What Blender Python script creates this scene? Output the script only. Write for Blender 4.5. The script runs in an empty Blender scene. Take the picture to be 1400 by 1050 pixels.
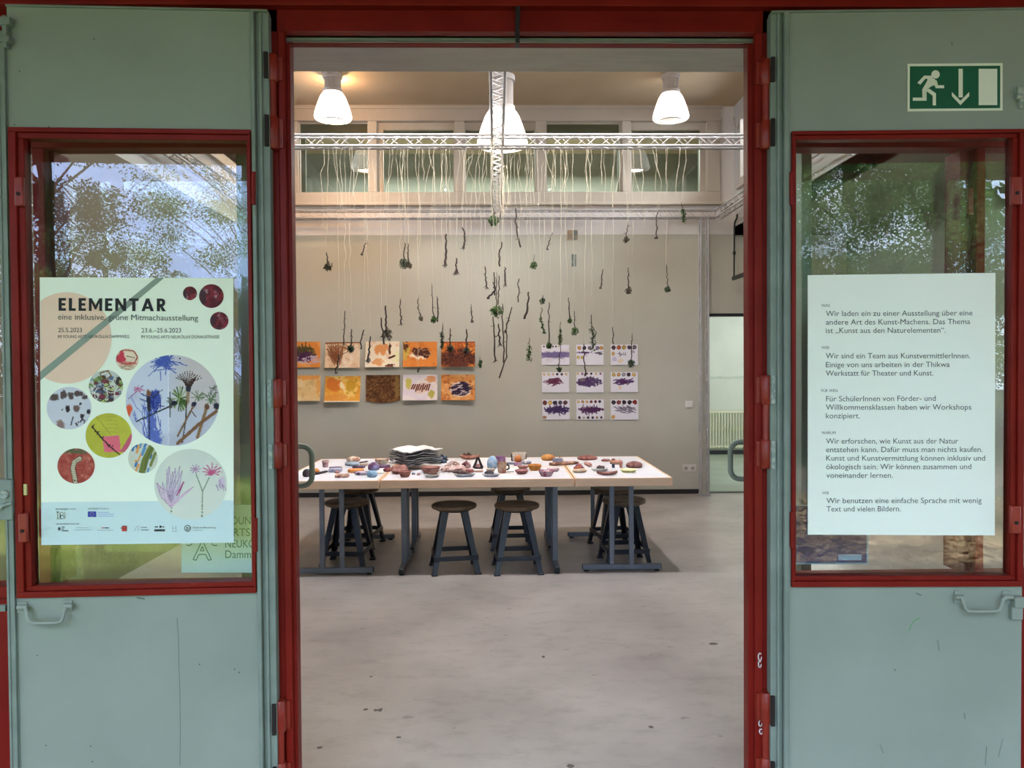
import bpy, bmesh, math, random
import numpy as np
from mathutils import Vector, Matrix, noise

C = bpy.context.scene.collection
SC = bpy.context.scene
PI = math.pi

# ------------------------------------------------------------------ camera
CAM_H = 1.555
FOC = 1050.0                                        # focal length in pixels of the 1400 px frame
_Y = Vector((-22.0, -20.0, FOC)).normalized()       # room depth direction seen by the camera (x right, y down, z forward)
_k = -(_Y.x * 0.0065 + _Y.y) / _Y.z
_D = Vector((0.0065, 1.0, _k)).normalized()         # world down
_X = _D.cross(_Y).normalized()                      # world right
cam_data = bpy.data.cameras.new('camera')
cam = bpy.data.objects.new('camera', cam_data)
C.objects.link(cam)
cam_data.sensor_width = 36.0
cam_data.lens = 36.0 * FOC / 1400.0
cam_data.clip_start = 0.05
cam_data.clip_end = 300.0
cam.matrix_world = Matrix((
    (_X.x, -_X.y, -_X.z, 0.0),
    (_Y.x, -_Y.y, -_Y.z, 0.0),
    (-_D.x, _D.y, _D.z, CAM_H),
    (0, 0, 0, 1)))
SC.camera = cam

def ray(px, py):
    v = Vector((px - 700.0, py - 525.0, FOC))
    return Vector((v.dot(_X), v.dot(_Y), -v.dot(_D)))

def at(px, py, Y):
    r = ray(px, py)
    p = r * (Y / r.y)
    return Vector((p.x, Y, p.z + CAM_H))

def onz(px, py, Z):
    r = ray(px, py)
    p = r * ((Z - CAM_H) / r.z)
    return Vector((p.x, p.y, Z))

# ------------------------------------------------------------------ exposure, sky, sun, daylight
SC.view_settings.view_transform = 'Standard'
SC.view_settings.look = 'None'
SC.view_settings.exposure = 0.0
SC.view_settings.gamma = 1.0
SC.view_settings.use_curve_mapping = False
SC.cycles.max_bounces = 10
SC.cycles.transparent_max_bounces = 24
SC.cycles.sample_clamp_indirect = 6.0
SC.cycles.caustics_reflective = False
SC.cycles.caustics_refractive = False

SKY_STRENGTH = 10.5
SUN_STRENGTH = 20.0
LAMP_WATTS = 80.0

world = bpy.data.worlds.new('overcast_blue_sky')
SC.world = world
world.use_nodes = True
wn = world.node_tree.nodes
wl = world.node_tree.links
wn.clear()
w_out = wn.new('ShaderNodeOutputWorld')
w_bg = wn.new('ShaderNodeBackground')
w_tc = wn.new('ShaderNodeTexCoord')
w_no = wn.new('ShaderNodeTexNoise')
w_no.inputs['Scale'].default_value = 2.3
w_no.inputs['Detail'].default_value = 5.0
w_cr = wn.new('ShaderNodeValToRGB')
w_cr.color_ramp.elements[0].position = 0.38
w_cr.color_ramp.elements[0].color = (0.40, 0.56, 1.0, 1)
w_cr.color_ramp.elements[1].position = 0.62
w_cr.color_ramp.elements[1].color = (0.78, 0.86, 1.0, 1)
wl.new(w_tc.outputs['Generated'], w_no.inputs['Vector'])
wl.new(w_no.outputs['Fac'], w_cr.inputs['Fac'])
wl.new(w_cr.outputs['Color'], w_bg.inputs['Color'])
w_bg.inputs['Strength'].default_value = SKY_STRENGTH
wl.new(w_bg.outputs['Background'], w_out.inputs['Surface'])

def add_light(name, kind, loc, energy, color=(1, 1, 1), rot=(0, 0, 0), size=None, size_y=None, radius=None, spread=None):
    d = bpy.data.lights.new(name, kind)
    d.energy = energy
    d.color = color
    if kind == 'AREA':
        d.shape = 'RECTANGLE' if size_y else 'DISK'
        d.size = size
        d.size_y = size_y or size
        if spread:
            d.spread = spread
    if radius is not None and kind in ('POINT', 'SPOT'):
        d.shadow_soft_size = radius
    o = bpy.data.objects.new(name, d)
    o.location = loc
    o.rotation_euler = rot
    C.objects.link(o)
    return o

sun = add_light('sun', 'SUN', (0, 30, 40), SUN_STRENGTH, (1.0, 0.94, 0.84), rot=(math.radians(-16), 0, math.radians(4)))
sun.data.angle = math.radians(1.0)
# daylight that comes in through the high side windows
add_light('daylight_right_windows', 'AREA', (3.9, 6.4, 4.95), 1100, (0.86, 0.92, 1.0), rot=(0, math.radians(-52), PI), size=1.6, size_y=5.4)
add_light('daylight_left_windows', 'AREA', (-3.8, 6.4, 4.95), 650, (0.9, 0.94, 1.0), rot=(0, math.radians(52), PI), size=1.6, size_y=5.4)
add_light('fill_rear_hall', 'AREA', (5.3, 11.8, 1.9), 46, (1.0, 1.0, 0.97), rot=(0, math.radians(90), 0), size=1.2, size_y=2.4)  # added unseen fill that brightens the hall; no window is built there
add_light('fill_behind_clerestory', 'AREA', (0.0, 11.4, 4.72), 340, (0.98, 1.0, 0.96), rot=(0, 0, 0), size=5.0, size_y=1.6)  # added fill inside the closed space, lifts the tone behind the panes

# ------------------------------------------------------------------ materials
def lin(c):
    c = c / 255.0
    return c / 12.92 if c <= 0.04045 else ((c + 0.055) / 1.055) ** 2.4

def rgb(r, g, b):
    return (lin(r), lin(g), lin(b), 1.0)

def new_mat(name):
    m = bpy.data.materials.new(name)
    m.use_nodes = True
    nt = m.node_tree
    nt.nodes.clear()
    out = nt.nodes.new('ShaderNodeOutputMaterial')
    return m, nt, out

def mat(name, c1, c2=None, scale=6.0, rough=0.6, metal=0.0, bump=0.0, bscale=None, detail=4.0, lo=0.35, hi=0.65, spec=0.4, stretch=None):
    """principled surface whose colour wanders between c1 and c2 by a noise in object space"""
    m, nt, out = new_mat(name)
    N, L = nt.nodes, nt.links
    b = N.new('ShaderNodeBsdfPrincipled')
    b.inputs['Roughness'].default_value = rough
    b.inputs['Metallic'].default_value = metal
    b.inputs['Specular IOR Level'].default_value = spec
    L.new(b.outputs['BSDF'], out.inputs['Surface'])
    tc = N.new('ShaderNodeTexCoord')
    src = tc.outputs['Object']
    if stretch:
        mp = N.new('ShaderNodeMapping')
        mp.inputs['Scale'].default_value = stretch
        L.new(src, mp.inputs['Vector'])
        src = mp.outputs['Vector']
    if c2 is None:
        c2 = tuple(min(255, x * 1.06) for x in c1)
        c1 = tuple(x * 0.95 for x in c1)
    no = N.new('ShaderNodeTexNoise')
    no.inputs['Scale'].default_value = scale
    no.inputs['Detail'].default_value = detail
    L.new(src, no.inputs['Vector'])
    cr = N.new('ShaderNodeValToRGB')
    cr.color_ramp.elements[0].position = lo
    cr.color_ramp.elements[0].color = rgb(*c1)
    cr.color_ramp.elements[1].position = hi
    cr.color_ramp.elements[1].color = rgb(*c2)
    L.new(no.outputs['Fac'], cr.inputs['Fac'])
    L.new(cr.outputs['Color'], b.inputs['Base Color'])
    if bump > 0:
        nb = N.new('ShaderNodeTexNoise')
        nb.inputs['Scale'].default_value = bscale or scale * 8
        nb.inputs['Detail'].default_value = 3.0
        L.new(src, nb.inputs['Vector'])
        bp = N.new('ShaderNodeBump')
        bp.inputs['Strength'].default_value = bump
        bp.inputs['Distance'].default_value = 0.01
        L.new(nb.outputs['Fac'], bp.inputs['Height'])
        L.new(bp.outputs['Normal'], b.inputs['Normal'])
    return m

def glass_mat(name, tint=(0.97, 0.985, 0.975), ior=1.5, rough=0.0):
    m, nt, out = new_mat(name)
    N, L = nt.nodes, nt.links
    tr = N.new('ShaderNodeBsdfTransparent')
    tr.inputs['Color'].default_value = (*tint, 1)
    gl = N.new('ShaderNodeBsdfGlossy')
    gl.inputs['Roughness'].default_value = rough
    fr = N.new('ShaderNodeFresnel')
    fr.inputs['IOR'].default_value = ior
    mx = N.new('ShaderNodeMixShader')
    L.new(fr.outputs['Fac'], mx.inputs['Fac'])
    L.new(tr.outputs['BSDF'], mx.inputs[1])
    L.new(gl.outputs['BSDF'], mx.inputs[2])
    L.new(mx.outputs['Shader'], out.inputs['Surface'])
    return m

def leaf_mat(name, c1, c2, scale=3.0):
    m, nt, out = new_mat(name)
    N, L = nt.nodes, nt.links
    tc = N.new('ShaderNodeTexCoord')
    no = N.new('ShaderNodeTexNoise')
    no.inputs['Scale'].default_value = scale
    no.inputs['Detail'].default_value = 3
    L.new(tc.outputs['Object'], no.inputs['Vector'])
    cr = N.new('ShaderNodeValToRGB')
    cr.color_ramp.elements[0].position = 0.35
    cr.color_ramp.elements[0].color = rgb(*c1)
    cr.color_ramp.elements[1].position = 0.65
    cr.color_ramp.elements[1].color = rgb(*c2)
    L.new(no.outputs['Fac'], cr.inputs['Fac'])
    d = N.new('ShaderNodeBsdfDiffuse')
    t = N.new('ShaderNodeBsdfTranslucent')
    mx = N.new('ShaderNodeMixShader')
    mx.inputs['Fac'].default_value = 0.35
    L.new(cr.outputs['Color'], d.inputs['Color'])
    L.new(cr.outputs['Color'], t.inputs['Color'])
    L.new(d.outputs['BSDF'], mx.inputs[1])
    L.new(t.outputs['BSDF'], mx.inputs[2])
    L.new(mx.outputs['Shader'], out.inputs['Surface'])
    return m

def paint_mat(name, rough=0.75):
    """colour read from the mesh's own printed / painted pattern"""
    m, nt, out = new_mat(name)
    N, L = nt.nodes, nt.links
    b = N.new('ShaderNodeBsdfPrincipled')
    b.inputs['Roughness'].default_value = rough
    b.inputs['Specular IOR Level'].default_value = 0.2
    a = N.new('ShaderNodeAttribute')
    a.attribute_name = 'paint'
    L.new(a.outputs['Color'], b.inputs['Base Color'])
    L.new(b.outputs['BSDF'], out.inputs['Surface'])
    return m

def shade_mat(name, color, strength):
    m, nt, out = new_mat(name)
    N, L = nt.nodes, nt.links
    e = N.new('ShaderNodeEmission')
    e.inputs['Color'].default_value = (*color, 1)
    e.inputs['Strength'].default_value = strength
    b = N.new('ShaderNodeBsdfPrincipled')
    b.inputs['Base Color'].default_value = (0.85, 0.83, 0.8, 1)
    b.inputs['Roughness'].default_value = 0.25
    ad = N.new('ShaderNodeAddShader')
    L.new(e.outputs['Emission'], ad.inputs[0])
    L.new(b.outputs['BSDF'], ad.inputs[1])
    L.new(ad.outputs['Shader'], out.inputs['Surface'])
    return m

M = {}
M['green'] = mat('green_door_paint', (134, 143, 130), (143, 152, 139), scale=2.2, rough=0.55, bump=0.04, bscale=60)
M['green_dark'] = mat('green_stile_paint', (114, 126, 115), (128, 140, 129), scale=9, rough=0.5, bump=0.06, bscale=50)
M['red'] = mat('red_frame_paint', (112, 22, 15), (125, 30, 21), scale=5, spec=0.15, rough=0.42, bump=0.05, bscale=40)
M['red_hinge'] = mat('red_hinge_paint', (128, 36, 22), (142, 44, 28), scale=14, rough=0.4)
M['lamp_metal'] = mat('lamp_housing', (168, 156, 146), (176, 164, 154), rough=0.4)
M['worn'] = mat('worn_green_metal', (126, 142, 132), (172, 178, 166), scale=60, rough=0.5, lo=0.45, hi=0.62)
M['black'] = mat('black_metal', (22, 21, 21), (32, 30, 30), rough=0.45)
M['soot'] = mat('dark_gap', (28, 20, 18), (36, 26, 22), rough=0.8)
M['glass'] = glass_mat('window_glass')
M['glass_in'] = glass_mat('clerestory_glass', tint=(0.88, 0.93, 0.90), ior=1.7)
M['beige'] = mat('beige_wall_paint', (190, 184, 169), (197, 191, 176), scale=1.3, rough=0.85, bump=0.03, bscale=40)
M['white_wall'] = mat('white_wall_paint', (182, 176, 171), (189, 184, 179), scale=1.5, rough=0.85)
M['white_wall_lit'] = mat('white_wall_paint_lit', (224, 215, 210), (230, 222, 217), scale=1.5, rough=0.85)  # same white paint as the side walls, lightened to stand in for light
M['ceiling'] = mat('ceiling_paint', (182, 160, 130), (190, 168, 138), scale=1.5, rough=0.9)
M['soffit'] = mat('soffit_plaster', (224, 222, 222), (234, 232, 232), scale=5, rough=0.9, stretch=(1, 6, 1))
M['cream_frame'] = mat('cream_window_paint', (186, 173, 158), (192, 180, 165), scale=4, rough=0.5)
M['olive'] = mat('grey_green_paint', (132, 133, 122), (140, 141, 130), scale=2, rough=0.85)
M['pale_green'] = mat('pale_green_wall', (204, 207, 192), (212, 215, 200), scale=1.6, rough=0.8)
M['lino'] = mat('green_linoleum', (150, 160, 142), (164, 173, 154), scale=2.2, rough=0.4)
M['alu'] = mat('painted_truss_metal', (160, 155, 153), (170, 164, 162), scale=8, rough=0.45)
M['lacing'] = mat('white_truss_lacing', (186, 178, 175), (194, 187, 184), rough=0.45)
M['grey_metal'] = mat('grey_table_metal', (104, 112, 122), (114, 121, 131), scale=12, rough=0.4)
M['beech'] = mat('beech_edge', (232, 194, 158), (242, 207, 172), scale=7, rough=0.5, stretch=(1, 8, 30))
M['table_white'] = mat('white_laminate', (226, 224, 230), (232, 230, 235), scale=3, rough=0.4)
M['stool_wood'] = mat('dark_stool_wood', (92, 76, 58), (112, 93, 72), scale=6, rough=0.5, stretch=(1, 9, 1))
M['stool_metal'] = mat('blue_black_stool_metal', (25, 32, 43), (34, 42, 54), scale=10, rough=0.35)
M['rubber'] = mat('black_rubber', (20, 20, 21), (28, 28, 29), rough=0.7)
M['baseboard'] = mat('black_baseboard', (34, 32, 32), (42, 40, 40), rough=0.5)
M['radiator'] = mat('cream_radiator', (224, 221, 190), (230, 227, 198), scale=5, rough=0.45)
M['switch'] = mat('white_plastic', (220, 214, 204), (226, 220, 211), rough=0.4)
M['paint'] = paint_mat('printed_and_painted_paper')
M['ink'] = mat('black_ink', (34, 36, 38), (38, 40, 42), rough=0.8)
M['ink_grey'] = mat('grey_ink', (74, 78, 78), (80, 84, 84), rough=0.8)
M['ink_pale'] = mat('pale_grey_ink', (128, 140, 140), (134, 146, 146), rough=0.8)
M['sign_green'] = mat('sign_green', (6, 84, 54), (8, 90, 58), rough=0.5)
M['sign_white'] = mat('sign_luminescent_white', (222, 228, 206), (228, 233, 212), rough=0.5)
M['paper'] = mat('notice_paper', (238, 244, 230), (240, 246, 233), scale=1.2, rough=0.8)
M['raffia'] = mat('cream_raffia', (172, 158, 134), (190, 177, 154), scale=30, rough=0.8)
M['bark'] = mat('dark_bark', (44, 34, 30), (70, 56, 46), scale=40, rough=0.9)
M['root'] = mat('dark_root', (52, 44, 40), (84, 74, 66), scale=40, rough=0.9)
M['herb'] = leaf_mat('green_herb_leaves', (44, 64, 36), (82, 104, 60), 30)
M['herb_dark'] = leaf_mat('dark_herb_leaves', (44, 56, 44), (78, 92, 72), 30)
M['herb_dry'] = leaf_mat('dry_herb_leaves', (70, 62, 52), (104, 96, 80), 30)

# ------------------------------------------------------------------ mesh building
def world_of(o):
    m = o.matrix_basis.copy()
    while o.parent is not None:
        o = o.parent
        m = o.matrix_basis @ m
    return m

class MB:
    def __init__(s):
        s.v, s.f, s.m = [], [], []
    def add(s, verts, faces, m=0):
        k = len(s.v)
        s.v += [Vector(p) for p in verts]
        s.f += [tuple(i + k for i in f) for f in faces]
        s.m += [m] * len(faces)
        return s
    def box(s, x0, x1, y0, y1, z0, z1, m=0):
        x0, x1 = min(x0, x1), max(x0, x1)
        y0, y1 = min(y0, y1), max(y0, y1)
        z0, z1 = min(z0, z1), max(z0, z1)
        return s.add([(x0, y0, z0), (x1, y0, z0), (x1, y1, z0), (x0, y1, z0), (x0, y0, z1), (x1, y0, z1), (x1, y1, z1), (x0, y1, z1)],
                     [(0, 3, 2, 1), (4, 5, 6, 7), (0, 1, 5, 4), (1, 2, 6, 5), (2, 3, 7, 6), (3, 0, 4, 7)], m)
    def beam(s, p, q, w, h, side=Vector((0, 0, 1)), m=0):
        """bar of section w x h from p to q"""
        p, q = Vector(p), Vector(q)
        d = (q - p).normalized()
        a = d.cross(side)
        if a.length < 1e-4:
            a = d.cross(Vector((1, 0, 0)))
        a.normalize()
        b = a.cross(d).normalized()
        vs = []
        for e in (p, q):
            for sx, sy in ((-1, -1), (1, -1), (1, 1), (-1, 1)):
                vs.append(e + a * (sx * w / 2) + b * (sy * h / 2))
        return s.add(vs, [(3, 2, 1, 0), (4, 5, 6, 7), (0, 1, 5, 4), (1, 2, 6, 5), (2, 3, 7, 6), (3, 0, 4, 7)], m)
    def tube(s, pts, r, n=8, m=0, cap=True):
        pts = [Vector(p) for p in pts]
        rs = r if isinstance(r, (list, tuple)) else [r] * len(pts)
        ref = Vector((0.13, 0.21, 1)).normalized()
        t0 = (pts[1] - pts[0]).normalized()
        if abs(t0.dot(ref)) > 0.9:
            ref = Vector((1, 0.17, 0.05)).normalized()
        vs, fs = [], []
        for i, p in enumerate(pts):
            t = (pts[min(i + 1, len(pts) - 1)] - pts[max(i - 1, 0)])
            if t.length < 1e-9:
                t = t0
            t.normalize()
            a = (ref - t * ref.dot(t))
            if a.length < 1e-4:
                a = t.orthogonal()
            a.normalize()
            ref = a
            b = t.cross(a)
            for k in range(n):
                g = 2 * PI * k / n
                vs.append(p + a * (math.cos(g) * rs[i]) + b * (math.sin(g) * rs[i]))
        for i in range(len(pts) - 1):
            for k in range(n):
                fs.append((i * n + k, i * n + (k + 1) % n, (i + 1) * n + (k + 1) % n, (i + 1) * n + k))
        if cap:
            fs.append(tuple(range(n))[::-1])
            fs.append(tuple((len(pts) - 1) * n + k for k in range(n)))
        return s.add(vs, fs, m)
    def lathe(s, prof, c=(0, 0, 0), n=24, m=0, wob=None, cap=True):
        c = Vector(c)
        vs, fs = [], []
        for (r, z) in prof:
            for k in range(n):
                g = 2 * PI * k / n
                rr = r * (wob(g, z) if wob else 1.0)
                vs.append(c + Vector((rr * math.cos(g), rr * math.sin(g), z)))
        for i in range(len(prof) - 1):
            for k in range(n):
                fs.append((i * n + k, i * n + (k + 1) % n, (i + 1) * n + (k + 1) % n, (i + 1) * n + k))
        if cap and prof[0][0] > 1e-5:
            fs.append(tuple(range(n))[::-1])
        if cap and prof[-1][0] > 1e-5:
            fs.append(tuple((len(prof) - 1) * n + k for k in range(n)))
        return s.add(vs, fs, m)
    def prism(s, poly, vec, m=0):
        n = len(poly)
        poly = [Vector(p) for p in poly]
        vec = Vector(vec)
        vs = poly + [p + vec for p in poly]
        fs = [tuple(range(n))[::-1], tuple(range(n, 2 * n))]
        fs += [(i, (i + 1) % n, n + (i + 1) % n, n + i) for i in range(n)]
        return s.add(vs, fs, m)
    def build(s, name, mats, parent=None, local=False, bevel=0.0, smooth=True, angle=38):
        me = bpy.data.meshes.new(name)
        vs = s.v
        if parent is not None and not local:
            inv = world_of(parent).inverted()
            vs = [inv @ v for v in vs]
        me.from_pydata([tuple(v) for v in vs], [], s.f)
        if not isinstance(mats, (list, tuple)):
            mats = [mats]
        for m in mats:
            me.materials.append(m)
        if len(mats) > 1:
            me.polygons.foreach_set('material_index', s.m)
        bm = bmesh.new()
        bm.from_mesh(me)
        bmesh.ops.recalc_face_normals(bm, faces=bm.faces)
        bm.to_mesh(me)
        bm.free()
        if smooth:
            me.polygons.foreach_set('use_smooth', [True] * len(me.polygons))
            me.set_sharp_from_angle(angle=math.radians(angle))
        me.update()
        o = bpy.data.objects.new(name, me)
        C.objects.link(o)
        if parent is not None:
            o.parent = parent
        if bevel > 0:
            b = o.modifiers.new('edge_bevel', 'BEVEL')
            b.width = bevel
            b.segments = 2
            b.limit_method = 'ANGLE'
            b.harden_normals = False
        return o

def tag(o, label=None, cat=None, group=None, kind=None):
    if label:
        o['label'] = label
    if cat:
        o['category'] = cat
    if group:
        o['group'] = group
    if kind:
        o['kind'] = kind
    return o

def empty(name, loc, rz=0.0, label=None, cat=None, group=None, kind=None):
    o = bpy.data.objects.new(name, None)
    o.empty_display_size = 0.05
    o.matrix_basis = Matrix.Translation(Vector(loc)) @ Matrix.Rotation(rz, 4, 'Z')
    C.objects.link(o)
    return tag(o, label, cat, group, kind)

def copy_tree(o, parent=None):
    c = o.copy()
    C.objects.link(c)
    if parent is not None:
        c.parent = parent
    for ch in list(o.children):
        copy_tree(ch, c)
    return c

# raster canvas in target-pixel units whose cells become the printed or painted faces of a sheet
class Canvas:
    def __init__(s, x0, y0, x1, y1, res=1.0, base=(255, 255, 255), seed=1):
        s.x0, s.y0, s.x1, s.y1, s.res = x0, y0, x1, y1, res
        s.w = max(2, int(round((x1 - x0) * res)))
        s.h = max(2, int(round((y1 - y0) * res)))
        s.a = np.zeros((s.h, s.w, 3))
        s.a[:] = base
        s.X, s.Y = np.meshgrid(x0 + (np.arange(s.w) + 0.5) * (x1 - x0) / s.w, y0 + (np.arange(s.h) + 0.5) * (y1 - y0) / s.h)
        s.rs = np.random.RandomState(seed)
    def noise(s, scale, octaves=3):
        """smooth value noise, 0..1; scale is the size of a feature in pixels"""
        out = np.zeros((s.h, s.w))
        amp, tot = 1.0, 0.0
        for _ in range(octaves):
            gw, gh = int((s.x1 - s.x0) / scale) + 3, int((s.y1 - s.y0) / scale) + 3
            g = s.rs.rand(gh, gw)
            fx, fy = (s.X - s.x0) / scale, (s.Y - s.y0) / scale
            ix, iy = fx.astype(int), fy.astype(int)
            tx, ty = fx - ix, fy - iy
            tx, ty = tx * tx * (3 - 2 * tx), ty * ty * (3 - 2 * ty)
            v = (g[iy, ix] * (1 - tx) + g[iy, ix + 1] * tx) * (1 - ty) + (g[iy + 1, ix] * (1 - tx) + g[iy + 1, ix + 1] * tx) * ty
            out += v * amp
            tot += amp
            amp *= 0.55
            scale = max(scale * 0.5, 1.2)
        return out / tot
    def put(s, mask, col, a=1.0):
        k = np.clip(mask.astype(float) * a, 0, 1)[..., None]
        s.a = s.a * (1 - k) + np.array(col, float) * k
        return s
    def wash(s, col, scale, lo=0.4, hi=0.7, a=1.0, where=None):
        k = np.clip((s.noise(scale) - lo) / (hi - lo), 0, 1)
        if where is not None:
            k = k * where
        return s.put(k, col, a)
    def blob(s, cx, cy, rx, ry, col, rough=0.35, a=1.0, scale=None, ang=0.0):
        dx, dy = s.X - cx, s.Y - cy
        ca, sa = math.cos(ang), math.sin(ang)
        u, v = (dx * ca + dy * sa) / rx, (-dx * sa + dy * ca) / ry
        d = np.sqrt(u * u + v * v) + (s.noise(scale or max(2.0, min(rx, ry) * 0.6)) - 0.5) * rough * 2
        return s.put(np.clip((1.0 - d) * 4, 0, 1), col, a)
    def region(s, cx, cy, rx, ry):
        return (((s.X - cx) / rx) ** 2 + ((s.Y - cy) / ry) ** 2 < 1).astype(float)
    def stroke(s, pts, w, col, a=1.0):
        d = np.full((s.h, s.w), 1e9)
        for (ax, ay), (bx, by) in zip(pts[:-1], pts[1:]):
            vx, vy = bx - ax, by - ay
            L = max(vx * vx + vy * vy, 1e-9)
            t = np.clip(((s.X - ax) * vx + (s.Y - ay) * vy) / L, 0, 1)
            d = np.minimum(d, np.hypot(s.X - ax - t * vx, s.Y - ay - t * vy))
        return s.put(np.clip((w / 2 - d) * s.res + 0.5, 0, 1), col, a)
    def scribble(s, cx, cy, rx, ry, n, w, col, a=1.0, L=0.5, ang=None, inside=True):
        for _ in range(n):
            g, q = s.rs.rand() * 2 * PI, math.sqrt(s.rs.rand())
            x, y = cx + rx * q * math.cos(g), cy + ry * q * math.sin(g)
            t = (ang if ang is not None else s.rs.rand() * PI) + (s.rs.rand() - 0.5) * 0.7
            l = L * rx * (0.5 + s.rs.rand())
            s.stroke([(x - math.cos(t) * l, y - math.sin(t) * l), (x + (s.rs.rand() - 0.5) * l * 0.4, y + (s.rs.rand() - 0.5) * l * 0.4), (x + math.cos(t) * l, y + math.sin(t) * l)], w, col, a)
        return s
    def sample(s, x, y):
        i = min(s.h - 1, max(0, int((y - s.y0) / (s.y1 - s.y0) * s.h)))
        j = min(s.w - 1, max(0, int((x - s.x0) / (s.x1 - s.x0) * s.w)))
        return s.a[i, j]

def lin_arr(a):
    a = np.clip(a, 0, 255) / 255.0
    return np.where(a <= 0.04045, a / 12.92, ((a + 0.055) / 1.055) ** 2.4)

def colour_mesh(name, verts, faces, fcols, parent=None, local=False):
    """mesh whose faces carry a printed colour"""
    vs = [Vector(v) for v in verts]
    if parent is not None and not local:
        inv = world_of(parent).inverted()
        vs = [inv @ v for v in vs]
    me = bpy.data.meshes.new(name)
    me.from_pydata([tuple(v) for v in vs], [], faces)
    me.materials.append(M['paint'])
    at_ = me.color_attributes.new('paint', 'FLOAT_COLOR', 'CORNER')
    lc = lin_arr(np.array(fcols, float))
    lens = np.array([len(f) for f in faces])
    cols = np.ones((int(lens.sum()), 4))
    cols[:, :3] = np.repeat(lc, lens, axis=0)
    at_.data.foreach_set('color', cols.ravel().astype(np.float32))
    o = bpy.data.objects.new(name, me)
    C.objects.link(o)
    if parent is not None:
        o.parent = parent
    return o

FONT_CACHE = {}
def text_mesh(s, bold=0.0):
    """2D verts and faces of a line of lettering, cap height 1, left edge 0, baseline 0, plus its width"""
    key = (s, bold)
    if key in FONT_CACHE:
        return FONT_CACHE[key]
    def conv(t):
        c = bpy.data.curves.new('lettering', 'FONT')
        c.body = t
        c.size = 1.0
        c.offset = bold
        c.resolution_u = 3
        o = bpy.data.objects.new('lettering', c)
        C.objects.link(o)
        bpy.context.view_layer.update()
        dg = bpy.context.evaluated_depsgraph_get()
        me = bpy.data.meshes.new_from_object(o.evaluated_get(dg))
        vs = [(v.co.x, v.co.y) for v in me.vertices]
        fs = [tuple(p.vertices) for p in me.polygons]
        bpy.data.meshes.remove(me)
        bpy.data.objects.remove(o)
        bpy.data.curves.remove(c)
        return vs, fs
    hv, _ = conv('H') if ('H', bold, 'cap') not in FONT_CACHE else FONT_CACHE[('H', bold, 'cap')]
    FONT_CACHE[('H', bold, 'cap')] = (hv, None)
    cap = max(y for _, y in hv)
    vs, fs = conv(s)
    x0 = min(x for x, _ in vs)
    vs = [((x - x0) / cap, y / cap) for x, y in vs]
    FONT_CACHE[key] = (vs, fs, max(x for x, _ in vs))
    return FONT_CACHE[key]
# ------------------------------------------------------------------ the room
YB = 9.45                    # back wall
YI = 2.66                    # inner face of the facade
XL, XR = -2.85, 2.95         # side walls
ZC = 4.77                    # ceiling
def struct(name, mb, mats, label, cat='room', parent=None, **kw):
    o = mb.build(name, mats, parent, **kw)
    if parent is None:
        tag(o, label, cat, kind='structure')
    return o

def zb(py, Y=YB, px=700):
    return at(px, py, Y).z
def xb(px, Y=YB, py=450):
    return at(px, py, Y).x

# floor with stains of its own
M['floor'] = mat('grey_screed_floor', (146, 138, 133), (182, 174, 168), scale=1.6, rough=0.33, detail=12, lo=0.28, hi=0.72, bump=0.03, bscale=25, spec=0.5)
nt = M['floor'].node_tree
N, L = nt.nodes, nt.links
prin = [n for n in N if n.type == 'BSDF_PRINCIPLED'][0]
old = prin.inputs['Base Color'].links[0].from_socket
fine = N.new('ShaderNodeTexNoise'); fine.inputs['Scale'].default_value = 5.5; fine.inputs['Detail'].default_value = 8; fine.inputs['Roughness'].default_value = 0.7
mpf = N.new('ShaderNodeMapping'); mpf.inputs['Scale'].default_value = (1.0, 1.8, 1)
tcf = N.new('ShaderNodeTexCoord')
L.new(tcf.outputs['Object'], mpf.inputs['Vector']); L.new(mpf.outputs['Vector'], fine.inputs['Vector'])
crf = N.new('ShaderNodeValToRGB')
crf.color_ramp.elements[0].position = 0.30; crf.color_ramp.elements[0].color = (0.62, 0.60, 0.58, 1)
crf.color_ramp.elements[1].position = 0.50; crf.color_ramp.elements[1].color = (1, 1, 1, 1)
L.new(fine.outputs['Fac'], crf.inputs['Fac'])
mul = N.new('ShaderNodeMix'); mul.data_type = 'RGBA'; mul.blend_type = 'MULTIPLY'; mul.inputs['Factor'].default_value = 0.55
L.new(old, mul.inputs['A']); L.new(crf.outputs['Color'], mul.inputs['B'])
sp = N.new('ShaderNodeTexNoise'); sp.inputs['Scale'].default_value = 9.0; sp.inputs['Detail'].default_value = 2
L.new(mpf.outputs['Vector'], sp.inputs['Vector'])
crs = N.new('ShaderNodeValToRGB')
crs.color_ramp.elements[0].position = 0.255; crs.color_ramp.elements[0].color = (0.5, 0.47, 0.45, 1)
crs.color_ramp.elements[1].position = 0.29; crs.color_ramp.elements[1].color = (1, 1, 1, 1)
L.new(sp.outputs['Fac'], crs.inputs['Fac'])
mul2 = N.new('ShaderNodeMix'); mul2.data_type = 'RGBA'; mul2.blend_type = 'MULTIPLY'; mul2.inputs['Factor'].default_value = 0.7
L.new(mul.outputs['Result'], mul2.inputs['A']); L.new(crs.outputs['Color'], mul2.inputs['B'])
L.new(mul2.outputs['Result'], prin.inputs['Base Color'])

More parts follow.
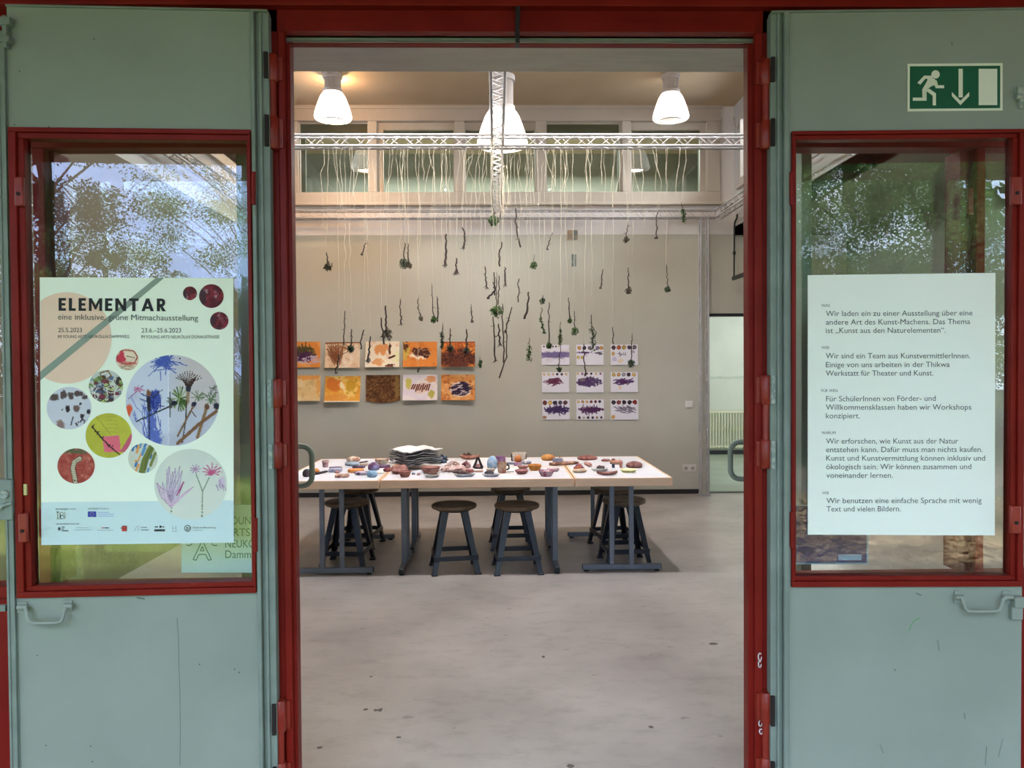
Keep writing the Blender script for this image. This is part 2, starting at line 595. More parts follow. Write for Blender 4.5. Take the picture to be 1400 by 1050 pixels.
struct('floor', MB().box(-3.0, 4.35, 2.2, YB + 0.12, -0.2, 0.0), M['floor'], 'worn grey screed floor of the exhibition room', 'floor')
fs = MB()
stain_rng = random.Random(5)
def stain(px, py, w, d):
    c = onz(px, py, 0.0006)
    pts = []
    for k in range(14):
        g = 2 * PI * k / 14
        q = 0.7 + 0.4 * stain_rng.random()
        pts.append((c.x + w * q * math.cos(g), c.y + d * q * math.sin(g), 0.0006))
    fs.add(pts, [tuple(range(14))])
for a in ((500, 970, .012, .012), (514, 971, .012, .015), (520, 970.5, .012, .018), (780, 1047, .018, .018), (545, 1008, .012, .01), (437, 1022, .014, .01), (890, 994, .012, .014), (743, 898, .01, .02), (507, 925, .01, .008), (975, 880, .03, .02)):
    stain(*a)
tag(fs.build('floor_stain', mat('dark_floor_stain', (78, 72, 70), (96, 90, 86), scale=30, rough=0.6)), 'dark scuff marks on the grey floor near the doorway', 'stain', kind='stuff')

# back wall: painted beige below, white above, with a clerestory window band and a passage at the right
Z_PAINT = zb(321)
Z_SILL, Z_HEAD = zb(279), zb(147)
X_W0, X_W1 = -2.72, xb(984, YB, 200)
X_P0 = xb(968, YB, 550)
Z_P = zb(431, YB, 990)
T = 0.12
wb = MB()
wb.box(XL, X_P0, YB, YB + T, 0, Z_PAINT)
wb.box(X_P0, 4.35, YB, YB + T, Z_P, Z_PAINT)
struct('wall_back', wb, M['beige'], 'beige painted back wall below the white band', 'wall')
wu = MB()
wu.box(XL, 4.35, YB - 0.004, YB + T, Z_PAINT, Z_SILL)
wu.box(XL, 4.35, YB, YB + T, Z_HEAD, ZC)
wu.box(XL, X_W0, YB, YB + T, Z_SILL, Z_HEAD)
wu.box(X_W1, 4.35, YB, YB + T, Z_SILL, Z_HEAD)
struct('wall_back_upper', wu, M['white_wall_lit'], 'white upper band of the back wall around the clerestory window', 'wall')
struct('trim_1', MB().box(X_P0 - 0.004, 4.35, YB - 0.012, YB + T, Z_P - 0.012, Z_P + 0.022), M['black'], 'black lintel bar above the passage at the right', 'trim')
bb = MB().box(XL, X_P0 - 0.12, YB - 0.018, YB, 0, 0.056)
struct('baseboard_back', bb, M['baseboard'], 'black baseboard along the beige back wall', 'baseboard')

# clerestory window: frame, mullions, double panes
win = empty('window_1', (0, YB, Z_SILL), label='cream clerestory window band high on the back wall', cat='window', kind='structure')
zt, zbm = zb(166.5), zb(263)
wf = MB()
wf.box(X_W0, X_W1, YB - 0.03, YB + 0.10, zt, Z_HEAD)
wf.box(X_W0, X_W1, YB - 0.03, YB + 0.10, Z_SILL, zbm)
muls = [(-2.72, xb(411)), (xb(506), xb(518)), (xb(623), xb(637)), (xb(734), xb(748)), (xb(851.5), xb(863.5)), (xb(966), X_W1)]
for a, b in muls:
    wf.box(a, b, YB - 0.03, YB + 0.10, zbm, zt)
wf.build('window_frame', M['cream_frame'], win, bevel=0.006)
lf = MB()
lf.box(X_W0 - 0.02, X_W1 + 0.02, YB - 0.045, YB - 0.03, zb(150), zb(147) + 0.02)
lf.box(X_W0 - 0.02, X_W1 + 0.02, YB - 0.04, YB - 0.03, zb(166), zb(163))
lf.box(X_W0 - 0.02, X_W0 - 0.02 + 0.05, YB - 0.04, YB - 0.03, zb(279), zb(147))
lf.build('frame_bead', M['cream_frame'], win)
MB().box(X_W0 - 0.05, X_W1 + 0.06, YB - 0.07, YB + 0.02, zb(281.5), zb(278)).build('window_sill', M['cream_frame'], win, bevel=0.005)
for k in range(5):
    a, b = muls[k][1], muls[k + 1][0]
    sash = MB()
    t_in = 0.09 if k in (1, 2, 4) else 0.012
    side_l = 0.07 if k == 1 else 0.012
    side_r = 0.07 if k == 4 else (0.03 if k == 3 else 0.012)
    y0, y1 = YB + 0.03, YB + 0.07
    sash.box(a, b, y0, y1, zt - t_in, zt)
    sash.box(a, b, y0, y1, zbm, zbm + 0.012)
    sash.box(a, a + side_l, y0, y1, zbm + .012, zt - t_in)
    sash.box(b - side_r, b, y0, y1, zbm + .012, zt - t_in)
    so = sash.build('sash', M['cream_frame'], win)
    MB().box(a + side_l * 0.5, b - side_r * 0.5, YB + 0.05, YB + 0.054, zbm + 0.005, zt - t_in * 0.7).build('pane', M['glass_in'], so)
# outer casements of the double window, seen faintly through the first panes
dw = MB()
YD = YB + 0.34
dw.box(X_W0, X_W1, YD, YD + 0.05, zt - 0.06, Z_HEAD)
dw.box(X_W0, X_W1, YD, YD + 0.05, Z_SILL, zbm + 0.02)
for a, b in muls:
    dw.box(a, b, YD, YD + 0.05, zbm + 0.02, zt - 0.06)
struct('trim_2', dw, M['olive'], 'outer casement of the clerestory seen through its panes', 'window')
lw = MB()
lw.box(-3.4, 3.4, 12.6, 12.7, 2.9, 5.4)
lw.box(XR + .1, XR + .45, YB + T, YB + .3, Z_LIN if False else 2.95, 5.2)
lw.box(-3.4, 3.4, YB + T, 12.6, 2.85, 2.95)
lw.box(-3.5, -3.4, YB + T, 12.7, 2.85, 5.4)
lw.box(3.4, 3.5, YB + T, 12.7, 2.85, 5.4)
struct('wall_light_well', lw, M['olive'], 'grey green walls of the space behind the clerestory', 'wall')

# passage to the rear hall at the right
struct('floor_rear_hall', MB().box(1.4, 5.6, YB + 0.125, 13.9, -0.2, 0.0), M['lino'], 'green linoleum floor of the rear hall', 'floor')
rh = MB()
rh.box(1.4, 5.6, 13.75, 13.9, 0, 2.7)
rh.box(1.3, 1.4, YB + T, 13.9, 0, 2.7)
rh.box(5.6, 5.7, YB + T, 13.9, 0, 2.7)
rh.box(1.3, 5.7, YB + T, 13.9, 2.7, 2.8)
struct('wall_rear_hall', rh, M['pale_green'], 'pale green wall of the rear hall seen through the passage', 'wall')
struct('baseboard_rear_hall', MB().box(1.4, 5.6, 13.72, 13.75, 0, 0.07), M['baseboard'], 'black baseboard of the rear hall below the radiator', 'baseboard')
struct('trim_3', MB().box(X_P0, 4.35, YB + 0.0, YB + 0.124, -0.05, 0.004), M['baseboard'], 'dark threshold strip of the passage', 'trim')
struct('trim_4', MB().box(3.0, 5.6, 13.735, 13.75, zb(516, 13.75) - .03, zb(516, 13.75)), mat('chalky_skirting', (190, 198, 178)), 'thin pale pipe cover line on the rear hall wall', 'trim')

# side walls: white above a lintel with windows, open to an aisle at the right, solid at the left
Z_LIN = 3.19
def side_wall(x, out, name, label):
    s = MB()
    x2 = x + out * 0.16
    s.box(x, x2, YI, YB, 3.74 - 0.0, Z_LIN)
    s.box(x, x2, YI, YB, 4.62, ZC)
    s.box(x, x2, 9.22, YB, 3.74, 4.62)
    s.box(x, x2, YI, 3.6, 3.74, 4.62)
    return struct(name, s, M['white_wall'], label, 'wall')
side_wall(XR, 1, 'wall_right', 'white upper right wall with high windows')
side_wall(XL, -1, 'wall_left', 'white upper left wall with high windows')
struct('wall_left_lower', MB().box(XL - 0.16, XL, YI, YB, 0, Z_LIN), mat('brown_wall_paint', (84, 74, 60), (92, 81, 67), scale=2), 'brown lower left wall', 'wall')
struct('wall_right_aisle', MB().box(4.35, 4.5, YI, YB + T, 0, Z_LIN).box(XR, 4.5, YI, YB + T, Z_LIN, Z_LIN + 0.1), M['olive'], 'grey green wall of the aisle at the right', 'wall')
struct('wall_light_well_left', MB().box(XL - .02, XL - .17, YB + T, YB + 0.6, 0, ZC), M['white_wall'], 'return of the left wall', 'wall')

def side_window(n, x, out, label):
    w = empty('window_%d' % n, (x, 6.4, 3.74), label=label, cat='window', kind='structure')
    f = MB()
    xa, xc = x - out * 0.015, x + out * 0.07
    f.box(xa, xc, 3.6, 9.22, 3.74, 3.83)
    f.box(xa, xc, 3.6, 9.22, 4.53, 4.62)
    ys = [3.6 + (9.22 - 3.6) * k / 5 for k in range(6)]
    for y in ys:
        f.box(xa, xc, max(3.6, y - 0.045), min(9.22, y + 0.045), 3.83, 4.53)
    f.build('window_frame', M['cream_frame'], w, bevel=0.004)
    for k in range(5):
        MB().box(x + out * 0.03, x + out * 0.034, ys[k] + 0.045, ys[k + 1] - 0.045, 3.83, 4.53).build('pane', M['glass'], w)
    MB().box(x - out * 0.05, x, 3.6, 9.24, 3.70, 3.74).build('window_sill', M['cream_frame'], w)
side_window(2, XR, 1, 'bright high window band of the right wall')
side_window(3, XL, -1, 'high window band of the left wall')
# pale curl of a window stay at the right window
stay = [at(x, y, 9.25) for x, y in ((1003, 160), (1004, 170), (1007, 178), (1010, 171), (1011, 160))]
tag(MB().tube(stay, 0.012, 8).build('window_stay', M['cream_frame']), 'curved cream stay at the corner of the right high window', 'window stay')

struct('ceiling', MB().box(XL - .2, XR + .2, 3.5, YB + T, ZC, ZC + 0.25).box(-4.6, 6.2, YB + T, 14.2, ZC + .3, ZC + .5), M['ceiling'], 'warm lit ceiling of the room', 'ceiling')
Z_SOF = at(700, 98, 3.5).z
struct('ceiling_entry', MB().box(XL - 0.16, 4.5, YI, 3.5, Z_SOF, ZC + 0.25), M['soffit'], 'low grey soffit just inside the doorway', 'ceiling')

# ------------------------------------------------------------------ facade: red door frame, side windows behind the open leaves
YF = 2.47
fr = empty('door_frame', at(711, 525, YF) * 1.0, label='red painted steel frame of the open double doorway', cat='door frame', kind='structure')
fr.matrix_basis = Matrix.Translation((0.02, YF, 0))
def xf(px, Y=YF): return at(px, 525, Y).x
Z_OP = at(700, 65, YF).z          # clear opening height
ZTOP = at(700, -60, YF).z
for side, name in ((-1, 'jamb'), (1, 'jamb')):
    e = (364, 386, 396, 403) if side < 0 else (1059, 1042, 1031, 1021)
    j = MB()
    j.box(xf(e[0]), xf(e[1]), YF, YI, -0.05, ZTOP)
    j.box(xf(e[1]), xf(e[2]), YF - 0.008, YF + 0.012, -0.05, at(700, 45, YF).z)
    j.box(xf(e[1]), xf(e[3], YF + .022), YF + 0.010, YF + 0.022, -0.05, at(700, 58, YF).z)
    j.box(xf((e[0] + e[1]) / 2 - side * 2), xf((e[0] + e[1]) / 2 - side * -2), YF - 0.006, YF, -0.05, at(700, 30, YF).z)
    j.build(name, M['red'], fr, bevel=0.003)
h = MB()
xa, xc = xf(364), xf(1059)
h.box(xa, xc, YF, YF + 0.06, at(700, 44, YF).z, ZTOP)
h.box(xf(396), xf(1031), YF - 0.016, YF + 0.02, at(700, 46, YF).z, at(700, 33, YF).z)
h.box(xf(396), xf(1031), YF + 0.03, YF + 0.05, at(700, 53, YF + .05).z, at(700, 44, YF).z)
h.build('head_rail', M['red'], fr, bevel=0.003)
MB().box(xf(392), xf(1036), YF + 0.06, YF + 0.09, at(700, 65.5, YF + .09).z, at(700, 59, YF + .06).z).build('stop_strip', M['red'], fr)
MB().box(xf(392), xf(1036), YF + 0.035, YF + .055, at(700, 58.5, YF + .055).z, at(700, 52, YF + .035).z).build('guide_strip', M['green_dark'], fr)
rod = MB()
rod.box(xf(708), xf(714), YF - 0.03, YF + 0.01, at(700, 29, YF).z, ZTOP)
rod.box(xf(707.5), xf(713), YF - 0.03, YF + 0.01, at(700, 58, YF - .03).z, at(700, 29, YF).z)
rod.build('closer_bar', M['black'], fr)
def hinge(px, ys, side):
    """frame hinge: two sleeves round a pin, a dark leaf reaching the door stile"""
    y = YF - 0.02
    x = xf(px, y)
    g = empty('hinge', (x, y, at(px, ys[1], y).z))
    g.parent = fr
    g.matrix_basis = fr.matrix_basis.inverted() @ g.matrix_basis
    z = [at(px, q, y).z - at(px, ys[1], y).z for q in ys]
    def lb(mb, n, m, **k):
        o = mb.build(n, m, g, local=True, **k)
        return o
    r = 0.0195
    for a, b in ((z[0], z[1]), (z[2], z[3])):
        prof = [(0.0, min(a, b)), (r * 0.8, min(a, b)), (r, min(a, b) + 0.006), (r, max(a, b) - 0.006), (r * 0.8, max(a, b)), (0.0, max(a, b))]
        s = MB().lathe(prof, n=18)
        lo, hi = min(a, b) + 0.006, max(a, b) - 0.006
        s.box(0, -side * 0.03, 0.004, 0.018, lo, hi)
        lb(s, 'sleeve', M['red_hinge'])
        s2 = MB().box(side * 0.006, side * 0.0175, -0.032, -0.021, lo - .004, hi + .004)
        lb(s2, 'hinge_leaf', M['soot'] if ys[0] < 400 or ys[0] > 900 else M['worn'])
    lb(MB().lathe([(0, z[2]), (0.0125, z[2]), (0.0125, z[1]), (0, z[1])], n=14), 'pin', M['red_hinge'])
    return g
for ys in ((75, 112, 160, 204), (518, 557, 605, 640), (957, 1000, 1042, 1085)):
    hinge(377.5, ys, -1)
for ys in ((82, 117, 165, 204), (513, 553, 601, 640), (946, 988, 1035, 1080)):
    hinge(1047.5, ys, 1)
# white paint squiggles on the right jamb
sq = MB()
def ring(px, py, rx, ry, w=0.0018):
    y = YF - 0.010
    pts = [at(px + rx * math.cos(t * PI / 8), py + ry * math.sin(t * PI / 8), y) for t in range(15)]
    sq.tube(pts, w, 6)
ring(1039, 898, 2.2, 5); ring(1038.8, 908, 1.8, 4.5); ring(1039.5, 989, 2, 4); ring(1040.5, 1000, 2, 3.5)
sq.build('paint_mark', mat('white_paint_mark', (205, 200, 195), rough=0.7), fr)

# facade beside the doorway, behind the leaves: panels below and above, glazing between
Y1, Y2 = 2.60, 2.66
def facade_side(n, s):
    xj = xf(366 if s < 0 else 1057)
    xo = s * 4.4
    zs, zh = at(190, 797, Y1).z, at(190, 204, Y1).z
    w = MB()
    w.box(xj, xo, Y1, Y2, -0.05, zs - 0.03)
    w.box(xj, xo, Y1, Y2, zh + 0.05, 3.4)
    struct('wall_front_' + ('left' if s < 0 else 'right'), w, M['red'], 'red facade panels %s of the doorway' % ('left' if s < 0 else 'right'), 'wall')
    g = empty('window_%d' % n, (s * 1.6, Y1, zs), label='red framed facade glazing behind the open %s door leaf' % ('left' if s < 0 else 'right'), cat='window', kind='structure')
    px_post = (50.5, 67) if s < 0 else (1331, 1343)
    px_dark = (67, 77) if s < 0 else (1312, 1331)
    f = MB()
    f.box(xj, xo, Y1 - .02, Y2, zh, zh + 0.05)
    f.box(xj, xo, Y1 - .02, Y2, zs - 0.04, zs)
    f.box(at(px_post[0], 400, Y1).x, at(px_post[1], 400, Y1).x, Y1 - 0.015, Y2 + .06, zs, zh)
    f.box(xj, xj + s * 0.05, Y1, Y2, zs, zh)
    f.box(xo - s * 0.06, xo, Y1, Y2, zs, zh)
    f.build('window_frame', M['red'], g, bevel=0.003)
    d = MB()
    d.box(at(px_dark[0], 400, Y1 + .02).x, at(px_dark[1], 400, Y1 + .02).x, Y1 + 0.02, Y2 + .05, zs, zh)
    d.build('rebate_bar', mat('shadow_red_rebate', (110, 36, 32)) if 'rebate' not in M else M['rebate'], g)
    MB().box(xj + s * 0.04, at(px_post[0 if s > 0 else 1], 400, Y1).x, Y1 + 0.012, Y1 + 0.018, zs - .005, zh + .005).build('pane', M['glass'], g)
    MB().box(at(px_post[1 if s > 0 else 0], 400, Y1).x, xo - s * 0.05, Y1 + 0.012, Y1 + 0.018, zs - .005, zh + .005).build('pane', M['glass'], g)
    return g
win_l = facade_side(4, -1)
win_r = facade_side(5, 1)
# handle-side catch on the right fixed window
yc = Y1 - 0.03
tag(MB().box(at(1325, 275, yc).x, at(1331, 275, yc).x, yc, Y1 - .015, at(1325, 294, yc).z, at(1325, 257, yc).z).build('window_catch', M['red_hinge'], bevel=0.003), 'red catch on the glazing bar behind the right door glass', 'catch')

cp = MB()
cp.box(-6.5, 6.5, -0.2, YI + 0.1, at(700, -64, YF).z, 3.5)
struct('canopy', cp, M['red'], 'dark red canopy above the doorway', 'canopy')
st = MB()
st.box(-4.4, 4.4, YF - 0.035, YF + 0.05, at(700, 14.5, YF).z, at(700, -64, YF).z)
st.box(-4.4, 4.4, YF - 0.05, YF - 0.03, at(700, 4, YF).z, at(700, -64, YF).z)
st.box(-4.4, xf(364), YF + 0.04, YI, at(700, 20, YF).z, at(700, -64, YF).z)
st.box(xf(1059), 4.4, YF + 0.04, YI, at(700, 20, YF).z, at(700, -64, YF).z)
struct('trim_5', st, M['red'], 'long red beam over the doors', 'trim', bevel=0.003)
# roof and upper facade so the building shades the forecourt
struct('roof', MB().box(XL - .3, XR + .3, YI + 0.1, YB + T, ZC + 0.25, ZC + 0.5).box(-4.8, 6.4, YB + T, 14.4, ZC + .5, ZC + .7), M['soffit'], 'flat roof of the building', 'roof')
struct('wall_front_upper', MB().box(-4.4, 4.5, YI, YI + .14, 3.4, ZC + 0.25).box(XL - .16, 4.5, YI, 3.4, Z_SOF + .2, 3.4), M['soffit'], 'upper facade', 'wall')

# ------------------------------------------------------------------ the open door leaves
class DoorPlane:
    def __init__(s, px, ang):
        s.o = at(px, 525, 2.42)
        s.o.z = 0
        s.M = Matrix.Translation(s.o) @ Matrix.Rotation(ang, 4, 'Z')
        s.inv = s.M.inverted()
    def uv(s, px, py, w=0.0):
        o = s.inv @ Vector((0, 0, CAM_H))
        d = s.inv.to_3x3() @ ray(px, py)
        p = o + d * ((w - o.y) / d.y)
        return p                     # local x along the leaf, y = w, z up
    def x(s, px, w=0.0, py=500): return s.uv(px, py, w).x
    def z(s, py, w=0.0, px=None): return s.uv(px if px is not None else s.mid, py, w).z
DL = DoorPlane(372, math.radians(2.1)); DL.mid = 185
DR = DoorPlane(1054, math.radians(-1.9)); DR.mid = 1240

def door_leaf(D, name, label, X, Zs, s):
    """X: hinge edge, bead, panel edge, casement hinge side, glass hinge side, glass lock side, casement lock side, leaf lock edge; Zs: top, casement top, glass top, glass bottom, casement bottom"""
    d = empty(name, (0, 0, 0), label=label, cat='door', kind='structure')
    d.matrix_basis = D.M.copy()
    x = [D.x(p) for p in X]
    z = [D.z(p) for p in Zs]
    B = lambda: MB()
    leaf = B()
    zbtm = 0.03
    leaf.box(x[2], x[7], 0, 0.034, z[1], z[0])
    leaf.box(x[2], x[7], 0, 0.034, zbtm, z[4])
    leaf.box(x[2], x[3], 0, 0.034, z[4], z[1])
    leaf.box(x[6], x[7], 0, 0.034, z[4], z[1])
    leaf.build('leaf_panel', M['green'], d, local=True)
    stile = B()
    stile.box(x[2], x[1], -0.010, 0.036, zbtm, z[0])
    stile.box(x[1], x[0], 0.008, 0.045, zbtm, z[0] + 0.002)
    stile.box((x[1] * 3 + x[0]) / 4, (x[1] * 2 + x[0] * 2) / 4, 0.0, 0.02, zbtm, z[0])
    stile.build('hinge_stile', M['green_dark'], d, local=True, bevel=0.002)
    top = B().box(x[0], x[7], -0.006, 0.03, z[0], z[0] + 0.006)
    top.build('top_edge', M['green_dark'], d, local=True)
    c = B()
    o, i = -0.014, -0.004
    def bars(xa, xb_, za, zb_, xa2, xb2, za2, zb2, w0, w1):
        c.box(xa, xb_, w0, w1, zb2, zb_); c.box(xa, xb_, w0, w1, za, za2)
        c.box(xa, xa2, w0, w1, za2, zb2); c.box(xb2, xb_, w0, w1, za2, zb2)
    xa, xb_, xi, xj = x[3], x[6], x[4], x[5]
    hx = (xa + xi) / 2
    hj = xb_ + (xj - xb_) * 0.55
    mt = z[1] + (z[2] - z[1]) * 0.45
    mb_ = z[4] + (z[3] - z[4]) * 0.55
    bars(xa, xb_, z[4], z[1], hx, hj, mb_, mt, o, 0.036)
    bars(hx, hj, mb_, mt, xi, xj, z[3], z[2], i, 0.036)
    cas = c.build('casement_frame', M['red'], d, local=True, bevel=0.002)
    rb = B()
    e = 0.012 * (1 if xj > xi else -1)
    for w0, w1 in ((0.012, 0.040),):
        rb.box(xi, xj, w0, w1, z[2] - 0.0, z[2] + 0.02); rb.box(xi, xj, w0, w1, z[3] - 0.02, z[3])
    MB().box(xi - e * .3, xj + e * .3, 0.016, 0.021, z[3] - 0.004, z[2] + 0.004).build('pane', M['glass'], cas, local=True)
    return d, cas
door_l, cas_l = door_leaf(DL, 'door_1', 'open left door leaf, green steel with poster on its red framed window',
                   (372, 354, 348.8, 347.5, 341, 39, 20, 18.2), (13, 177, 191, 798, 813), -1)
door_r, cas_r = door_leaf(DR, 'door_2', 'open right door leaf, green steel with notice on its red framed window',
                   (1054.5, 1071, 1078, 1081, 1088, 1382, 1397.5, 1399), (16, 179.3, 190, 787, 801), 1)

def dbox(D, px0, px1, py0, py1, w0, w1, mb=None, n=None):
    mb = mb or MB()
    a = D.uv(px0, py0, w0); b = D.uv(px1, py1, w0)
    return mb.box(a.x, b.x, w0, w1, a.z, b.z)
# left leaf: meeting stile with lock, bolt and fastening bar
s = MB()
a, b = DL.x(17.0), DL.x(6.5)
s.box(a, b, -0.012, 0.03, 0.03, DL.z(44, px=10))
s.box(DL.x(18.4), DL.x(17.0), -0.003, 0.03, 0.03, DL.z(40, px=10))
s.box(DL.x(10.5), DL.x(9.5), -0.016, -0.01, 0.03, DL.z(44, px=10))
s.build('meeting_stile', M['green_dark'], door_l, local=True, bevel=0.002)
lk = dbox(DL, -8, 17, 656, 711, -0.024, -0.004)
lo = lk.build('lock_case', M['green_dark'], door_l, local=True, bevel=0.003)
k2 = MB()
c_ = DL.uv(6, 676, -0.03)
k2.tube([c_ + Vector((0, 0.012, 0)), c_ + Vector((0, -0.004, 0))], 0.012, 16)
c2 = DL.uv(9, 690, -0.03)
k2.tube([c2 + Vector((0.012, 0.004, 0.004)), c2 + Vector((-.012, -.002, -0.002)), c2 + Vector((-.02, 0.0, -0.012))], 0.006, 8)
k2.build('keyhole_cover', M['worn'], lo, local=True)
bo = MB()
dbox(DL, -4, 13, 22, 33, -0.03, -0.004, bo); dbox(DL, -4, 12, 48, 56, -0.03, -0.004, bo); dbox(DL, 2, 9, 20, 64, -0.024, -0.004, bo)
bo.build('shoot_bolt', M['green_dark'], door_l, local=True, bevel=0.002)
dbox(DL, -6, 7, 828, 836, -0.014, -0.002).build('fastening_bar', M['green_dark'], door_l, local=True)

def pull(D, parent, pl, pr, bar, name='pull_handle'):
    g = empty(name, (0, 0, 0))
    g.parent = parent
    for (x0, x1, y0, y1) in (pl, pr):
        br = MB()
        dbox(D, x0, x1, y0, y1, -0.006, 0.0, br)
        c = [D.uv(x0 + 0.5, (y0 + y1) / 2, -0.018), D.uv(x1 + 0.5, (y0 + y1) / 2, -0.018)]
        br.tube(c, 0.0075, 12)
        br.beam(D.uv((x0 + x1) / 2, (y0 + y1) / 2, 0.0), D.uv((x0 + x1) / 2, (y0 + y1) / 2, -0.018), 0.014, 0.012)
        br.build('bracket', M['green'], g, local=True, bevel=0.0015)
    MB().tube([D.uv(x, y, w) for x, y, w in bar], 0.006, 12).build('grip', M['green'], g, local=True)
    return g
pull(DL, door_l, (23, 37, 823, 838), (87, 99, 821, 836),
     [(31, 831, -.018), (35, 831, -.02), (36.5, 835, -.025), (38, 845, -.032), (41, 850, -.035), (47, 852, -.036), (78, 851.5, -.036), (84, 849, -.035), (86.5, 843, -.032), (88, 834, -.025), (89.5, 830, -.02), (93, 829.5, -.018)])
pull(DR, door_r, (1305, 1317, 808, 825), (1371, 1384, 808, 825),
     [(1311, 817.5, -.018), (1315, 818, -.02), (1317, 822, -.026), (1319, 831, -.033), (1323, 835, -.036), (1330, 836, -.036), (1360, 836, -.036), (1366, 834, -.036), (1369, 828, -.032), (1371, 820, -.025), (1374, 818, -.02), (1378, 818, -.018)])
lo2 = MB()
dbox(DR, 1384, 1399, 830, 848, -0.02, 0.0, lo2); dbox(DR, 1388, 1402, 817, 832, -0.028, 0.0, lo2)
lo2.build('door_catch', M['green'], door_r, local=True, bevel=0.003)
bo2 = MB()
dbox(DR, 1392, 1402, 118, 134, -0.02, 0.0, bo2); dbox(DR, 1395, 1402, 134, 148, -0.012, 0.0, bo2)
bo2.build('shoot_bolt', M['worn'], door_r, local=True, bevel=0.002)
# casement latches and hinges
def latch(D, par, x0, x1, y0, y1):
    p = dbox(D, x0, x1, y0, y1, -0.026, -0.012).build('casement_latch', M['red_hinge'], par, local=True, bevel=0.004)
    c = D.uv((x0 + x1) / 2, y0 + (y1 - y0) * 0.6, -0.026)
    MB().tube([c, c + Vector((0, -0.003, 0))], 0.0055, 14).build('screw', M['soot'], p, local=True)
latch(DL, cas_l, 18.5, 31.5, 241, 281)
latch(DL, cas_l, 24, 37, 702, 742)
latch(DR, cas_r, 1383.5, 1398, 241, 279)
latch(DR, cas_r, 1382.5, 1396.5, 692, 730)
def casement_hinge(D, par, px, y0, y1):
    a, b = D.uv(px, y0, -0.012), D.uv(px, y1, -0.012)
    MB().tube([a, b], 0.007, 12).build('casement_hinge', M['red'], par, local=True)
casement_hinge(DL, cas_l, 346.5, 235, 280)
casement_hinge(DL, cas_l, 349, 708, 754)
casement_hinge(DR, cas_r, 1082.5, 235, 280)
casement_hinge(DR, cas_r, 1083, 700, 748)
dbox(DL, 32, 36.5, 662, 677, -0.012, -0.003).build('window_striker', mat('brass_striker', (186, 170, 130), rough=0.35, metal=0.6), cas_l, local=True)

# worn places on the door paint
def scuffs(D, par, marks, m):
    mb = MB()
    for pts, w in marks:
        for (ax, ay), (bx, by) in zip(pts[:-1], pts[1:]):
            dx, dy = bx - ax, by - ay
            l = math.hypot(dx, dy) or 1
            nx, ny = -dy / l * w / 2, dx / l * w / 2
            mb.add([D.uv(ax + nx, ay + ny, -0.0006), D.uv(bx + nx, by + ny, -0.0006), D.uv(bx - nx, by - ny, -0.0006), D.uv(ax - nx, ay - ny, -0.0006)], [(0, 1, 2, 3)])
    mb.build('scuff_mark', m, par, local=True, smooth=False)
dk = mat('dark_scuff', (84, 98, 90), (100, 114, 106), rough=.7)
scuffs(DL, door_l, [([(242, 845), (244, 872), (244.5, 905), (246, 950), (246.5, 1000), (246, 1048)], .9), ([(187, 817), (192, 818), (198, 819)], 2.0)], dk)
scuffs(DL, door_l, [([(x, y), (x + 1.6, y + .6)], 1.5) for x, y in ((123, 1020), (125.5, 1041), (62, 1019), (320, 915), (326, 919), (272, 908), (50, 896), (26, 97), (128, 53), (19, 170), (66, 173))], mat('paint_chip', (40, 46, 42), (60, 66, 62), rough=.8))
scuffs(DR, door_r, [([(1257, 844.5), (1251, 848), (1246, 854), (1243, 862)], 1.2)], mat('green_crayon', (80, 140, 84), (96, 156, 100), rough=.8))
scuffs(DR, door_r, [([(1282, 875), (1284, 890)], 1), ([(1318, 975), (1319.5, 983)], 1.4), ([(1252, 811), (1260, 814)], 1.6), ([(1349, 1020), (1347, 1046)], 1), ([(1371, 1010), (1365, 1035)], .9), ([(1222, 915), (1225, 917)], 1.6), ([(1203, 1018), (1208, 1030)], .9), ([(1301, 57), (1302, 62)], 1.2)], dk)
# ------------------------------------------------------------------ printed sheets on the doors
def text_on(D, parent, s, x0, x1, yb, cap, m, w, bold=0.0, name='lettering', yb1=None):
    """a line of lettering between pixels x0..x1 with its baseline at yb (yb1 at the right end)"""
    vs, fs, wd = text_mesh(s, bold)
    yb1 = yb if yb1 is None else yb1
    out = []
    for (u, v) in vs:
        t = u / wd
        px = x0 + (x1 - x0) * t
        py = yb + (yb1 - yb) * t - v * cap
        out.append(D.uv(px, py, w))
    me = bpy.data.meshes.new(name)
    me.from_pydata([tuple(p) for p in out], [], fs)
    me.materials.append(m)
    o = bpy.data.objects.new(name, me)
    C.objects.link(o)
    o.parent = parent
    return o

def disc_print(D, parent, cx, cy, rx, ry, canvas, w, name, rings=46, segs=120, clip=None):
    vs, fs, cs = [], [], []
    vs.append(D.uv(cx, cy, w))
    for i in range(1, rings + 1):
        for k in range(segs):
            g = 2 * PI * k / segs
            px, py = cx + rx * i / rings * math.cos(g), cy + ry * i / rings * math.sin(g)
            if clip:
                px = max(px, clip)
            vs.append(D.uv(px, py, w))
    for i in range(rings):
        for k in range(segs):
            k2 = (k + 1) % segs
            if i == 0:
                f = (0, 1 + k, 1 + k2)
            else:
                f = (1 + (i - 1) * segs + k, 1 + i * segs + k, 1 + i * segs + k2, 1 + (i - 1) * segs + k2)
            g = 2 * PI * (k + 0.5) / segs
            q = (i + 0.5) / rings
            fs.append(f)
            cs.append(canvas.sample(cx + rx * q * math.cos(g), cy + ry * q * math.sin(g)))
    return colour_mesh(name, vs, fs, cs, parent, local=True)

def quad_print(D, parent, pts, m, w, name):
    me = bpy.data.meshes.new(name)
    me.from_pydata([tuple(D.uv(x, y, w)) for x, y in pts], [], [tuple(range(len(pts)))])
    me.materials.append(m)
    o = bpy.data.objects.new(name, me)
    C.objects.link(o)
    o.parent = parent
    return o

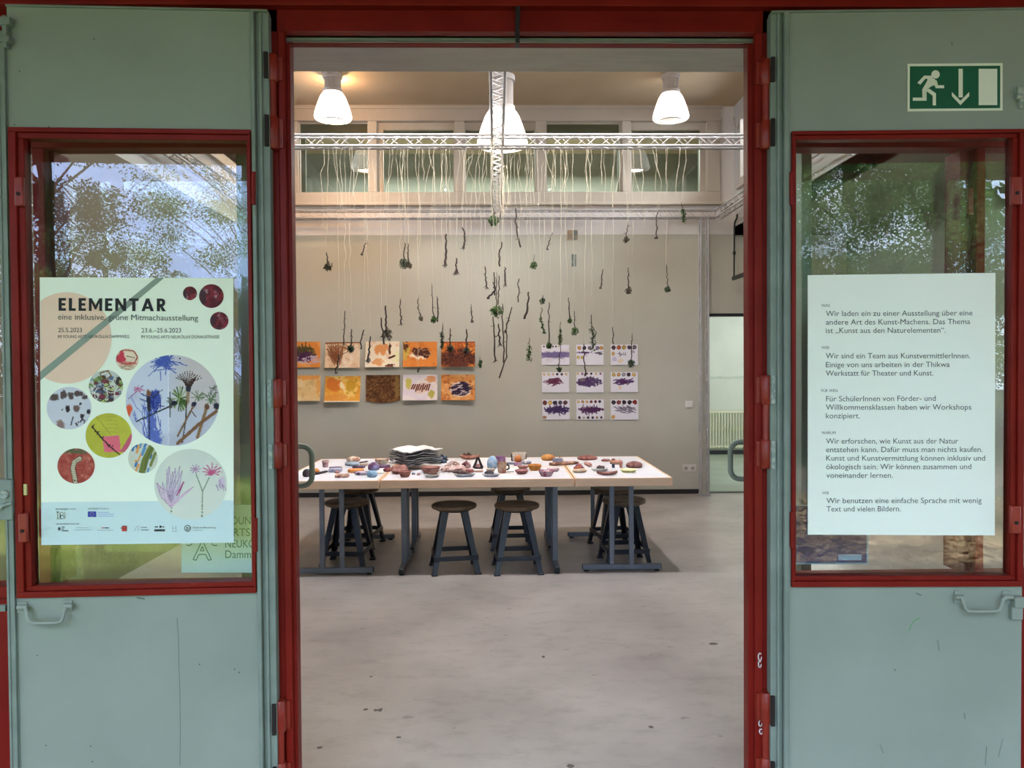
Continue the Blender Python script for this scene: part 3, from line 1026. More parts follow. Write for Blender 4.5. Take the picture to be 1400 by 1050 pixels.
def sheet_on(D, parent, quad, m, w0, w1, name, wave=0.0):
    """thin sheet with corners quad (tl, tr, br, bl), slightly wavy"""
    tl, tr, br, bl = quad
    n = 16
    mb = MB()
    front, back = [], []
    for j in range(n + 1):
        for i in range(n + 1):
            u, v = i / n, j / n
            px = (tl[0] * (1 - u) + tr[0] * u) * (1 - v) + (bl[0] * (1 - u) + br[0] * u) * v
            py = (tl[1] * (1 - u) + tr[1] * u) * (1 - v) + (bl[1] * (1 - u) + br[1] * u) * v
            k = 0
            front.append(D.uv(px, py, w0)); back.append(D.uv(px, py, w1))
    idx = lambda i, j: j * (n + 1) + i
    fs = [(idx(i, j), idx(i + 1, j), idx(i + 1, j + 1), idx(i, j + 1)) for j in range(n) for i in range(n)]
    N_ = len(front)
    fs += [tuple(N_ + k for k in f[::-1]) for f in list(fs)]
    edge = [idx(i, 0) for i in range(n)] + [idx(n, j) for j in range(n)] + [idx(i, n) for i in range(n, 0, -1)] + [idx(0, j) for j in range(n, 0, -1)]
    fs += [(edge[k], edge[(k + 1) % len(edge)], N_ + edge[(k + 1) % len(edge)], N_ + edge[k]) for k in range(len(edge))]
    mb.add(front + back, fs)
    return mb.build(name, m, parent, local=True)

# --- exhibition poster on the left door
W = -0.0065                       # the sheets hang just in front of the pane, behind the casement's face... on the glass
WP = 0.0145
post = empty('exhibition_poster', (0, 0, 0), label='large pale green ELEMENTAR poster with round picture prints on the left door glass', cat='poster')
post.matrix_basis = DL.M.copy()
P_TL, P_TR, P_BR, P_BL = (54.3, 379.2), (319.0, 380.2), (319.6, 742.0), (56.6, 745.2)
pq = (P_TL, P_TR, P_BR, P_BL)
M['poster'] = mat('poster_paper', (238, 247, 226), (240, 249, 229), scale=1.0, rough=0.75)
M['poster_blue'] = mat('poster_pale_blue', (202, 224, 220), (205, 227, 223), scale=1.0, rough=0.75)
sheet_on(DL, post, pq, M['poster'], WP - 0.0012, WP, 'paper_sheet')
def lerp(p, q, t): return (p[0] + (q[0] - p[0]) * t, p[1] + (q[1] - p[1]) * t)
tb = (686.5 - 379.5) / (745 - 379.5)
quad_print(DL, post, (lerp(P_TL, P_BL, tb), lerp(P_TR, P_BR, tb), P_BR, P_BL), M['poster_blue'], WP - 0.0015, 'blue_band')
# peach sun disc cut by the sheet's edge, grey diagonal
th = [(91 + 61.5 * math.cos(g), 462 + 62.5 * math.sin(g)) for g in np.linspace(1.35 * PI - .07, 2.65 * PI - .0, 70)]
th = [p for p in th if p[0] > 55.2]
quad_print(DL, post, [(55.2, 412)] + th + [(55.4, 513)], mat('poster_peach', (236, 204, 178), (239, 208, 182), rough=0.75), WP - 0.0017, 'peach_disc')
M['pgrey'] = mat('poster_grey_green', (140, 154, 140), (143, 157, 143), rough=0.75)
quad_print(DL, post, ((55, 508), (213, 379.8), (224.5, 379.9), (55.2, 520)), M['pgrey'], WP - 0.0019, 'grey_stripe')
def cvs(cx, cy, r, base, seed): return Canvas(cx - r - 1, cy - r - 1, cx + r + 1, cy + r + 1, 2.0, base, seed)
# big circle: photograph of twig brushes on paper with blue paint
c = cvs(236, 547.5, 64, (206, 212, 226), 3)
c.put((c.X > 231).astype(float), (196, 198, 208), 0.8)
c.put(((c.X > 231) & (c.Y < 560)).astype(float) * np.clip((c.X - 231) / 30, 0, 1), (206, 194, 192), 0.9)
c.put(((c.X < 231) & (c.X > 229.6)).astype(float), (222, 226, 236), 0.8)
c.wash((170, 172, 190), 30, .45, .75, .5)
for a in ((222, 496, 11, 6), (228, 493, 8, 6)):
    c.blob(*a, (84, 104, 178), .7)
c.scribble(224, 496, 12, 8, 26, 1.2, (74, 94, 170), L=.8)
for p in ([(203, 514), (218, 500), (240, 505)], [(220, 520), (219, 505)], [(244, 496), (256, 500)]):
    c.stroke(p, 1.2, (90, 108, 180))
c.stroke([(176, 545), (196, 527)], 1, (150, 100, 150)); c.scribble(188, 533, 8, 2, 8, 1, (196, 110, 150), L=.5)
c.blob(211, 546, 10, 14, (66, 84, 160), .4); c.scribble(210, 548, 10, 14, 18, 1.4, (40, 54, 130), L=.6)
c.blob(206, 575, 7, 18, (88, 106, 182), .7, .9); c.blob(211, 597, 11, 10, (96, 114, 186), .5); c.blob(214, 605, 7, 6, (92, 110, 184), .4)
c.scribble(205, 578, 14, 22, 22, 1.1, (86, 104, 180), L=.7, ang=1.4); c.scribble(192, 567, 10, 16, 8, 1.0, (110, 124, 190), L=1.0, ang=1.2)
c.blob(176, 560, 5, 9, (222, 96, 62), .5); c.blob(203, 538, 4, 6, (130, 88, 66), .3); c.stroke([(203, 545), (204, 560)], 5, (36, 40, 56))
c.stroke([(187, 576), (240, 552)], 2.0, (58, 60, 66)); c.stroke([(204, 556), (204, 600)], 1.6, (50, 52, 60)); c.stroke([(222, 533), (206, 545)], 1.2, (60, 60, 60))
c.stroke([(232.5, 536), (232.5, 570)], 1.2, (70, 66, 62)); c.scribble(233, 552, 3, 10, 8, 1, (70, 72, 60), L=1.2)
for k in range(26):
    g = c.rs.rand() * 2 * PI
    c.stroke([(246, 545), (246 + 11 * math.cos(g), 545 + 17 * math.sin(g))], 1.7, (66, 92, 44) if k % 3 else (150, 166, 110))
c.blob(238, 551, 5, 3.5, (34, 36, 44), .3)
for k in range(12):
    g = -PI / 2 + (k - 5.5) * 0.19
    c.stroke([(258, 534), (258 + 9 * math.cos(g), 522 + 3 * math.sin(g)), (258 + 20 * math.cos(g), 525 + 17 * math.sin(g))], 1.0, (60, 42, 34))
c.blob(257.5, 532, 4, 4.5, (44, 46, 62), .3); c.stroke([(257, 538), (256, 550)], 5, (150, 128, 100))
c.stroke([(255, 548), (254, 575), (249, 606)], 1.6, (66, 56, 48))
for k in range(20):
    g = c.rs.rand() * 2 * PI
    c.stroke([(270, 543), (270 + 10 * math.cos(g), 541 + 7 * math.sin(g))], 1.0, (110, 124, 92)); c.stroke([(287, 547), (287 + 9 * math.cos(g), 544 + 8 * math.sin(g))], 1.0, (96, 118, 84))
c.blob(265, 553, 4, 4, (42, 44, 62), .3); c.stroke([(264, 556), (243, 596)], 2.6, (124, 96, 70)); c.stroke([(262, 562), (268, 570)], 1.4, (90, 60, 46))
c.stroke([(283, 556), (270, 598)], 4.2, (140, 108, 78)); c.blob(283, 556, 4, 4.5, (104, 74, 54), .3)
c.stroke([(296, 562), (272, 580), (243, 606)], 4.6, (128, 92, 66)); c.blob(296, 555, 4.5, 5, (44, 46, 60), .3); c.scribble(291, 535, 7, 9, 14, .9, (110, 116, 104), L=.5)
c.blob(245.5, 490, 1.4, 1.4, (30, 30, 34), .05)
disc_print(DL, post, 236, 547.5, 64, 62, c, WP - 0.0019, 'round_picture_print', 64, 190)
# cherries (three dark red discs)
for k, (x, y, rx, ry) in enumerate(((259.7, 401, 9.6, 9.4), (289, 404.8, 16.8, 16.3), (299.8, 438.6, 12.6, 12.2))):
    c = cvs(x, y, rx, (136, 52, 60), 11 + k)
    c.wash((92, 38, 46), 7, .35, .65); c.wash((176, 150, 158), 6, .66, .85, .8); c.wash((70, 66, 76), 5, .62, .8, .7)
    c.blob(x - rx * .75, y, rx * .3, ry * .8, (60, 54, 60), .5, .7)
    disc_print(DL, post, x, y, rx, ry, c, WP - 0.0019, 'round_picture_print', 24, 70)
c = cvs(174, 491.5, 16, (226, 206, 178), 21)          # small apple drawing
c.blob(166, 489, 8, 9, (204, 64, 80), .4); c.blob(178, 486, 9, 6, (236, 214, 186), .3); c.blob(176, 497, 10, 3, (214, 110, 100), .5, .8)
c.stroke([(160, 482), (170, 478.5), (183, 480), (188, 488), (184, 496), (172, 498), (162, 494), (160, 486)], 1.3, (168, 66, 60)); c.stroke([(173, 487), (184, 489)], 1, (90, 80, 60)); c.scribble(175, 503, 10, 3, 7, 1, (170, 150, 120), L=.5, ang=0)
disc_print(DL, post, 174, 491.5, 15.5, 15, c, WP - 0.0019, 'round_picture_print', 26, 80)
c = cvs(144.8, 528.2, 24, (196, 200, 190), 22)        # many coloured stones
for k in range(60):
    col = ((112, 72, 60), (90, 108, 140), (128, 60, 74), (120, 148, 90), (206, 210, 196), (150, 160, 172), (178, 192, 120), (70, 60, 56))[k % 8]
    c.blob(122 + c.rs.rand() * 46, 516 + c.rs.rand() * 36, 3.0 + c.rs.rand() * 3, 2.4 + c.rs.rand() * 2, col, .3)
c.scribble(145, 532, 22, 18, 34, 1.0, (66, 54, 54), L=.16); c.scribble(145, 530, 22, 20, 12, 1.0, (226, 230, 220), L=.2)
c.stroke([(137, 510), (148, 507), (152, 514), (143, 520), (137, 512)], 1.6, (120, 92, 50))
disc_print(DL, post, 144.8, 528.2, 23.4, 22.4, c, WP - 0.0019, 'round_picture_print', 34, 100)
c = cvs(94.5, 558, 31, (206, 208, 216), 23)           # white with brown prints
for x, y, rx, ry in ((75, 543, 7, 5), (88, 540, 6, 6), (97, 541, 4, 6), (107, 538, 8, 4), (116, 543, 5, 3)):
    c.blob(x, y, rx, ry, (92, 76, 74), .6)
c.blob(92.5, 558.5, 3.4, 5.4, (52, 42, 42), .4); c.blob(104.5, 559, 5.6, 6, (112, 92, 86), .4); c.blob(121, 563, 3, 3.8, (54, 50, 56), .4); c.blob(112, 569, 2.6, 3.6, (64, 54, 58), .4)
c.stroke([(100, 570), (97, 581)], 1.6, (62, 54, 56)); c.stroke([(115, 567), (110, 577)], 1.8, (72, 60, 72)); c.blob(110, 552, 2, 2, (60, 54, 58), .3); c.blob(85, 560, 1.2, 1.4, (90, 80, 84), .3)
for k in range(9):
    c.blob(102 + c.rs.rand() * 18, 572 + c.rs.rand() * 10, 1.4, 1.6, (90, 76, 82), .4)
c.blob(83, 582, 8, 6, (124, 92, 84), .6, .8); c.blob(81, 577, 5, 4, (150, 120, 108), .6, .7)
disc_print(DL, post, 94.5, 558, 30.6, 29, c, WP - 0.0019, 'round_picture_print', 40, 120)
c = cvs(148.6, 595.5, 32, (192, 190, 70), 24)         # yellow disc with pink square and dark twig
c.wash((178, 176, 62), 18, .4, .7, .7); c.stroke([(130, 567), (151, 594)], 1.2, (160, 158, 60))
for k in range(5):
    c.stroke([(146, 570 + k * 5), (155, 569 + k * 5.4), (160, 571 + k * 5)], .9, (168, 164, 70))
c.put(((c.X > 140 + (c.Y - 597) * 0.12) & (c.X < 163 + (c.Y - 597) * .12) & (c.Y > 597 - (c.X - 140) * .08) & (c.Y < 618)).astype(float), (224, 110, 124))
c.put((c.X + (c.Y - 595) * .62 > 178.0).astype(float) * (c.Y < 618), (198, 96, 112))
tw = [(126, 583), (133, 592), (142, 602), (152, 612), (163, 621)]
c.stroke(tw, 1.6, (58, 44, 40))
for k in range(26):
    t = c.rs.rand() * 3.9; i = int(t); q = lerp(tw[i], tw[i + 1], t - i)
    c.stroke([q, (q[0] + (c.rs.rand() - .5) * 6, q[1] + (c.rs.rand() - .5) * 6)], 1.2, (54, 40, 40))
disc_print(DL, post, 148.6, 595.5, 31.6, 30.5, c, WP - 0.0019, 'round_picture_print', 40, 120)
c = cvs(104, 637, 26, (178, 90, 76), 25)              # red disc with a pale caterpillar
c.wash((156, 66, 56), 7, .4, .65); c.wash((204, 136, 112), 5, .6, .8, .8); c.blob(98, 616, 16, 4, (84, 98, 64), .7, .9); c.blob(112, 618, 10, 3, (96, 100, 70), .7, .8)
cat_ = [(109, 627), (101.5, 632), (99.5, 641), (101.5, 650), (103, 658)]
c.stroke(cat_, 7.4, (96, 72, 56)); c.stroke(cat_, 5.4, (206, 196, 166))
for k in range(14):
    t = k / 13 * 3.9; i = int(t); q = lerp(cat_[i], cat_[i + 1], t - i)
    c.stroke([(q[0] - 2.4, q[1]), (q[0] + 2.4, q[1] + .6)], .7, (120, 104, 84))
c.blob(102, 657, 1.5, 1.2, (40, 26, 26), .1)
disc_print(DL, post, 104, 637, 25.5, 24, c, WP - 0.0019, 'round_picture_print', 34, 100)
c = cvs(195.5, 626.5, 21, (206, 210, 190), 26)        # blue, orange and olive strokes
for k in range(26):
    col = ((64, 116, 176), (222, 160, 92), (206, 212, 196), (100, 148, 190))[k % 4]
    x, y = 178 + c.rs.rand() * 26, 608 + c.rs.rand() * 38
    c.stroke([(x, y), (x + 2 + 2 * c.rs.rand(), y - 9)], 3.2, col)
c.stroke([(207, 612), (198, 630), (194, 646)], 9, (112, 122, 62)); c.stroke([(208, 612), (200, 628), (198, 642)], 1.4, (86, 96, 50)); c.stroke([(212, 620), (206, 636)], 4, (122, 132, 72))
disc_print(DL, post, 195.5, 626.5, 20.2, 20.4, c, WP - 0.0019, 'round_picture_print', 30, 90)
c = cvs(260.5, 662, 50, (216, 222, 206), 27)          # pale disc with flower drawings
c.wash((208, 216, 204), 30, .4, .7, .6)
def petal(pts, col, line): 
    for k in range(len(pts) - 1):
        c.stroke([pts[k], pts[k + 1]], 0.9, line)
    cx_, cy_ = sum(p[0] for p in pts) / len(pts), sum(p[1] for p in pts) / len(pts)
    for p in pts:
        c.stroke([(cx_, cy_), lerp((cx_, cy_), p, .85)], 3.2, col, .5)
for tip in ((215, 661), (222, 660), (228, 642), (231, 637), (236, 645), (240, 640), (246, 637), (249, 644), (250, 660)):
    petal([(233, 692), ((233 + tip[0]) / 2 - 3, (692 + tip[1]) / 2), tip, ((233 + tip[0]) / 2 + 3, (692 + tip[1]) / 2 + 3), (235, 693)], (206, 190, 206), (150, 130, 156))
for tip in ((214, 661), (264, 666)):
    petal([(234, 694), ((234 + tip[0]) / 2 - 4, (694 + tip[1]) / 2 + 2), tip, ((234 + tip[0]) / 2 + 3, (694 + tip[1]) / 2 - 6), (235, 691)], (218, 190, 208), (176, 130, 160))
c.stroke([(251, 659), (247, 668), (242, 677)], 1.8, (170, 70, 120)); c.stroke([(235, 694), (233, 706)], 1.0, (120, 140, 110))
c.stroke([(276, 708), (277, 672), (268, 648)], 1.2, (104, 132, 98)); c.stroke([(277, 672), (286, 653)], 1.2, (104, 132, 98))
for k in range(9):
    g = k * 2 * PI / 9
    c.stroke([(267, 642), (267 + 7 * math.cos(g), 641 + 6 * math.sin(g))], 1.3, (178, 140, 170)); 
for k in range(9):
    g = PI * 0.75 + k * 1.5 * PI / 8
    c.stroke([(290, 646), (290 + 13 * math.cos(g), 643 + 9 * math.sin(g))], 1.6, (196, 110, 142))
c.blob(288, 647, 4, 4, (196, 92, 128), .3); c.blob(303, 660, 6, 9, (212, 192, 208), .5, .9); c.scribble(302, 662, 6, 10, 8, .8, (160, 140, 164), L=.6, ang=1.2)
disc_print(DL, post, 260.5, 662, 49.6, 48.2, c, WP - 0.0019, 'round_picture_print', 50, 140)
# lettering
I, G2, G3 = M['ink'], M['ink_grey'], M['ink_pale']
t_ = .25
LET = {'E': (.58, [[(0, 0), (t_, 0), (t_, 1), (0, 1)], [(t_, 0), (.58, 0), (.58, .2), (t_, .2)], [(t_, .41), (.53, .41), (.53, .6), (t_, .6)], [(t_, .8), (.58, .8), (.58, 1), (t_, 1)]]),
       'L': (.54, [[(0, 0), (t_, 0), (t_, 1), (0, 1)], [(t_, 0), (.54, 0), (.54, .2), (t_, .2)]]),
       'M': (1.04, [[(0, 0), (.22, 0), (.22, 1), (0, 1)], [(.82, 0), (1.04, 0), (1.04, 1), (.82, 1)], [(.22, 1), (.22, .62), (.46, .12), (.52, .12), (.52, .45)], [(.82, 1), (.52, .45), (.52, .12), (.58, .12), (.82, .62)]]),
       'N': (.86, [[(0, 0), (.23, 0), (.23, 1), (0, 1)], [(.63, 0), (.86, 0), (.86, 1), (.63, 1)], [(.23, 1), (.23, .62), (.63, 0), (.63, .38)]]),
       'T': (.74, [[(0, .8), (.74, .8), (.74, 1), (0, 1)], [(.245, 0), (.495, 0), (.495, .8), (.245, .8)]]),
       'A': (.98, [[(0, 0), (.26, 0), (.33, .19), (.49, .66), (.49, 1), (.37, 1)], [(.98, 0), (.61, 1), (.49, 1), (.49, .66), (.65, .19), (.72, 0)], [(.33, .19), (.65, .19), (.585, .37), (.395, .37)]]),
       'R': (.70, [[(0, 0), (t_, 0), (t_, 1), (0, 1)], [(t_, .8), (t_, 1), (.4, 1), (.56, .94), (.645, .82), (.4, .8)], [(.4, .8), (.645, .82), (.66, .7), (.645, .56), (.40, .57), (.43, .69)], [(t_, .37), (.44, .37), (.56, .43), (.645, .56), (.40, .57), (t_, .57)], [(.24, .37), (.44, 0), (.72, 0), (.46, .39)]])}
tl_ = MB()
total_ = sum(LET[q][0] for q in 'ELEMENTAR')
gap_ = (146.5 / 17.4 - total_) / 8
cx0 = 0.0
for q in 'ELEMENTAR':
    for poly in LET[q][1]:
        tl_.add([DL.uv(80 + (cx0 + u) * 17.4, 424.8 + (cx0 + u) * 17.4 / 146.5 * .8 - v * 17.4, WP - 0.0026) for u, v in poly], [tuple(range(len(poly)))])
    cx0 += LET[q][0] + gap_
tl_.build('title_lettering', I, post, local=True, smooth=False)
text_on(DL, post, 'eine inklusive, grüne Mitmachausstellung', 79.3, 270.8, 436.8, 7.6, G2, WP - 0.0026, name='subtitle_lettering', yb1=438.4)
text_on(DL, post, '25.5.2023', 79.5, 112, 454.2, 6.0, G2, WP - 0.0026, name='date_lettering')
text_on(DL, post, '23.6.–25.6.2023', 193.5, 247.5, 454.6, 6.0, G2, WP - 0.0026, name='date_lettering')
text_on(DL, post, 'IM YOUNG ARTS NEUKÖLLN DAMMWEG', 79.2, 176.5, 462.2, 4.1, G2, WP - 0.0026, name='venue_lettering')
text_on(DL, post, 'IM YOUNG ARTS NEUKÖLLN DONAUSTRASSE', 193.2, 299.8, 462.6, 4.1, G2, WP - 0.0026, name='venue_lettering')
text_on(DL, post, 'EIN PROJEKT VON', 76.3, 103, 697.0, 2.1, G2, WP - 0.0026, name='credit_lettering')
text_on(DL, post, 'GEFÖRDERT DURCH', 120, 149, 696.6, 2.1, G2, WP - 0.0026, name='credit_lettering')
text_on(DL, post, 'IN KOOPERATION MIT', 76.8, 108.5, 717.4, 2.1, G2, WP - 0.0026, name='credit_lettering')
lw_ = WP - 0.0026
def logo(pieces, name='partner_logo'):
    """small printed mark: list of (material, polygon) and strokes"""
    mb = MB(); mats = []
    for m, pts in pieces:
        if m not in mats:
            mats.append(m)
        mb.add([DL.uv(x, y, lw_) for x, y in pts], [tuple(range(len(pts)))], mats.index(m))
    return mb.build(name, mats, post, local=True, smooth=False)
def sl(x0, y0, x1, y1, w, m):
    dx, dy = x1 - x0, y1 - y0; l = math.hypot(dx, dy) or 1; nx, ny = -dy / l * w / 2, dx / l * w / 2
    return (m, [(x0 + nx, y0 + ny), (x1 + nx, y1 + ny), (x1 - nx, y1 - ny), (x0 - nx, y0 - ny)])
def arcl(cx, cy, r, a0, a1, w, m, n=10, ry=None):
    ry = ry or r
    ps = [(cx + r * math.cos(a0 + (a1 - a0) * k / n), cy + ry * math.sin(a0 + (a1 - a0) * k / n)) for k in range(n + 1)]
    return [sl(*ps[k], *ps[k + 1], w, m) for k in range(n)]
OL = mat('olive_print', (120, 118, 70), (126, 124, 76)); EU = mat('blue_print', (44, 58, 150), (48, 62, 156)); EUP = mat('pale_blue_print', (140, 154, 200), (146, 160, 206)); RD = mat('red_print', (190, 60, 56), (196, 66, 60)); GN = mat('green_print', (90, 120, 80), (96, 126, 86)); YE = mat('yellow_print', (230, 208, 80), (236, 214, 86))
logo([sl(77, 700, 81, 700, 1, I), sl(79, 700, 79, 709.5, 1.0, OL), sl(82, 701, 82, 708, .9, I), sl(77.5, 709.3, 84, 709.3, .8, OL), sl(88.8, 700, 88.8, 709.5, .8, OL)] + arcl(84.5, 702.6, 2.2, 0, 6.28, .8, OL) + arcl(85, 707, 2.4, 0, 6.28, .8, I), 'project_logo')
flag = [(EU, [(120, 699.2), (131.5, 699.2), (131.5, 706.8), (120, 706.8)])]
fo = logo(flag, 'flag_logo')
sm = MB()
for k in range(12):
    g = k * PI / 6
    cx_, cy_ = 125.7 + 2.3 * math.cos(g), 703 + 2.3 * math.sin(g)
    sm.add([DL.uv(cx_ - .35, cy_, lw_ - .0004), DL.uv(cx_, cy_ + .35, lw_ - .0004), DL.uv(cx_ + .35, cy_, lw_ - .0004), DL.uv(cx_, cy_ - .35, lw_ - .0004)], [(0, 1, 2, 3)])
sm.build('flag_stars', YE, post, local=True, smooth=False)
logo([sl(133.5, 700.4, 149, 700.4, .8, EUP), sl(133.5, 703, 156, 703, .8, EUP), sl(133.5, 705.8, 155.5, 705.8, .8, EUP)], 'flag_caption')
star = [sl(81, 723, 81 + 2.6 * math.cos(k * PI / 4), 723 + 3 * math.sin(k * PI / 4), .7, I) for k in range(8)]
logo(star + [sl(84.5, 720.6, 88.5, 720.6, 1.1, I), sl(84.5, 723.2, 87.5, 723.2, 1.1, I), sl(84.5, 725.8, 93.5, 725.8, 1.3, I)])
logo([sl(104, 721.6, 121.5, 721.6, .5, G3), sl(102, 724.6, 125, 724.6, .6, G3)])
logo([sl(139, 721.8, 142, 721.8, 1.3, RD), sl(142.6, 721.8, 149, 721.8, 1.3, I), sl(133, 725, 154.5, 725, .6, G3)])
logo([(RD, [(166.5, 719.2), (173.5, 719.2), (173.5, 726.4), (166.5, 726.4)]), (GN, [(165, 721), (168, 721), (168, 723), (165, 723)]), sl(167, 719, 173, 719, .7, I), sl(173.5, 719, 173.5, 726.4, .6, GN), sl(168, 723.6, 172.5, 722.4, .7, I)])
logo([sl(183.5, 726, 187, 719.6, .5, G3), sl(187, 719.6, 191, 719.6, .5, G3), sl(188, 726, 190, 721, .5, G3), sl(192.5, 721, 201, 721, .9, G2), sl(192.5, 724.6, 203.5, 724.6, .9, G2)])
logo([sl(211.5, 720.4, 216, 720.4, 1.5, I), (I, [(218, 718.6), (221, 718.6), (221, 721.6), (218, 721.6)]), sl(222, 720.4, 224.5, 720.4, 1.5, I), sl(211, 725, 225.5, 725, 3.0, I), sl(212, 725, 224.5, 725, .7, M['poster_blue'])])
logo([sl(236, 718.4, 236, 726.6, .5, G3), sl(240.6, 718.4, 240.6, 726.6, .5, G3), sl(236, 722, 240.6, 722, .5, G3), sl(236, 726.6, 242, 726.6, .5, G3)])
logo(arcl(256.5, 722.3, 4.2, 0, 6.28, .9, G2, 18) + [sl(254, 725, 258, 719.5, .8, G2), sl(256, 726, 260, 721, .8, G2), sl(254.5, 720, 256.5, 724, .8, G2)])
text_on(DL, post, 'Schule am Bienwaldring', 263.5, 295, 722.2, 2.0, I, lw_, name='credit_lettering')
logo([sl(264, 725, 277.5, 725, .6, G3)], 'credit_line')

# --- text notice on the right door
note = empty('exhibition_notice', (0, 0, 0), label='pale sheet of printed German text on the right door glass', cat='notice')
note.matrix_basis = DR.M.copy()
sheet_on(DR, note, ((1104.3, 376.2), (1361, 373), (1360, 732), (1104.3, 731)), M['paper'], WP - 0.0012, WP, 'paper_sheet')
def nl(s, x0, x1, y, cap=7.3, m=None, y1=None):
    text_on(DR, note, s, x0, x1, y, cap, m or G2, WP - 0.0018, name='text_line' if cap > 5 else 'heading', yb1=y1)
for s, x0, x1, y in (('WAS', 1123, 1134.5, 419.6), ('WER', 1123, 1134, 477.2), ('FÜR WEN', 1123, 1145, 536.0), ('WARUM', 1123.2, 1142.5, 593.6), ('WIE', 1124, 1133.2, 675.8)):
    nl(s, x0, x1, y, 3.8, G2)
for s, x0, x1, y, y1 in (
    ('Wir laden ein zu einer Ausstellung über eine', 1129, 1329.6, 432.2, 431.2),
    ('andere Art des Kunst-Machens. Das Thema', 1129.2, 1326.4, 444.0, 443.0),
    ('ist „Kunst aus den Naturelementen“.', 1129.2, 1293, 455.4, 454.8),
    ('Wir sind ein Team aus KunstvermittlerInnen.', 1129, 1326.4, 490.0, 489.8),
    ('Einige von uns arbeiten in der Thikwa', 1129.2, 1298.4, 502.2, 501.6),
    ('Werkstatt für Theater und Kunst.', 1129, 1276, 513.8, 513.4),
    ('Für SchülerInnen von Förder- und', 1129.4, 1279.3, 548.8, 548.0),
    ('Willkommensklassen haben wir Workshops', 1129, 1328, 560.2, 560.0),
    ('konzipiert.', 1129.2, 1175.6, 572.0, 571.8),
    ('Wir erforschen, wie Kunst aus der Natur', 1129.4, 1310, 606.6, 606.4),
    ('entstehen kann. Dafür muss man nichts kaufen.', 1129.4, 1343.3, 618.2, 617.8),
    ('Kunst und Kunstvermittlung können inklusiv und', 1129.5, 1346.8, 629.8, 629.8),
    ('ökologisch sein. Wir können zusammen und', 1129.5, 1328, 641.6, 641.4),
    ('voneinander lernen.', 1129.8, 1220.6, 653.4, 653.2),
    ('Wir benutzen eine einfache Sprache mit wenig', 1129.8, 1342, 688.0, 687.6),
    ('Text und vielen Bildern.', 1130, 1231.5, 699.4, 699.0)):
    nl(s, x0, x1, y, 7.2, G2, y1)

# --- emergency exit sign
sg = empty('exit_sign', (0, 0, 0), label='green and white emergency exit sign at the top of the right door', cat='sign')
sg.matrix_basis = DR.M.copy()
sq_ = ((1240.8, 87.2), (1370.8, 86.2), (1370.8, 151), (1240.6, 152.4))
sheet_on(DR, sg, sq_, M['sign_white'], -0.003, 0.0, 'sign_plate')
quad_print(DR, sg, ((1244, 90.6), (1367.6, 89.8), (1367.4, 147.8), (1243.8, 148.8)), M['sign_green'], -0.0036, 'green_field')
def pic(polys, name):
    mb = MB()
    for p in polys:
        mb.add([DR.uv(1000 + x / 3.5, y / 3.5, -0.0042) for x, y in p], [tuple(range(len(p)))])
    return mb.build(name, M['sign_white'], sg, local=True, smooth=False)
pic([[(977 + 20 * math.cos(k * PI / 12), 356 + 20 * math.sin(k * PI / 12)) for k in range(24)],
     [(922, 362), (962, 362), (960, 377), (928, 377)], [(922, 362), (928, 377), (904, 405), (890, 396)],
     [(940, 366), (966, 374), (984, 388), (982, 404), (958, 412), (930, 432), (934, 450), (914, 450), (913, 428), (936, 388)],
     [(966, 398), (984, 388), (988, 408), (1018, 408), (1018, 422), (978, 422)],
     [(913, 428), (934, 436), (934, 482), (868, 482), (868, 467), (914, 467)],
     [(928, 432), (946, 424), (979, 447), (979, 504), (963, 504), (963, 458)]], 'running_figure')
pic([[(1087, 329), (1107, 329), (1107, 466), (1087, 466)], [(1055, 440), (1096, 482), (1138, 440), (1138, 460), (1096, 503), (1055, 460)]], 'down_arrow')
pic([[(1183, 329), (1272, 329), (1272, 503), (1183, 503)]], 'door_symbol')

# --- boards on the facade glazing seen through the door glass
class Flat:
    def uv(s, px, py, w=0.0):
        return at(px, py, s.Y + w) - s.o
YS = Y1 + 0.008
def facade_board(name, px, py, label):
    o = empty(name, at(px, py, YS), label=label, cat='sign')
    F = Flat(); F.Y = YS; F.o = at(px, py, YS)
    return o, F
ag, F = facade_board('arts_sign', 300, 740, 'pale green lettered sign behind the lower right of the left door glass')
M['mint'] = mat('mint_sign', (222, 246, 230), (228, 250, 236), rough=0.6)
M['mint_ink'] = mat('green_sign_ink', (70, 122, 98), (76, 128, 104), rough=0.6)
sb = MB(); sb.add([F.uv(248, 690), F.uv(382, 690), F.uv(382, 783), F.uv(248, 783), F.uv(248, 690, .003), F.uv(382, 690, .003), F.uv(382, 783, .003), F.uv(248, 783, .003)], [(0, 1, 2, 3), (7, 6, 5, 4), (0, 4, 5, 1), (1, 5, 6, 2), (2, 6, 7, 3), (3, 7, 4, 0)])
sb.build('sign_board', M['mint'], ag, local=True, smooth=False)
for s, x1, y in (('YOUNG', 352, 717), ('ARTS', 342, 733), ('NEUKÖLLN', 370, 748.5), ('Dammweg', 366, 763)):
    text_on(F, ag, s, 308, x1, y, 10.5, M['mint_ink'], -0.0008, name='sign_lettering')
am = MB()
def seg(x0, y0, x1, y1, w):
    dx, dy = x1 - x0, y1 - y0; l = math.hypot(dx, dy); nx, ny = -dy / l * w / 2, dx / l * w / 2
    am.add([F.uv(x0 + nx, y0 + ny, -.0008), F.uv(x1 + nx, y1 + ny, -.0008), F.uv(x1 - nx, y1 - ny, -.0008), F.uv(x0 - nx, y0 - ny, -.0008)], [(0, 1, 2, 3)])
for a in ((264, 765, 275, 742), (268, 766, 272, 758), (275, 742, 278, 742), (278, 742, 289, 765), (285, 766, 281, 758), (264, 765, 268, 766), (285, 766, 289, 765), (272, 758, 281, 758), (274, 753, 279, 753), (276.5, 747, 274, 753), (276.5, 747, 279, 753)):
    seg(*a, 1.3)
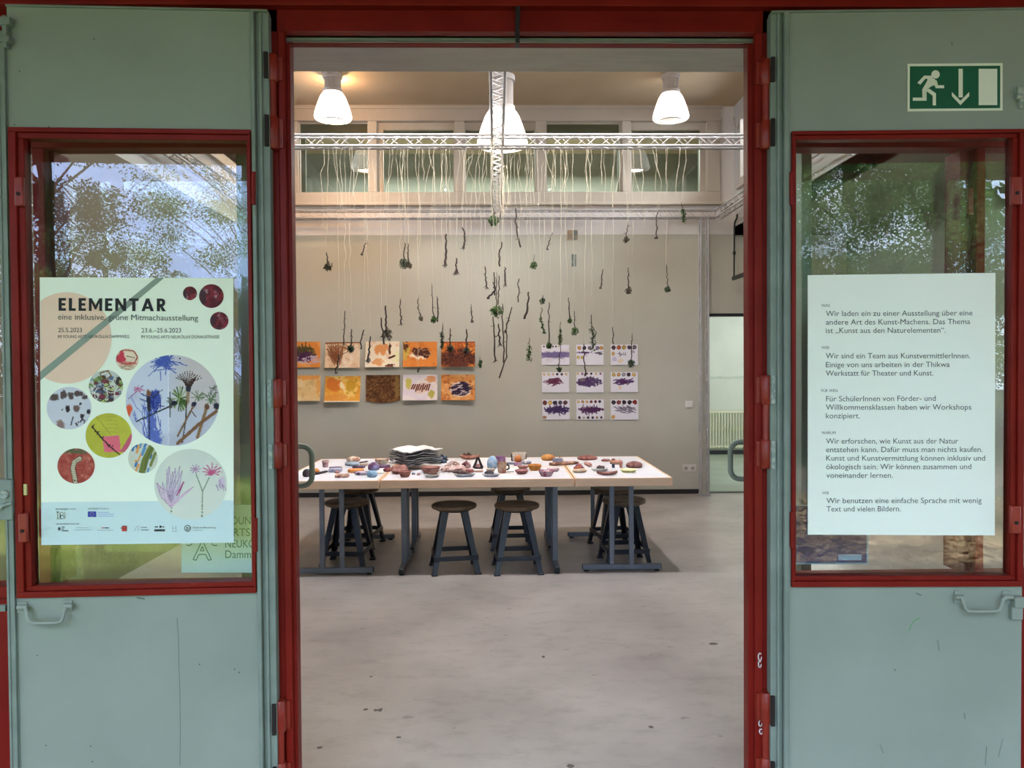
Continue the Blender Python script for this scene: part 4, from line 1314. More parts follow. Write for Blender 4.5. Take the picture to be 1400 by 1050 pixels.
for k in range(6):
    g0, g1 = 0.35 + k * .3, 0.35 + (k + 1) * .3
    seg(258 + 5 * math.cos(g0), 741 + 5 * math.sin(g0), 258 + 5 * math.cos(g1), 741 + 5 * math.sin(g1), 1.3)
    seg(294 + 5 * math.cos(g0 + .6), 741 + 5 * math.sin(g0 + .6), 294 + 5 * math.cos(g1 + .6), 741 + 5 * math.sin(g1 + .6), 1.3)
am.build('sign_emblem', M['mint_ink'], ag, local=True, smooth=False)
bp_, F2 = facade_board('blue_notice', 1130, 750, 'dark blue notice with a pale border behind the lower left of the right door glass')
def fq(px0, py0, px1, py1, w, m, name):
    mb = MB().add([F2.uv(px0, py0, w), F2.uv(px1, py0, w), F2.uv(px1, py1, w), F2.uv(px0, py1, w)], [(0, 1, 2, 3)])
    return mb.build(name, m, bp_, local=True, smooth=False)
fq(1070, 690, 1187.5, 771.5, 0, mat('pale_notice_border', (150, 186, 190), (156, 192, 196)), 'notice_border')
fq(1072, 692, 1185, 769.5, -.0006, mat('dark_blue_notice', (38, 50, 96), (44, 56, 104)), 'blue_field')
fq(1146, 758, 1178, 766, -.0012, mat('notice_label', (150, 182, 196), (158, 188, 202)), 'label_box')
# ------------------------------------------------------------------ trusses
TRW = 0.088
def truss(name_label, p, q, up=Vector((0, 0, 1)), group=None, pitch=0.10, cube=True):
    p, q = Vector(p), Vector(q)
    mid = (p + q) / 2
    t = empty('lighting_truss', mid, label=name_label, cat='truss', group=group)
    d = (q - p).normalized()
    a = d.cross(up).normalized()
    b = a.cross(d).normalized()
    h = TRW / 2
    corners = [(-h, -h), (h, -h), (h, h), (-h, h)]
    for (u, v) in corners:
        o = a * u + b * v
        MB().tube([p + o, q + o], 0.0105, 10).build('chord', M['alu'], t)
    L = (q - p).length
    n = int(L / pitch)
    for k in range(4):
        c0, c1 = corners[k], corners[(k + 1) % 4]
        pts = []
        for i in range(n + 1):
            c = c0 if i % 2 == 0 else c1
            pts.append(p + d * (L * i / n) + a * c[0] + b * c[1])
        MB().tube(pts, 0.0040, 6).build('lacing', M['lacing'], t)
    e = MB()
    for s in (p, q):
        for k in range(4):
            c0, c1 = corners[k], corners[(k + 1) % 4]
            e.tube([s + a * c0[0] + b * c0[1], s + a * c1[0] + b * c1[1]], 0.0075, 6)
    return t
ZT = 3.42
TG = 'white metal trusses'
X_TR = 2.72
Y_BT = 9.30
Y_CT = 6.33
truss('white metal truss running across the room above the tables', (-X_TR + .06, Y_CT, ZT), (X_TR - .06, Y_CT, ZT), group=TG)
truss('white metal truss running towards the back wall over the centre', (0.025, 3.62, ZT), (0.025, Y_CT - .06, ZT), group=TG)
truss('white metal truss behind the cross truss leading on to the back wall', (0.022, Y_CT + .06, ZT), (0.022, Y_BT - .06, ZT), group=TG)
truss('white metal truss along the top of the beige back wall', (-X_TR + .06, Y_BT, ZT), (X_TR - .06, Y_BT, ZT), group=TG)
truss('white metal truss along the right wall under its windows', (X_TR, 3.62, ZT), (X_TR, Y_BT + .05, ZT), group=TG)
truss('white metal truss along the left wall under its windows', (-X_TR, 3.62, ZT), (-X_TR, Y_BT + .05, ZT), group=TG)
xl_ = at(962.5, 500, Y_BT).x
leg = truss('upright white truss leg standing right of the pictures', (xl_, Y_BT, 0.02), (xl_, Y_BT, ZT - .055), up=Vector((0, 1, 0)), group=TG)
MB().box(xl_ - .062, xl_ + .062, Y_BT - .062, Y_BT + .062, 0.0, 0.02).build('base_plate', M['alu'], leg)

# ------------------------------------------------------------------ ceiling lamps
def lamp(px, Y, ztop, zb_, r, label, watts, stem=None, emis=3.0, colr=(1.0, 0.72, 0.45), up=.02, x=None):
    x = at(px, 150, Y).x if x is None else x
    t = empty('ceiling_lamp', (x, Y, ZC), label=label, cat='lamp', group='glass ceiling lamps')
    sc = r / 0.20
    hs = 0.31 * sc                                   # shade height
    zs = zb_ + hs
    cw = 0.092 * sc
    if stem:
        MB().tube([(x, Y, ztop), (x, Y, ZC)], 0.014, 12).build('stem', M['cream_frame'], t)
        MB().lathe([(0, ZC - .03), (.06, ZC - .03), (.06, ZC), (0, ZC)], (x, Y, 0), 20).build('rose', M['cream_frame'], t)
    MB().lathe([(0, ztop - .05), (cw + .012, ztop - .05), (cw + .012, ztop), (0, ztop)], (x, Y, 0), 32).build('canopy', M['lamp_metal'], t, bevel=.004)
    n = 40
    can = MB().lathe([(cw - .004, zs - .012), (cw - .004, ztop - .05)], (x, Y, 0), n * 2, wob=lambda g, z: 1.0 if int(round(g / (2 * PI) * n * 2)) % 2 else 0.95)
    can.build('ribbed_canister', M['lamp_metal'], t, angle=20)
    MB().lathe([(cw - .02, zs - .02), (cw + .012, zs - .02), (cw + .012, zs + .012), (cw - .02, zs + .012)], (x, Y, 0), 32).build('collar', M['lamp_metal'], t)
    prof = [(0.42, 1.0), (0.50, 0.955), (0.60, 0.87), (0.69, 0.77), (0.78, 0.62), (0.86, 0.47), (0.93, 0.33), (0.98, 0.20), (1.0, 0.13), (0.99, 0.075), (0.94, 0.035), (0.82, 0.005), (0.70, -0.005), (0.60, -0.005)]
    prof = [(a * r, zb_ + b * hs) for a, b in prof]
    inner = [(a - .006, b + .006) for a, b in prof[::-1]]
    MB().lathe(prof + inner, (x, Y, 0), 56, cap=False).build('glass_shade', shade_mat('lamp_glass_' + str(int(px)), colr if emis < 2 else (1.0, 0.86, 0.72), emis), t, angle=60)
    MB().lathe([(0.57 * r, zb_ - .006), (0.615 * r, zb_ - .012), (0.60 * r, zb_ + .012), (0.57 * r, zb_ - .002), (0.57 * r, zb_ - .006)], (x, Y, 0), 48, cap=False).build('rim_ring', M['grey_metal'], t)
    MB().lathe([(0.0, zb_ + .012), (0.585 * r, zb_ + .012), (0.585 * r, zb_ + .02), (0, zb_ + .03)], (x, Y, 0), 40).build('diffuser_lens', shade_mat('lamp_lens_' + str(int(px)), (1, .84, .66), emis * .55), t)
    lo = add_light('lamp_light', 'AREA', (0, 0, 0), watts * .36, colr, size=1.1 * r)
    lo.parent = t
    lo.location = (0, 0, zb_ + .010 - ZC)
    lo = add_light('lamp_uplight', 'POINT', (0, 0, 0), watts * up, colr, radius=0.012)
    lo.parent = t
    lo.location = (0, cw + .03, ztop - .10 - ZC)
    return t
lamp(455.3, 8.44, ZC, at(455, 164.5, 8.44).z, 0.203, 'brightly lit white glass ceiling lamp at the upper left of the room', LAMP_WATTS * .8, emis=2.6, colr=(1.0, 0.58, 0.27), up=.25)
lamp(1, 5.5, ZC, at(455, 164.5, 8.44).z, 0.20, 'added unseen glass lamp above the soffit at the left, lighting floor and tables', LAMP_WATTS * 2.7, emis=3.0, colr=(.97, .97, 1.0), x=-.85)  # added out of view above the soffit to light floor and tables
lamp(2, 5.5, ZC, at(455, 164.5, 8.44).z, 0.20, 'added unseen glass lamp above the soffit at the right, lighting floor and tables', LAMP_WATTS * 2.7, emis=3.0, colr=(.97, .97, 1.0), x=.95)  # second added lamp, hidden likewise, for the same fill
lamp(917, 8.44, ZC, at(917, 164.5, 8.44).z, 0.198, 'lit white glass ceiling lamp at the upper right of the room', LAMP_WATTS * .2, emis=1.2, colr=(1.0, 0.82, 0.70))
lamp(686.5, 6.80, at(686, 104, 6.8).z, at(686, 202, 6.8).z, 0.222, 'large lit glass lamp hanging behind the crossing of the trusses', LAMP_WATTS * .7, stem=True, emis=2.6, colr=(1.0, 0.84, 0.70))

# ------------------------------------------------------------------ black bracket, radiator, switch, sockets
bk = empty('hanging_bracket', at(1004, 300, 9.25), label='black metal bracket hanging below the truss at the right corner', cat='bracket')
pb = [at(1008, 293, 9.25), at(1007.6, 298, 9.25), at(1004.6, 304, 9.25), at(1004.0, 310, 9.25), at(1003.6, 383, 9.25)]
MB().tube(pb, 0.011, 8).build('pole', M['black'], bk)
e0 = pb[-1]
MB().beam(e0 + Vector((-.012, .01, 0.02)), Vector((e0.x + 0.0, 8.3, e0.z + .02)), 0.024, 0.045).build('crossbar', M['black'], bk)
MB().tube([Vector((e0.x, 8.32, e0.z + .03)), Vector((e0.x, 8.32, ZT - .06))], 0.011, 8).build('pole', M['black'], bk)
MB().lathe([(0, -.02), (.017, -.02), (.02, 0), (.017, .02), (0, .02)], at(1003.8, 346, 9.25), 12).build('knuckle', M['black'], bk)

YR = 13.66
rd = empty('radiator', at(1000, 612, YR), label='cream ribbed radiator on the rear hall wall at the right', cat='radiator')
x0r, x1r = 2.55 + 1.18, 5.2
zr0, zr1 = at(1000, 612, YR).z, at(1000, 563, YR).z
k = 0
x = x0r
rib = None
while x < x1r:
    m = MB()
    m.tube([(x, YR, zr0 + .01), (x, YR, zr1 - .01)], 0.0145, 8)
    m.lathe([(0, 0), (.018, .006), (.02, .02), (.014, .04)], (x, YR, zr0 - .012), 10)
    m.tube([(x, YR, zr1 - .02), (x, YR + .02, zr1 + .0)], 0.016, 8)
    if rib is None:
        rib = m.build('rib', M['radiator'], rd); xr = x
    else:
        r2 = rib.copy(); C.objects.link(r2); r2.parent = rd; r2.location = rib.location + Vector((x - xr, 0, 0))
    x += 0.0517
MB().box(x0r - .02, x1r, YR - .016, YR + .05, zr1 - .02, zr1 + .012).build('top_header', M['radiator'], rd, bevel=.006)
MB().box(x0r - .02, x1r, YR - .010, YR + .04, zr0 + .012, zr0 + .04).build('bottom_header', M['radiator'], rd, bevel=.006)
MB().box(x0r, x1r, YR + .03, 13.75, (zr0 + zr1) / 2 - .02, (zr0 + zr1) / 2 + .02).build('wall_bracket', M['radiator'], rd)

def plate(px0, px1, py0, py1, name, label, cat):
    a, b = at(px0, py1, YB - .006), at(px1, py0, YB - .006)
    o = empty(name, ((a.x + b.x) / 2, YB, a.z), label=label, cat=cat)
    MB().box(a.x, b.x, YB - .012, YB, a.z, b.z).build('cover_plate', M['switch'], o, bevel=.003)
    return o, a, b
sw, a, b = plate(937, 947, 548, 557.5, 'light_switch', 'white light switch on the beige wall left of the truss leg', 'switch')
MB().box(a.x + .014, b.x - .014, YB - .017, YB - .010, a.z + .014, b.z - .014).build('rocker', M['switch'], sw, bevel=.002)
so, a, b = plate(933, 951.5, 635, 645, 'wall_socket', 'white double wall socket low on the wall by the truss leg', 'socket')
w = (b.x - a.x) / 2
for k in range(2):
    c = Vector((a.x + w * (k + .5), YB - .013, (a.z + b.z) / 2))
    m = MB().tube([c + Vector((0, .004, 0)), c + Vector((0, -.003, 0))], 0.029, 24).build('socket_ring', M['switch'], so)
    MB().tube([c + Vector((0, .0, 0)), c + Vector((0, -.0036, 0))], 0.023, 24).build('socket_well', mat('socket_grey', (168, 162, 150)) if 'socketg' not in M else M['socketg'], m.parent)
for k, (px0, px1, py0, py1, col, lab) in enumerate(((775.6, 789.8, 314.5, 328, ((150, 136, 118), (176, 150, 120)), 'small brownish card pinned high on the back wall at the paint line'),
                                                     (781.5, 787.8, 347.5, 364.5, ((92, 104, 96), (128, 140, 132)), 'small grey green card below the brownish card on the back wall'))):
    p, q = at(px0, py1, YB - .012), at(px1, py0, YB - .012)
    cvp = Canvas(px0, py0, px1, py1, 2, col[1], 60 + k)
    cvp.put((cvp.X > px0 + (px1 - px0) * .62).astype(float), (108, 116, 112), .9 if k == 0 else .5); cvp.wash(col[0], 5, .4, .6)
    cvp.put((abs(cvp.X - px0 - (px1 - px0) * .56) < 1).astype(float), (170, 164, 150), .9)
    nx, ny = cvp.w, cvp.h
    vs = [Vector((p.x + (q.x - p.x) * i / nx, YB - .012, q.z + (p.z - q.z) * j / ny)) for j in range(ny + 1) for i in range(nx + 1)]
    fsx = [(j * (nx + 1) + i, (j + 1) * (nx + 1) + i, (j + 1) * (nx + 1) + i + 1, j * (nx + 1) + i + 1) for j in range(ny) for i in range(nx)]
    o = empty('paper_card', ((p.x + q.x) / 2, YB, p.z), label=lab, cat='card')
    colour_mesh('card_front', vs, fsx, cvp.a.reshape(-1, 3), o)
    MB().box(p.x, q.x, YB - .0115, YB, p.z, q.z).build('card_back', M['switch'], o)

# ------------------------------------------------------------------ pictures on the back wall
def picture(px0, px1, py0, py1, cvp, label, group, curl, cat='painting', name='paper_painting', twist=0.0, droop=0.0):
    Y = YB - 0.006
    p, q = at(px0, py1, Y), at(px1, py0, Y)
    o = empty(name, ((p.x + q.x) / 2, YB, p.z), label=label, cat=cat, group=group)
    nx, ny = cvp.w, cvp.h
    def pos(i, j, off):
        u, v = i / nx, j / ny
        c = curl * v ** 1.6 + twist * v * (u - .5)
        return Vector((p.x + (q.x - p.x) * u, Y - c - off + .004, q.z + (p.z - q.z) * v - droop * math.sin(PI * u) * v))
    vs = [pos(i, j, .0012) for j in range(ny + 1) for i in range(nx + 1)]
    fsx = [(j * (nx + 1) + i, (j + 1) * (nx + 1) + i, (j + 1) * (nx + 1) + i + 1, j * (nx + 1) + i + 1) for j in range(ny) for i in range(nx)]
    colour_mesh('painted_face', vs, fsx, cvp.a.reshape(-1, 3), o)
    mb = MB()
    g = 12
    bv = [pos(i * nx / g, j * ny / g, .0002) for j in range(g + 1) for i in range(g + 1)]
    fb = [(j * (g + 1) + i, (j + 1) * (g + 1) + i, (j + 1) * (g + 1) + i + 1, j * (g + 1) + i + 1) for j in range(g) for i in range(g)]
    mb.add(bv, fb).build('paper_back', M['switch'], o)
    return o
OG = 'orange and brown paintings on the back wall'
def pc(px0, px1, py0, py1, base, seed, res=2.2): return Canvas(px0, py0, px1, py1, res, base, seed)
OR, OR2, CRM, DK, PUR = (226, 138, 62), (206, 112, 44), (244, 224, 196), (86, 44, 30), (70, 40, 76)
c = pc(391, 438, 467, 502.5, OR, 101); c.wash((238, 168, 100), 12); c.blob(411, 482, 22, 10, (118, 92, 50), .5); c.blob(414, 488, 17, 8, (98, 54, 92), .5); c.scribble(412, 480, 18, 8, 26, 1.2, (74, 66, 36), L=.5); c.scribble(416, 492, 16, 5, 14, 1.2, (196, 178, 190), L=.5, ang=.1); c.scribble(414, 487, 12, 4, 12, 1, (70, 34, 72), L=.5)
picture(391, 438, 467, 502.5, c, 'orange painting with an olive and purple smear, cut by the door frame', OG, .03)
c = pc(445, 492.3, 467.5, 503, (232, 200, 166), 102); c.wash((240, 220, 196), 14); c.wash((206, 164, 124), 8, .5, .75, .7)
for k in range(120):
    x = 446 + c.rs.rand() * 24; c.stroke([(x, 470 + c.rs.rand() * 16), (458 + (x - 458) * .4 + c.rs.rand() * 5, 484 + c.rs.rand() * 16)], .6, (126, 74, 46), .8)
c.stroke([(445, 469), (491, 468)], 2, (140, 84, 50)); c.scribble(468, 476, 14, 5, 14, 1, (150, 96, 60), L=.5)
picture(445, 492.3, 467.5, 503, c, 'cream painting with brown scratchy tree-like strokes on its left', OG, .055, twist=.01)
c = pc(500, 546, 466.5, 502, CRM, 103); c.wash((248, 232, 204), 10); c.blob(521, 477, 11, 8, (226, 150, 90), .5); c.blob(517, 495, 9, 5, (230, 160, 104), .6); c.blob(542, 488, 6, 8, (240, 230, 180), .5); c.blob(533, 478, 2.2, 8, DK, .7); c.blob(536, 488, 7, 1.6, DK, .5, ang=-.4); c.blob(534, 500, 6, 2.4, DK, .6); c.wash((222, 170, 130), 6, .6, .8, .6)
picture(500, 546, 466.5, 502, c, 'peach and white painting with a few dark brown spots', OG, .055)
c = pc(551.5, 597.5, 467, 501.5, OR, 104); c.wash(OR2, 12, .45, .7, .8); c.blob(556, 480, 5, 12, (206, 170, 80), .7); c.blob(555, 473, 4, 6, (96, 56, 34), .9); c.blob(574, 484, 13, 8, (244, 220, 190), .45); c.blob(576, 482, 12, 7.5, DK, .5); c.blob(568, 480, 6, 5, DK, .5); c.blob(584, 484, 6, 6, DK, .5); c.scribble(575, 484, 13, 7, 8, .6, (236, 200, 160), a=.8, L=.14)
picture(551.5, 597.5, 467, 501.5, c, 'bright orange painting with a torn dark brown blotch', OG, .055)
c = pc(603.5, 649.5, 467, 501.5, OR, 105); c.wash(OR2, 8); c.blob(628, 489, 28, 14, (92, 46, 32), .5, .95); c.scribble(627, 489, 22, 11, 110, .9, (62, 30, 26), L=.22); c.scribble(627, 488, 21, 11, 50, .7, (140, 78, 54), a=.6, L=.16); c.wash((120, 64, 40), 3, .5, .75, .5); c.stroke([(604, 468), (649, 468)], 1.6, (150, 66, 30)); c.scribble(627, 472, 20, 4, 10, 1.2, (180, 84, 34), L=.5)
picture(603.5, 649.5, 467, 501.5, c, 'dense dark brown scribble with orange along its top edge', OG, .075, twist=.03)
c = pc(391, 438.3, 513, 548, (224, 188, 130), 106); c.wash((232, 206, 158), 10); c.blob(418, 516, 26, 4, (232, 150, 70), .7, .8); c.blob(436, 530, 4, 12, (230, 160, 80), .8, .8); c.wash((198, 158, 100), 6, .55, .8, .6)
picture(391, 438.3, 513, 548, c, 'pale sandy wash painting, cut by the door frame in the lower row', OG, .06)
c = pc(445, 493, 514, 549.3, (228, 158, 60), 107); c.wash((240, 196, 110), 12, .45, .65); c.blob(457, 526, 12, 12, (212, 118, 46), .6); c.blob(481, 528, 10, 11, (196, 146, 40), .6, .9); c.blob(468, 527, 3, 8, (244, 220, 170), .7, ang=-.5); c.blob(460, 543, 20, 5, (222, 146, 66), .7, .8); c.stroke([(445, 548.6), (493, 548.8)], 1.4, (244, 226, 200))
picture(445, 493, 514, 549.3, c, 'orange and mustard yellow wash painting in the lower row', OG, .09)
c = pc(500.5, 547, 512.5, 547.5, (110, 70, 40), 108); c.wash((140, 100, 56), 3, .4, .7); c.wash((78, 46, 26), 3, .42, .6, .9); c.scribble(524, 530, 23, 16, 200, .7, (86, 52, 30), L=.08); c.scribble(524, 530, 23, 16, 90, .7, (150, 108, 62), a=.6, L=.07); c.blob(543, 530, 4, 20, (142, 112, 60), .6, .8)
picture(500.5, 547, 512.5, 547.5, c, 'solid dark brown painting in the lower row', OG, .02, droop=.03)
c = pc(551.3, 598, 512, 547.2, (238, 224, 216), 109); c.wash((228, 212, 216), 12); c.blob(559, 524, 4.5, 9, (206, 190, 96), .4); c.blob(590, 538, 5, 6.5, (186, 172, 84), .4); c.blob(589, 519, 9, 5, (228, 160, 110), .6); c.blob(576, 530, 15, 7, (226, 190, 170), .7, .8)
for k in range(9):
    x = 564 + k * 2.8; c.stroke([(x + 1.5, 525 + c.rs.rand() * 3), (x - 1, 531 + c.rs.rand() * 5)], 1.8, (110, 56, 40))
picture(551.3, 598, 512, 547.2, c, 'white painting with yellow patches and a row of brown dashes', OG, .07, twist=-.02)
c = pc(603.5, 649.3, 512, 547, (224, 146, 76), 110); c.wash((236, 178, 116), 6); c.wash((196, 112, 54), 5, .5, .7); c.blob(630, 531, 15, 12, (240, 226, 214), .4); c.blob(630, 531, 13, 9, (58, 36, 60), .6); c.blob(631, 531, 12, 8, (52, 34, 58), .6, .9); c.scribble(630, 532, 13, 9, 70, 1.0, (44, 28, 52), L=.25, ang=-.3); c.scribble(630, 532, 13, 9, 12, .8, (230, 214, 210), L=.3, ang=-.2)
picture(603.5, 649.3, 512, 547, c, 'orange bordered painting with a dark purple scribble on white', OG, .08, twist=.03)
PG = 'small white sheets with purple prints on the back wall'
W0 = (232, 226, 232)
def dots(c, n, x0, x1, y, r, cols):
    for k in range(n):
        x = x0 + (x1 - x0) * k / max(1, n - 1)
        col = cols[k % len(cols)]
        c.blob(x, y, r, r * 1.0, col, .25)
        c.blob(x, y, r * .4, r * .4, tuple(min(255, v * 1.4 + 20) for v in col), .3, .7)
BR_, BK_, OC_, RB_ = (176, 124, 66), (44, 34, 40), (200, 160, 96), (110, 46, 44)
c = pc(740.5, 778.2, 471.3, 499, W0, 121); c.wash((222, 206, 210), 10, .5, .7, .6); c.blob(760, 485, 26, 5, (136, 120, 158), .35, .95); c.scribble(760, 485, 18, 3, 20, 1.2, (120, 104, 146), L=.5, ang=0); dots(c, 6, 744, 764, 473.5, 1.4, [(90, 70, 50), BK_, OC_])
picture(740.5, 778.2, 471.3, 499, c, 'white sheet with one broad lilac band, top left of the nine', PG, .012, name='paper_print', cat='print')
c = pc(788, 825, 471, 499, W0, 122); dots(c, 3, 792, 806, 475.5, 3.0, [BR_, BK_, (96, 84, 90)]); dots(c, 2, 817, 822, 475.5, 3.0, [(110, 100, 120), BR_]); dots(c, 2, 790.5, 796, 488.6, 2.4, [OC_, (190, 150, 90)]); c.blob(800, 482, 10, 1.6, (96, 66, 110), .6); c.scribble(819, 483, 5, 2, 12, .8, (90, 84, 96), L=.5, ang=0)
picture(788, 825, 471, 499, c, 'white sheet with round dots half covered by a leafy twig, top middle of the nine', PG, .012, name='paper_print', cat='print')
c = pc(835, 872, 471, 499, W0, 123); dots(c, 5, 839, 867.5, 475, 3.3, [(70, 44, 50), (150, 70, 40), (160, 130, 66), (60, 44, 62), (90, 82, 88)]); c.blob(838.5, 483.5, 2.6, 3, OC_, .3); c.blob(866, 481, 2.4, 2.4, (170, 164, 168), .3); c.scribble(852, 484, 7, 3, 10, .8, (120, 100, 110), L=.2); c.blob(840, 491, 4, 3, (196, 184, 206), .5, .8); c.blob(848, 493, 4, 3, (230, 206, 170), .5, .8)
picture(835, 872, 471, 499, c, 'white sheet with five big dots in a row, top right of the nine', PG, .012, name='paper_print', cat='print')
c = pc(741, 778, 508.6, 536.6, W0, 124); dots(c, 6, 744, 774, 511.6, 1.9, [OC_, (200, 166, 110), (190, 150, 120), BK_, (60, 44, 50)]); c.blob(758, 521, 9, 4, (88, 36, 60), .7); c.scribble(758, 522, 12, 5, 30, 1, (110, 60, 84), L=.25, ang=-.2); c.wash((226, 190, 190), 6, .65, .85, .4)
picture(741, 778, 508.6, 536.6, c, 'white sheet with a small maroon smear, middle row left of the nine', PG, .012, name='paper_print', cat='print')
c = pc(788, 825, 508.6, 536.6, W0, 125); dots(c, 6, 790, 821, 510.8, 1.8, [OC_, (140, 90, 110), (90, 50, 60), BK_]); c.scribble(806, 522, 17, 6, 150, 1.0, (78, 54, 88), L=.09); c.blob(806, 523, 16, 5, (80, 54, 98), .9, .8); c.blob(796, 519, 5, 3, (120, 104, 110), .5)
picture(788, 825, 508.6, 536.6, c, 'white sheet thickly covered with purple dabs, centre of the nine', PG, .012, name='paper_print', cat='print')
c = pc(835, 872, 508.6, 536.2, W0, 126); dots(c, 5, 839, 866.5, 512, 3, [(180, 150, 90), BR_, (130, 124, 130), BK_, (190, 150, 84)]); c.scribble(853, 522, 12, 4, 30, 1.4, (90, 58, 104), L=.3, ang=-.35); c.blob(853, 522, 6, 3, (84, 44, 84), .6); c.blob(847, 530, 3, 4, (232, 200, 170), .5, .8)
picture(835, 872, 508.6, 536.2, c, 'white sheet with slanting purple strokes, middle row right of the nine', PG, .012, name='paper_print', cat='print')
c = pc(741.5, 778.6, 546, 573.6, W0, 127); dots(c, 5, 745, 773, 550.5, 3.3, [(96, 44, 40), (200, 156, 84), (40, 32, 50), (60, 60, 70), (80, 50, 56)]); c.blob(762, 560, 16, 4.6, (72, 52, 96), .6); c.scribble(762, 561, 16, 5, 50, 1.2, (66, 46, 88), L=.18); c.blob(744.5, 570.5, 3, 2.4, (176, 130, 96), .3)
picture(741.5, 778.6, 546, 573.6, c, 'white sheet with a violet band and brown corner dot, bottom left of the nine', PG, .012, name='paper_print', cat='print')
c = pc(788, 825.6, 546, 573.8, W0, 128); dots(c, 6, 791, 820, 549.2, 2.2, [OC_, (160, 120, 70), (200, 150, 96), (110, 50, 50), (90, 30, 30), BK_]); c.blob(808, 560, 17, 3, (84, 32, 62), .5); c.scribble(808, 560, 17, 4, 50, 1.0, (80, 44, 84), L=.2); dots(c, 6, 792, 822, 571, 2.1, [BK_, (180, 160, 150), BK_, BK_, (140, 110, 70), (60, 44, 44)])
picture(788, 825.6, 546, 573.8, c, 'white sheet with a wine red band between dots, bottom middle of the nine', PG, .012, name='paper_print', cat='print')
c = pc(835, 872.6, 546, 573.8, W0, 129); dots(c, 5, 839, 868, 550, 3.3, [(44, 40, 44), RB_, (40, 30, 36), (36, 32, 36), (120, 36, 30)]); c.scribble(854, 560, 14, 5, 40, .9, (110, 100, 114), L=.22, ang=.4); c.blob(838.5, 570, 3.3, 3, (196, 150, 84), .3)
picture(835, 872.6, 546, 573.8, c, 'white sheet with thin grey scribbles under dark dots, bottom right of the nine', PG, .012, name='paper_print', cat='print')

# ------------------------------------------------------------------ tables
ZTOPT = 0.730
def table(x0, x1, y0, y1, feet, label):
    """feet: 'x' T-feet lying left-right at the front and back, 'y' T-feet lying front-back at both ends"""
    t = empty('folding_table', ((x0 + x1) / 2, (y0 + y1) / 2, 0), label=label, cat='table', group='folding tables pushed together')
    top = MB().box(x0 + .012, x1 - .012, y0 + .012, y1 - .012, ZTOPT - .03, ZTOPT)
    top.build('tabletop', M['table_white'], t)
    e = MB()
    for (a, b, c_, d) in ((x0, x1, y0, y0 + .02), (x0, x1, y1 - .02, y1), (x0, x0 + .02, y0 + .02, y1 - .02), (x1 - .02, x1, y0 + .02, y1 - .02)):
        e.box(a, b, c_, d, ZTOPT - .062, ZTOPT + .0006)
    e.build('wooden_edge', M['beech'], t, bevel=.003)
    def tee(cx, cy, ax):
        for s in (-1, 1):
            o = MB()
            if ax == 'x':
                o.box(cx + s * .075 - .018, cx + s * .075 + .018, cy - .014, cy + .014, .05, ZTOPT - .03)
            else:
                o.box(cx - .021, cx + .021, cy + s * .09 - .02, cy + s * .09 + .02, .05, ZTOPT - .03)
            o.build('leg', M['grey_metal'], t, bevel=.003)
        L = (x1 - x0) * .41 if ax == 'x' else (y1 - y0) * .44
        f = MB()
        if ax == 'x': f.box(cx - L, cx + L, cy - .02, cy + .02, .012, .052)
        else: f.box(cx - .02, cx + .02, cy - L, cy + L, .012, .052)
        fo = f.build('foot_bar', M['grey_metal'], t, bevel=.003)
        for s in (-1, 1):
            cxx, cyy = (cx + s * (L - .03), cy) if ax == 'x' else (cx, cy + s * (L - .03))
            cp_ = MB().lathe([(0, 0), (.02, 0), (.02, .010), (.012, .014), (0, .014)], (cxx, cyy, 0), 14)
            if ax == 'x': cp_.box(cx + s * L, cx + s * (L + .004), cy - .017, cy + .017, .015, .049)
            else: cp_.box(cx - .017, cx + .017, cy + s * L, cy + s * (L + .004), .015, .049)
            cp_.build('rubber_foot', M['rubber'], fo.parent)
        r = MB()
        if ax == 'x': r.box(cx - .13, cx + .13, cy - .02, cy + .02, ZTOPT - .045, ZTOPT - .03)
        else: r.box(cx - .02, cx + .02, cy - .16, cy + .16, ZTOPT - .045, ZTOPT - .03)
        r.build('top_plate', M['black'], t)
        if ax == 'y':
            s = 1 if cx < (x0 + x1) / 2 else -1
            MB().tube([(cx, cy, ZTOPT - .16), (cx + s * .15, cy, ZTOPT - .04)], .006, 6).build('brace', M['grey_metal'], t)
    if feet == 'x':
        tee((x0 + x1) / 2, y0 + .12, 'x'); tee((x0 + x1) / 2, y1 - .14, 'x')
    else:
        tee(x0 + .145, (y0 + y1) / 2 - .005, 'y'); tee(x1 - .125, (y0 + y1) / 2 - .005, 'y')
    for sx in (x0 + .09, x1 - .09):
        for sy in (y0 + .05, y1 - .05):
            MB().lathe([(0, -.016), (.032, -.016), (.04, 0), (0, 0)], (sx, sy, ZTOPT - .046), 14).build('stacking_pad', M['rubber'], t)
    return t
YT0, YT1 = 5.75, 7.18
xa, xb2 = at(519, 660, YT0).x, at(785.5, 655, YT0).x
TX0, TX3 = -1.635, at(919.5, 655, YT0).x
table(TX0, xa - .004, YT0 - .01, YT1, 'x', 'white topped folding table at the left end, feet lying across')
table(xa + .004, xb2 - .004, YT0, YT0 + .71, 'y', 'white topped folding table in front at the middle')
table(xa + .004, xb2 - .004, YT0 + .718, YT1, 'y', 'white topped folding table in the middle behind the front one')
table(xb2 + .004, TX3, YT0, YT1, 'x', 'white topped folding table at the right end, feet lying across')

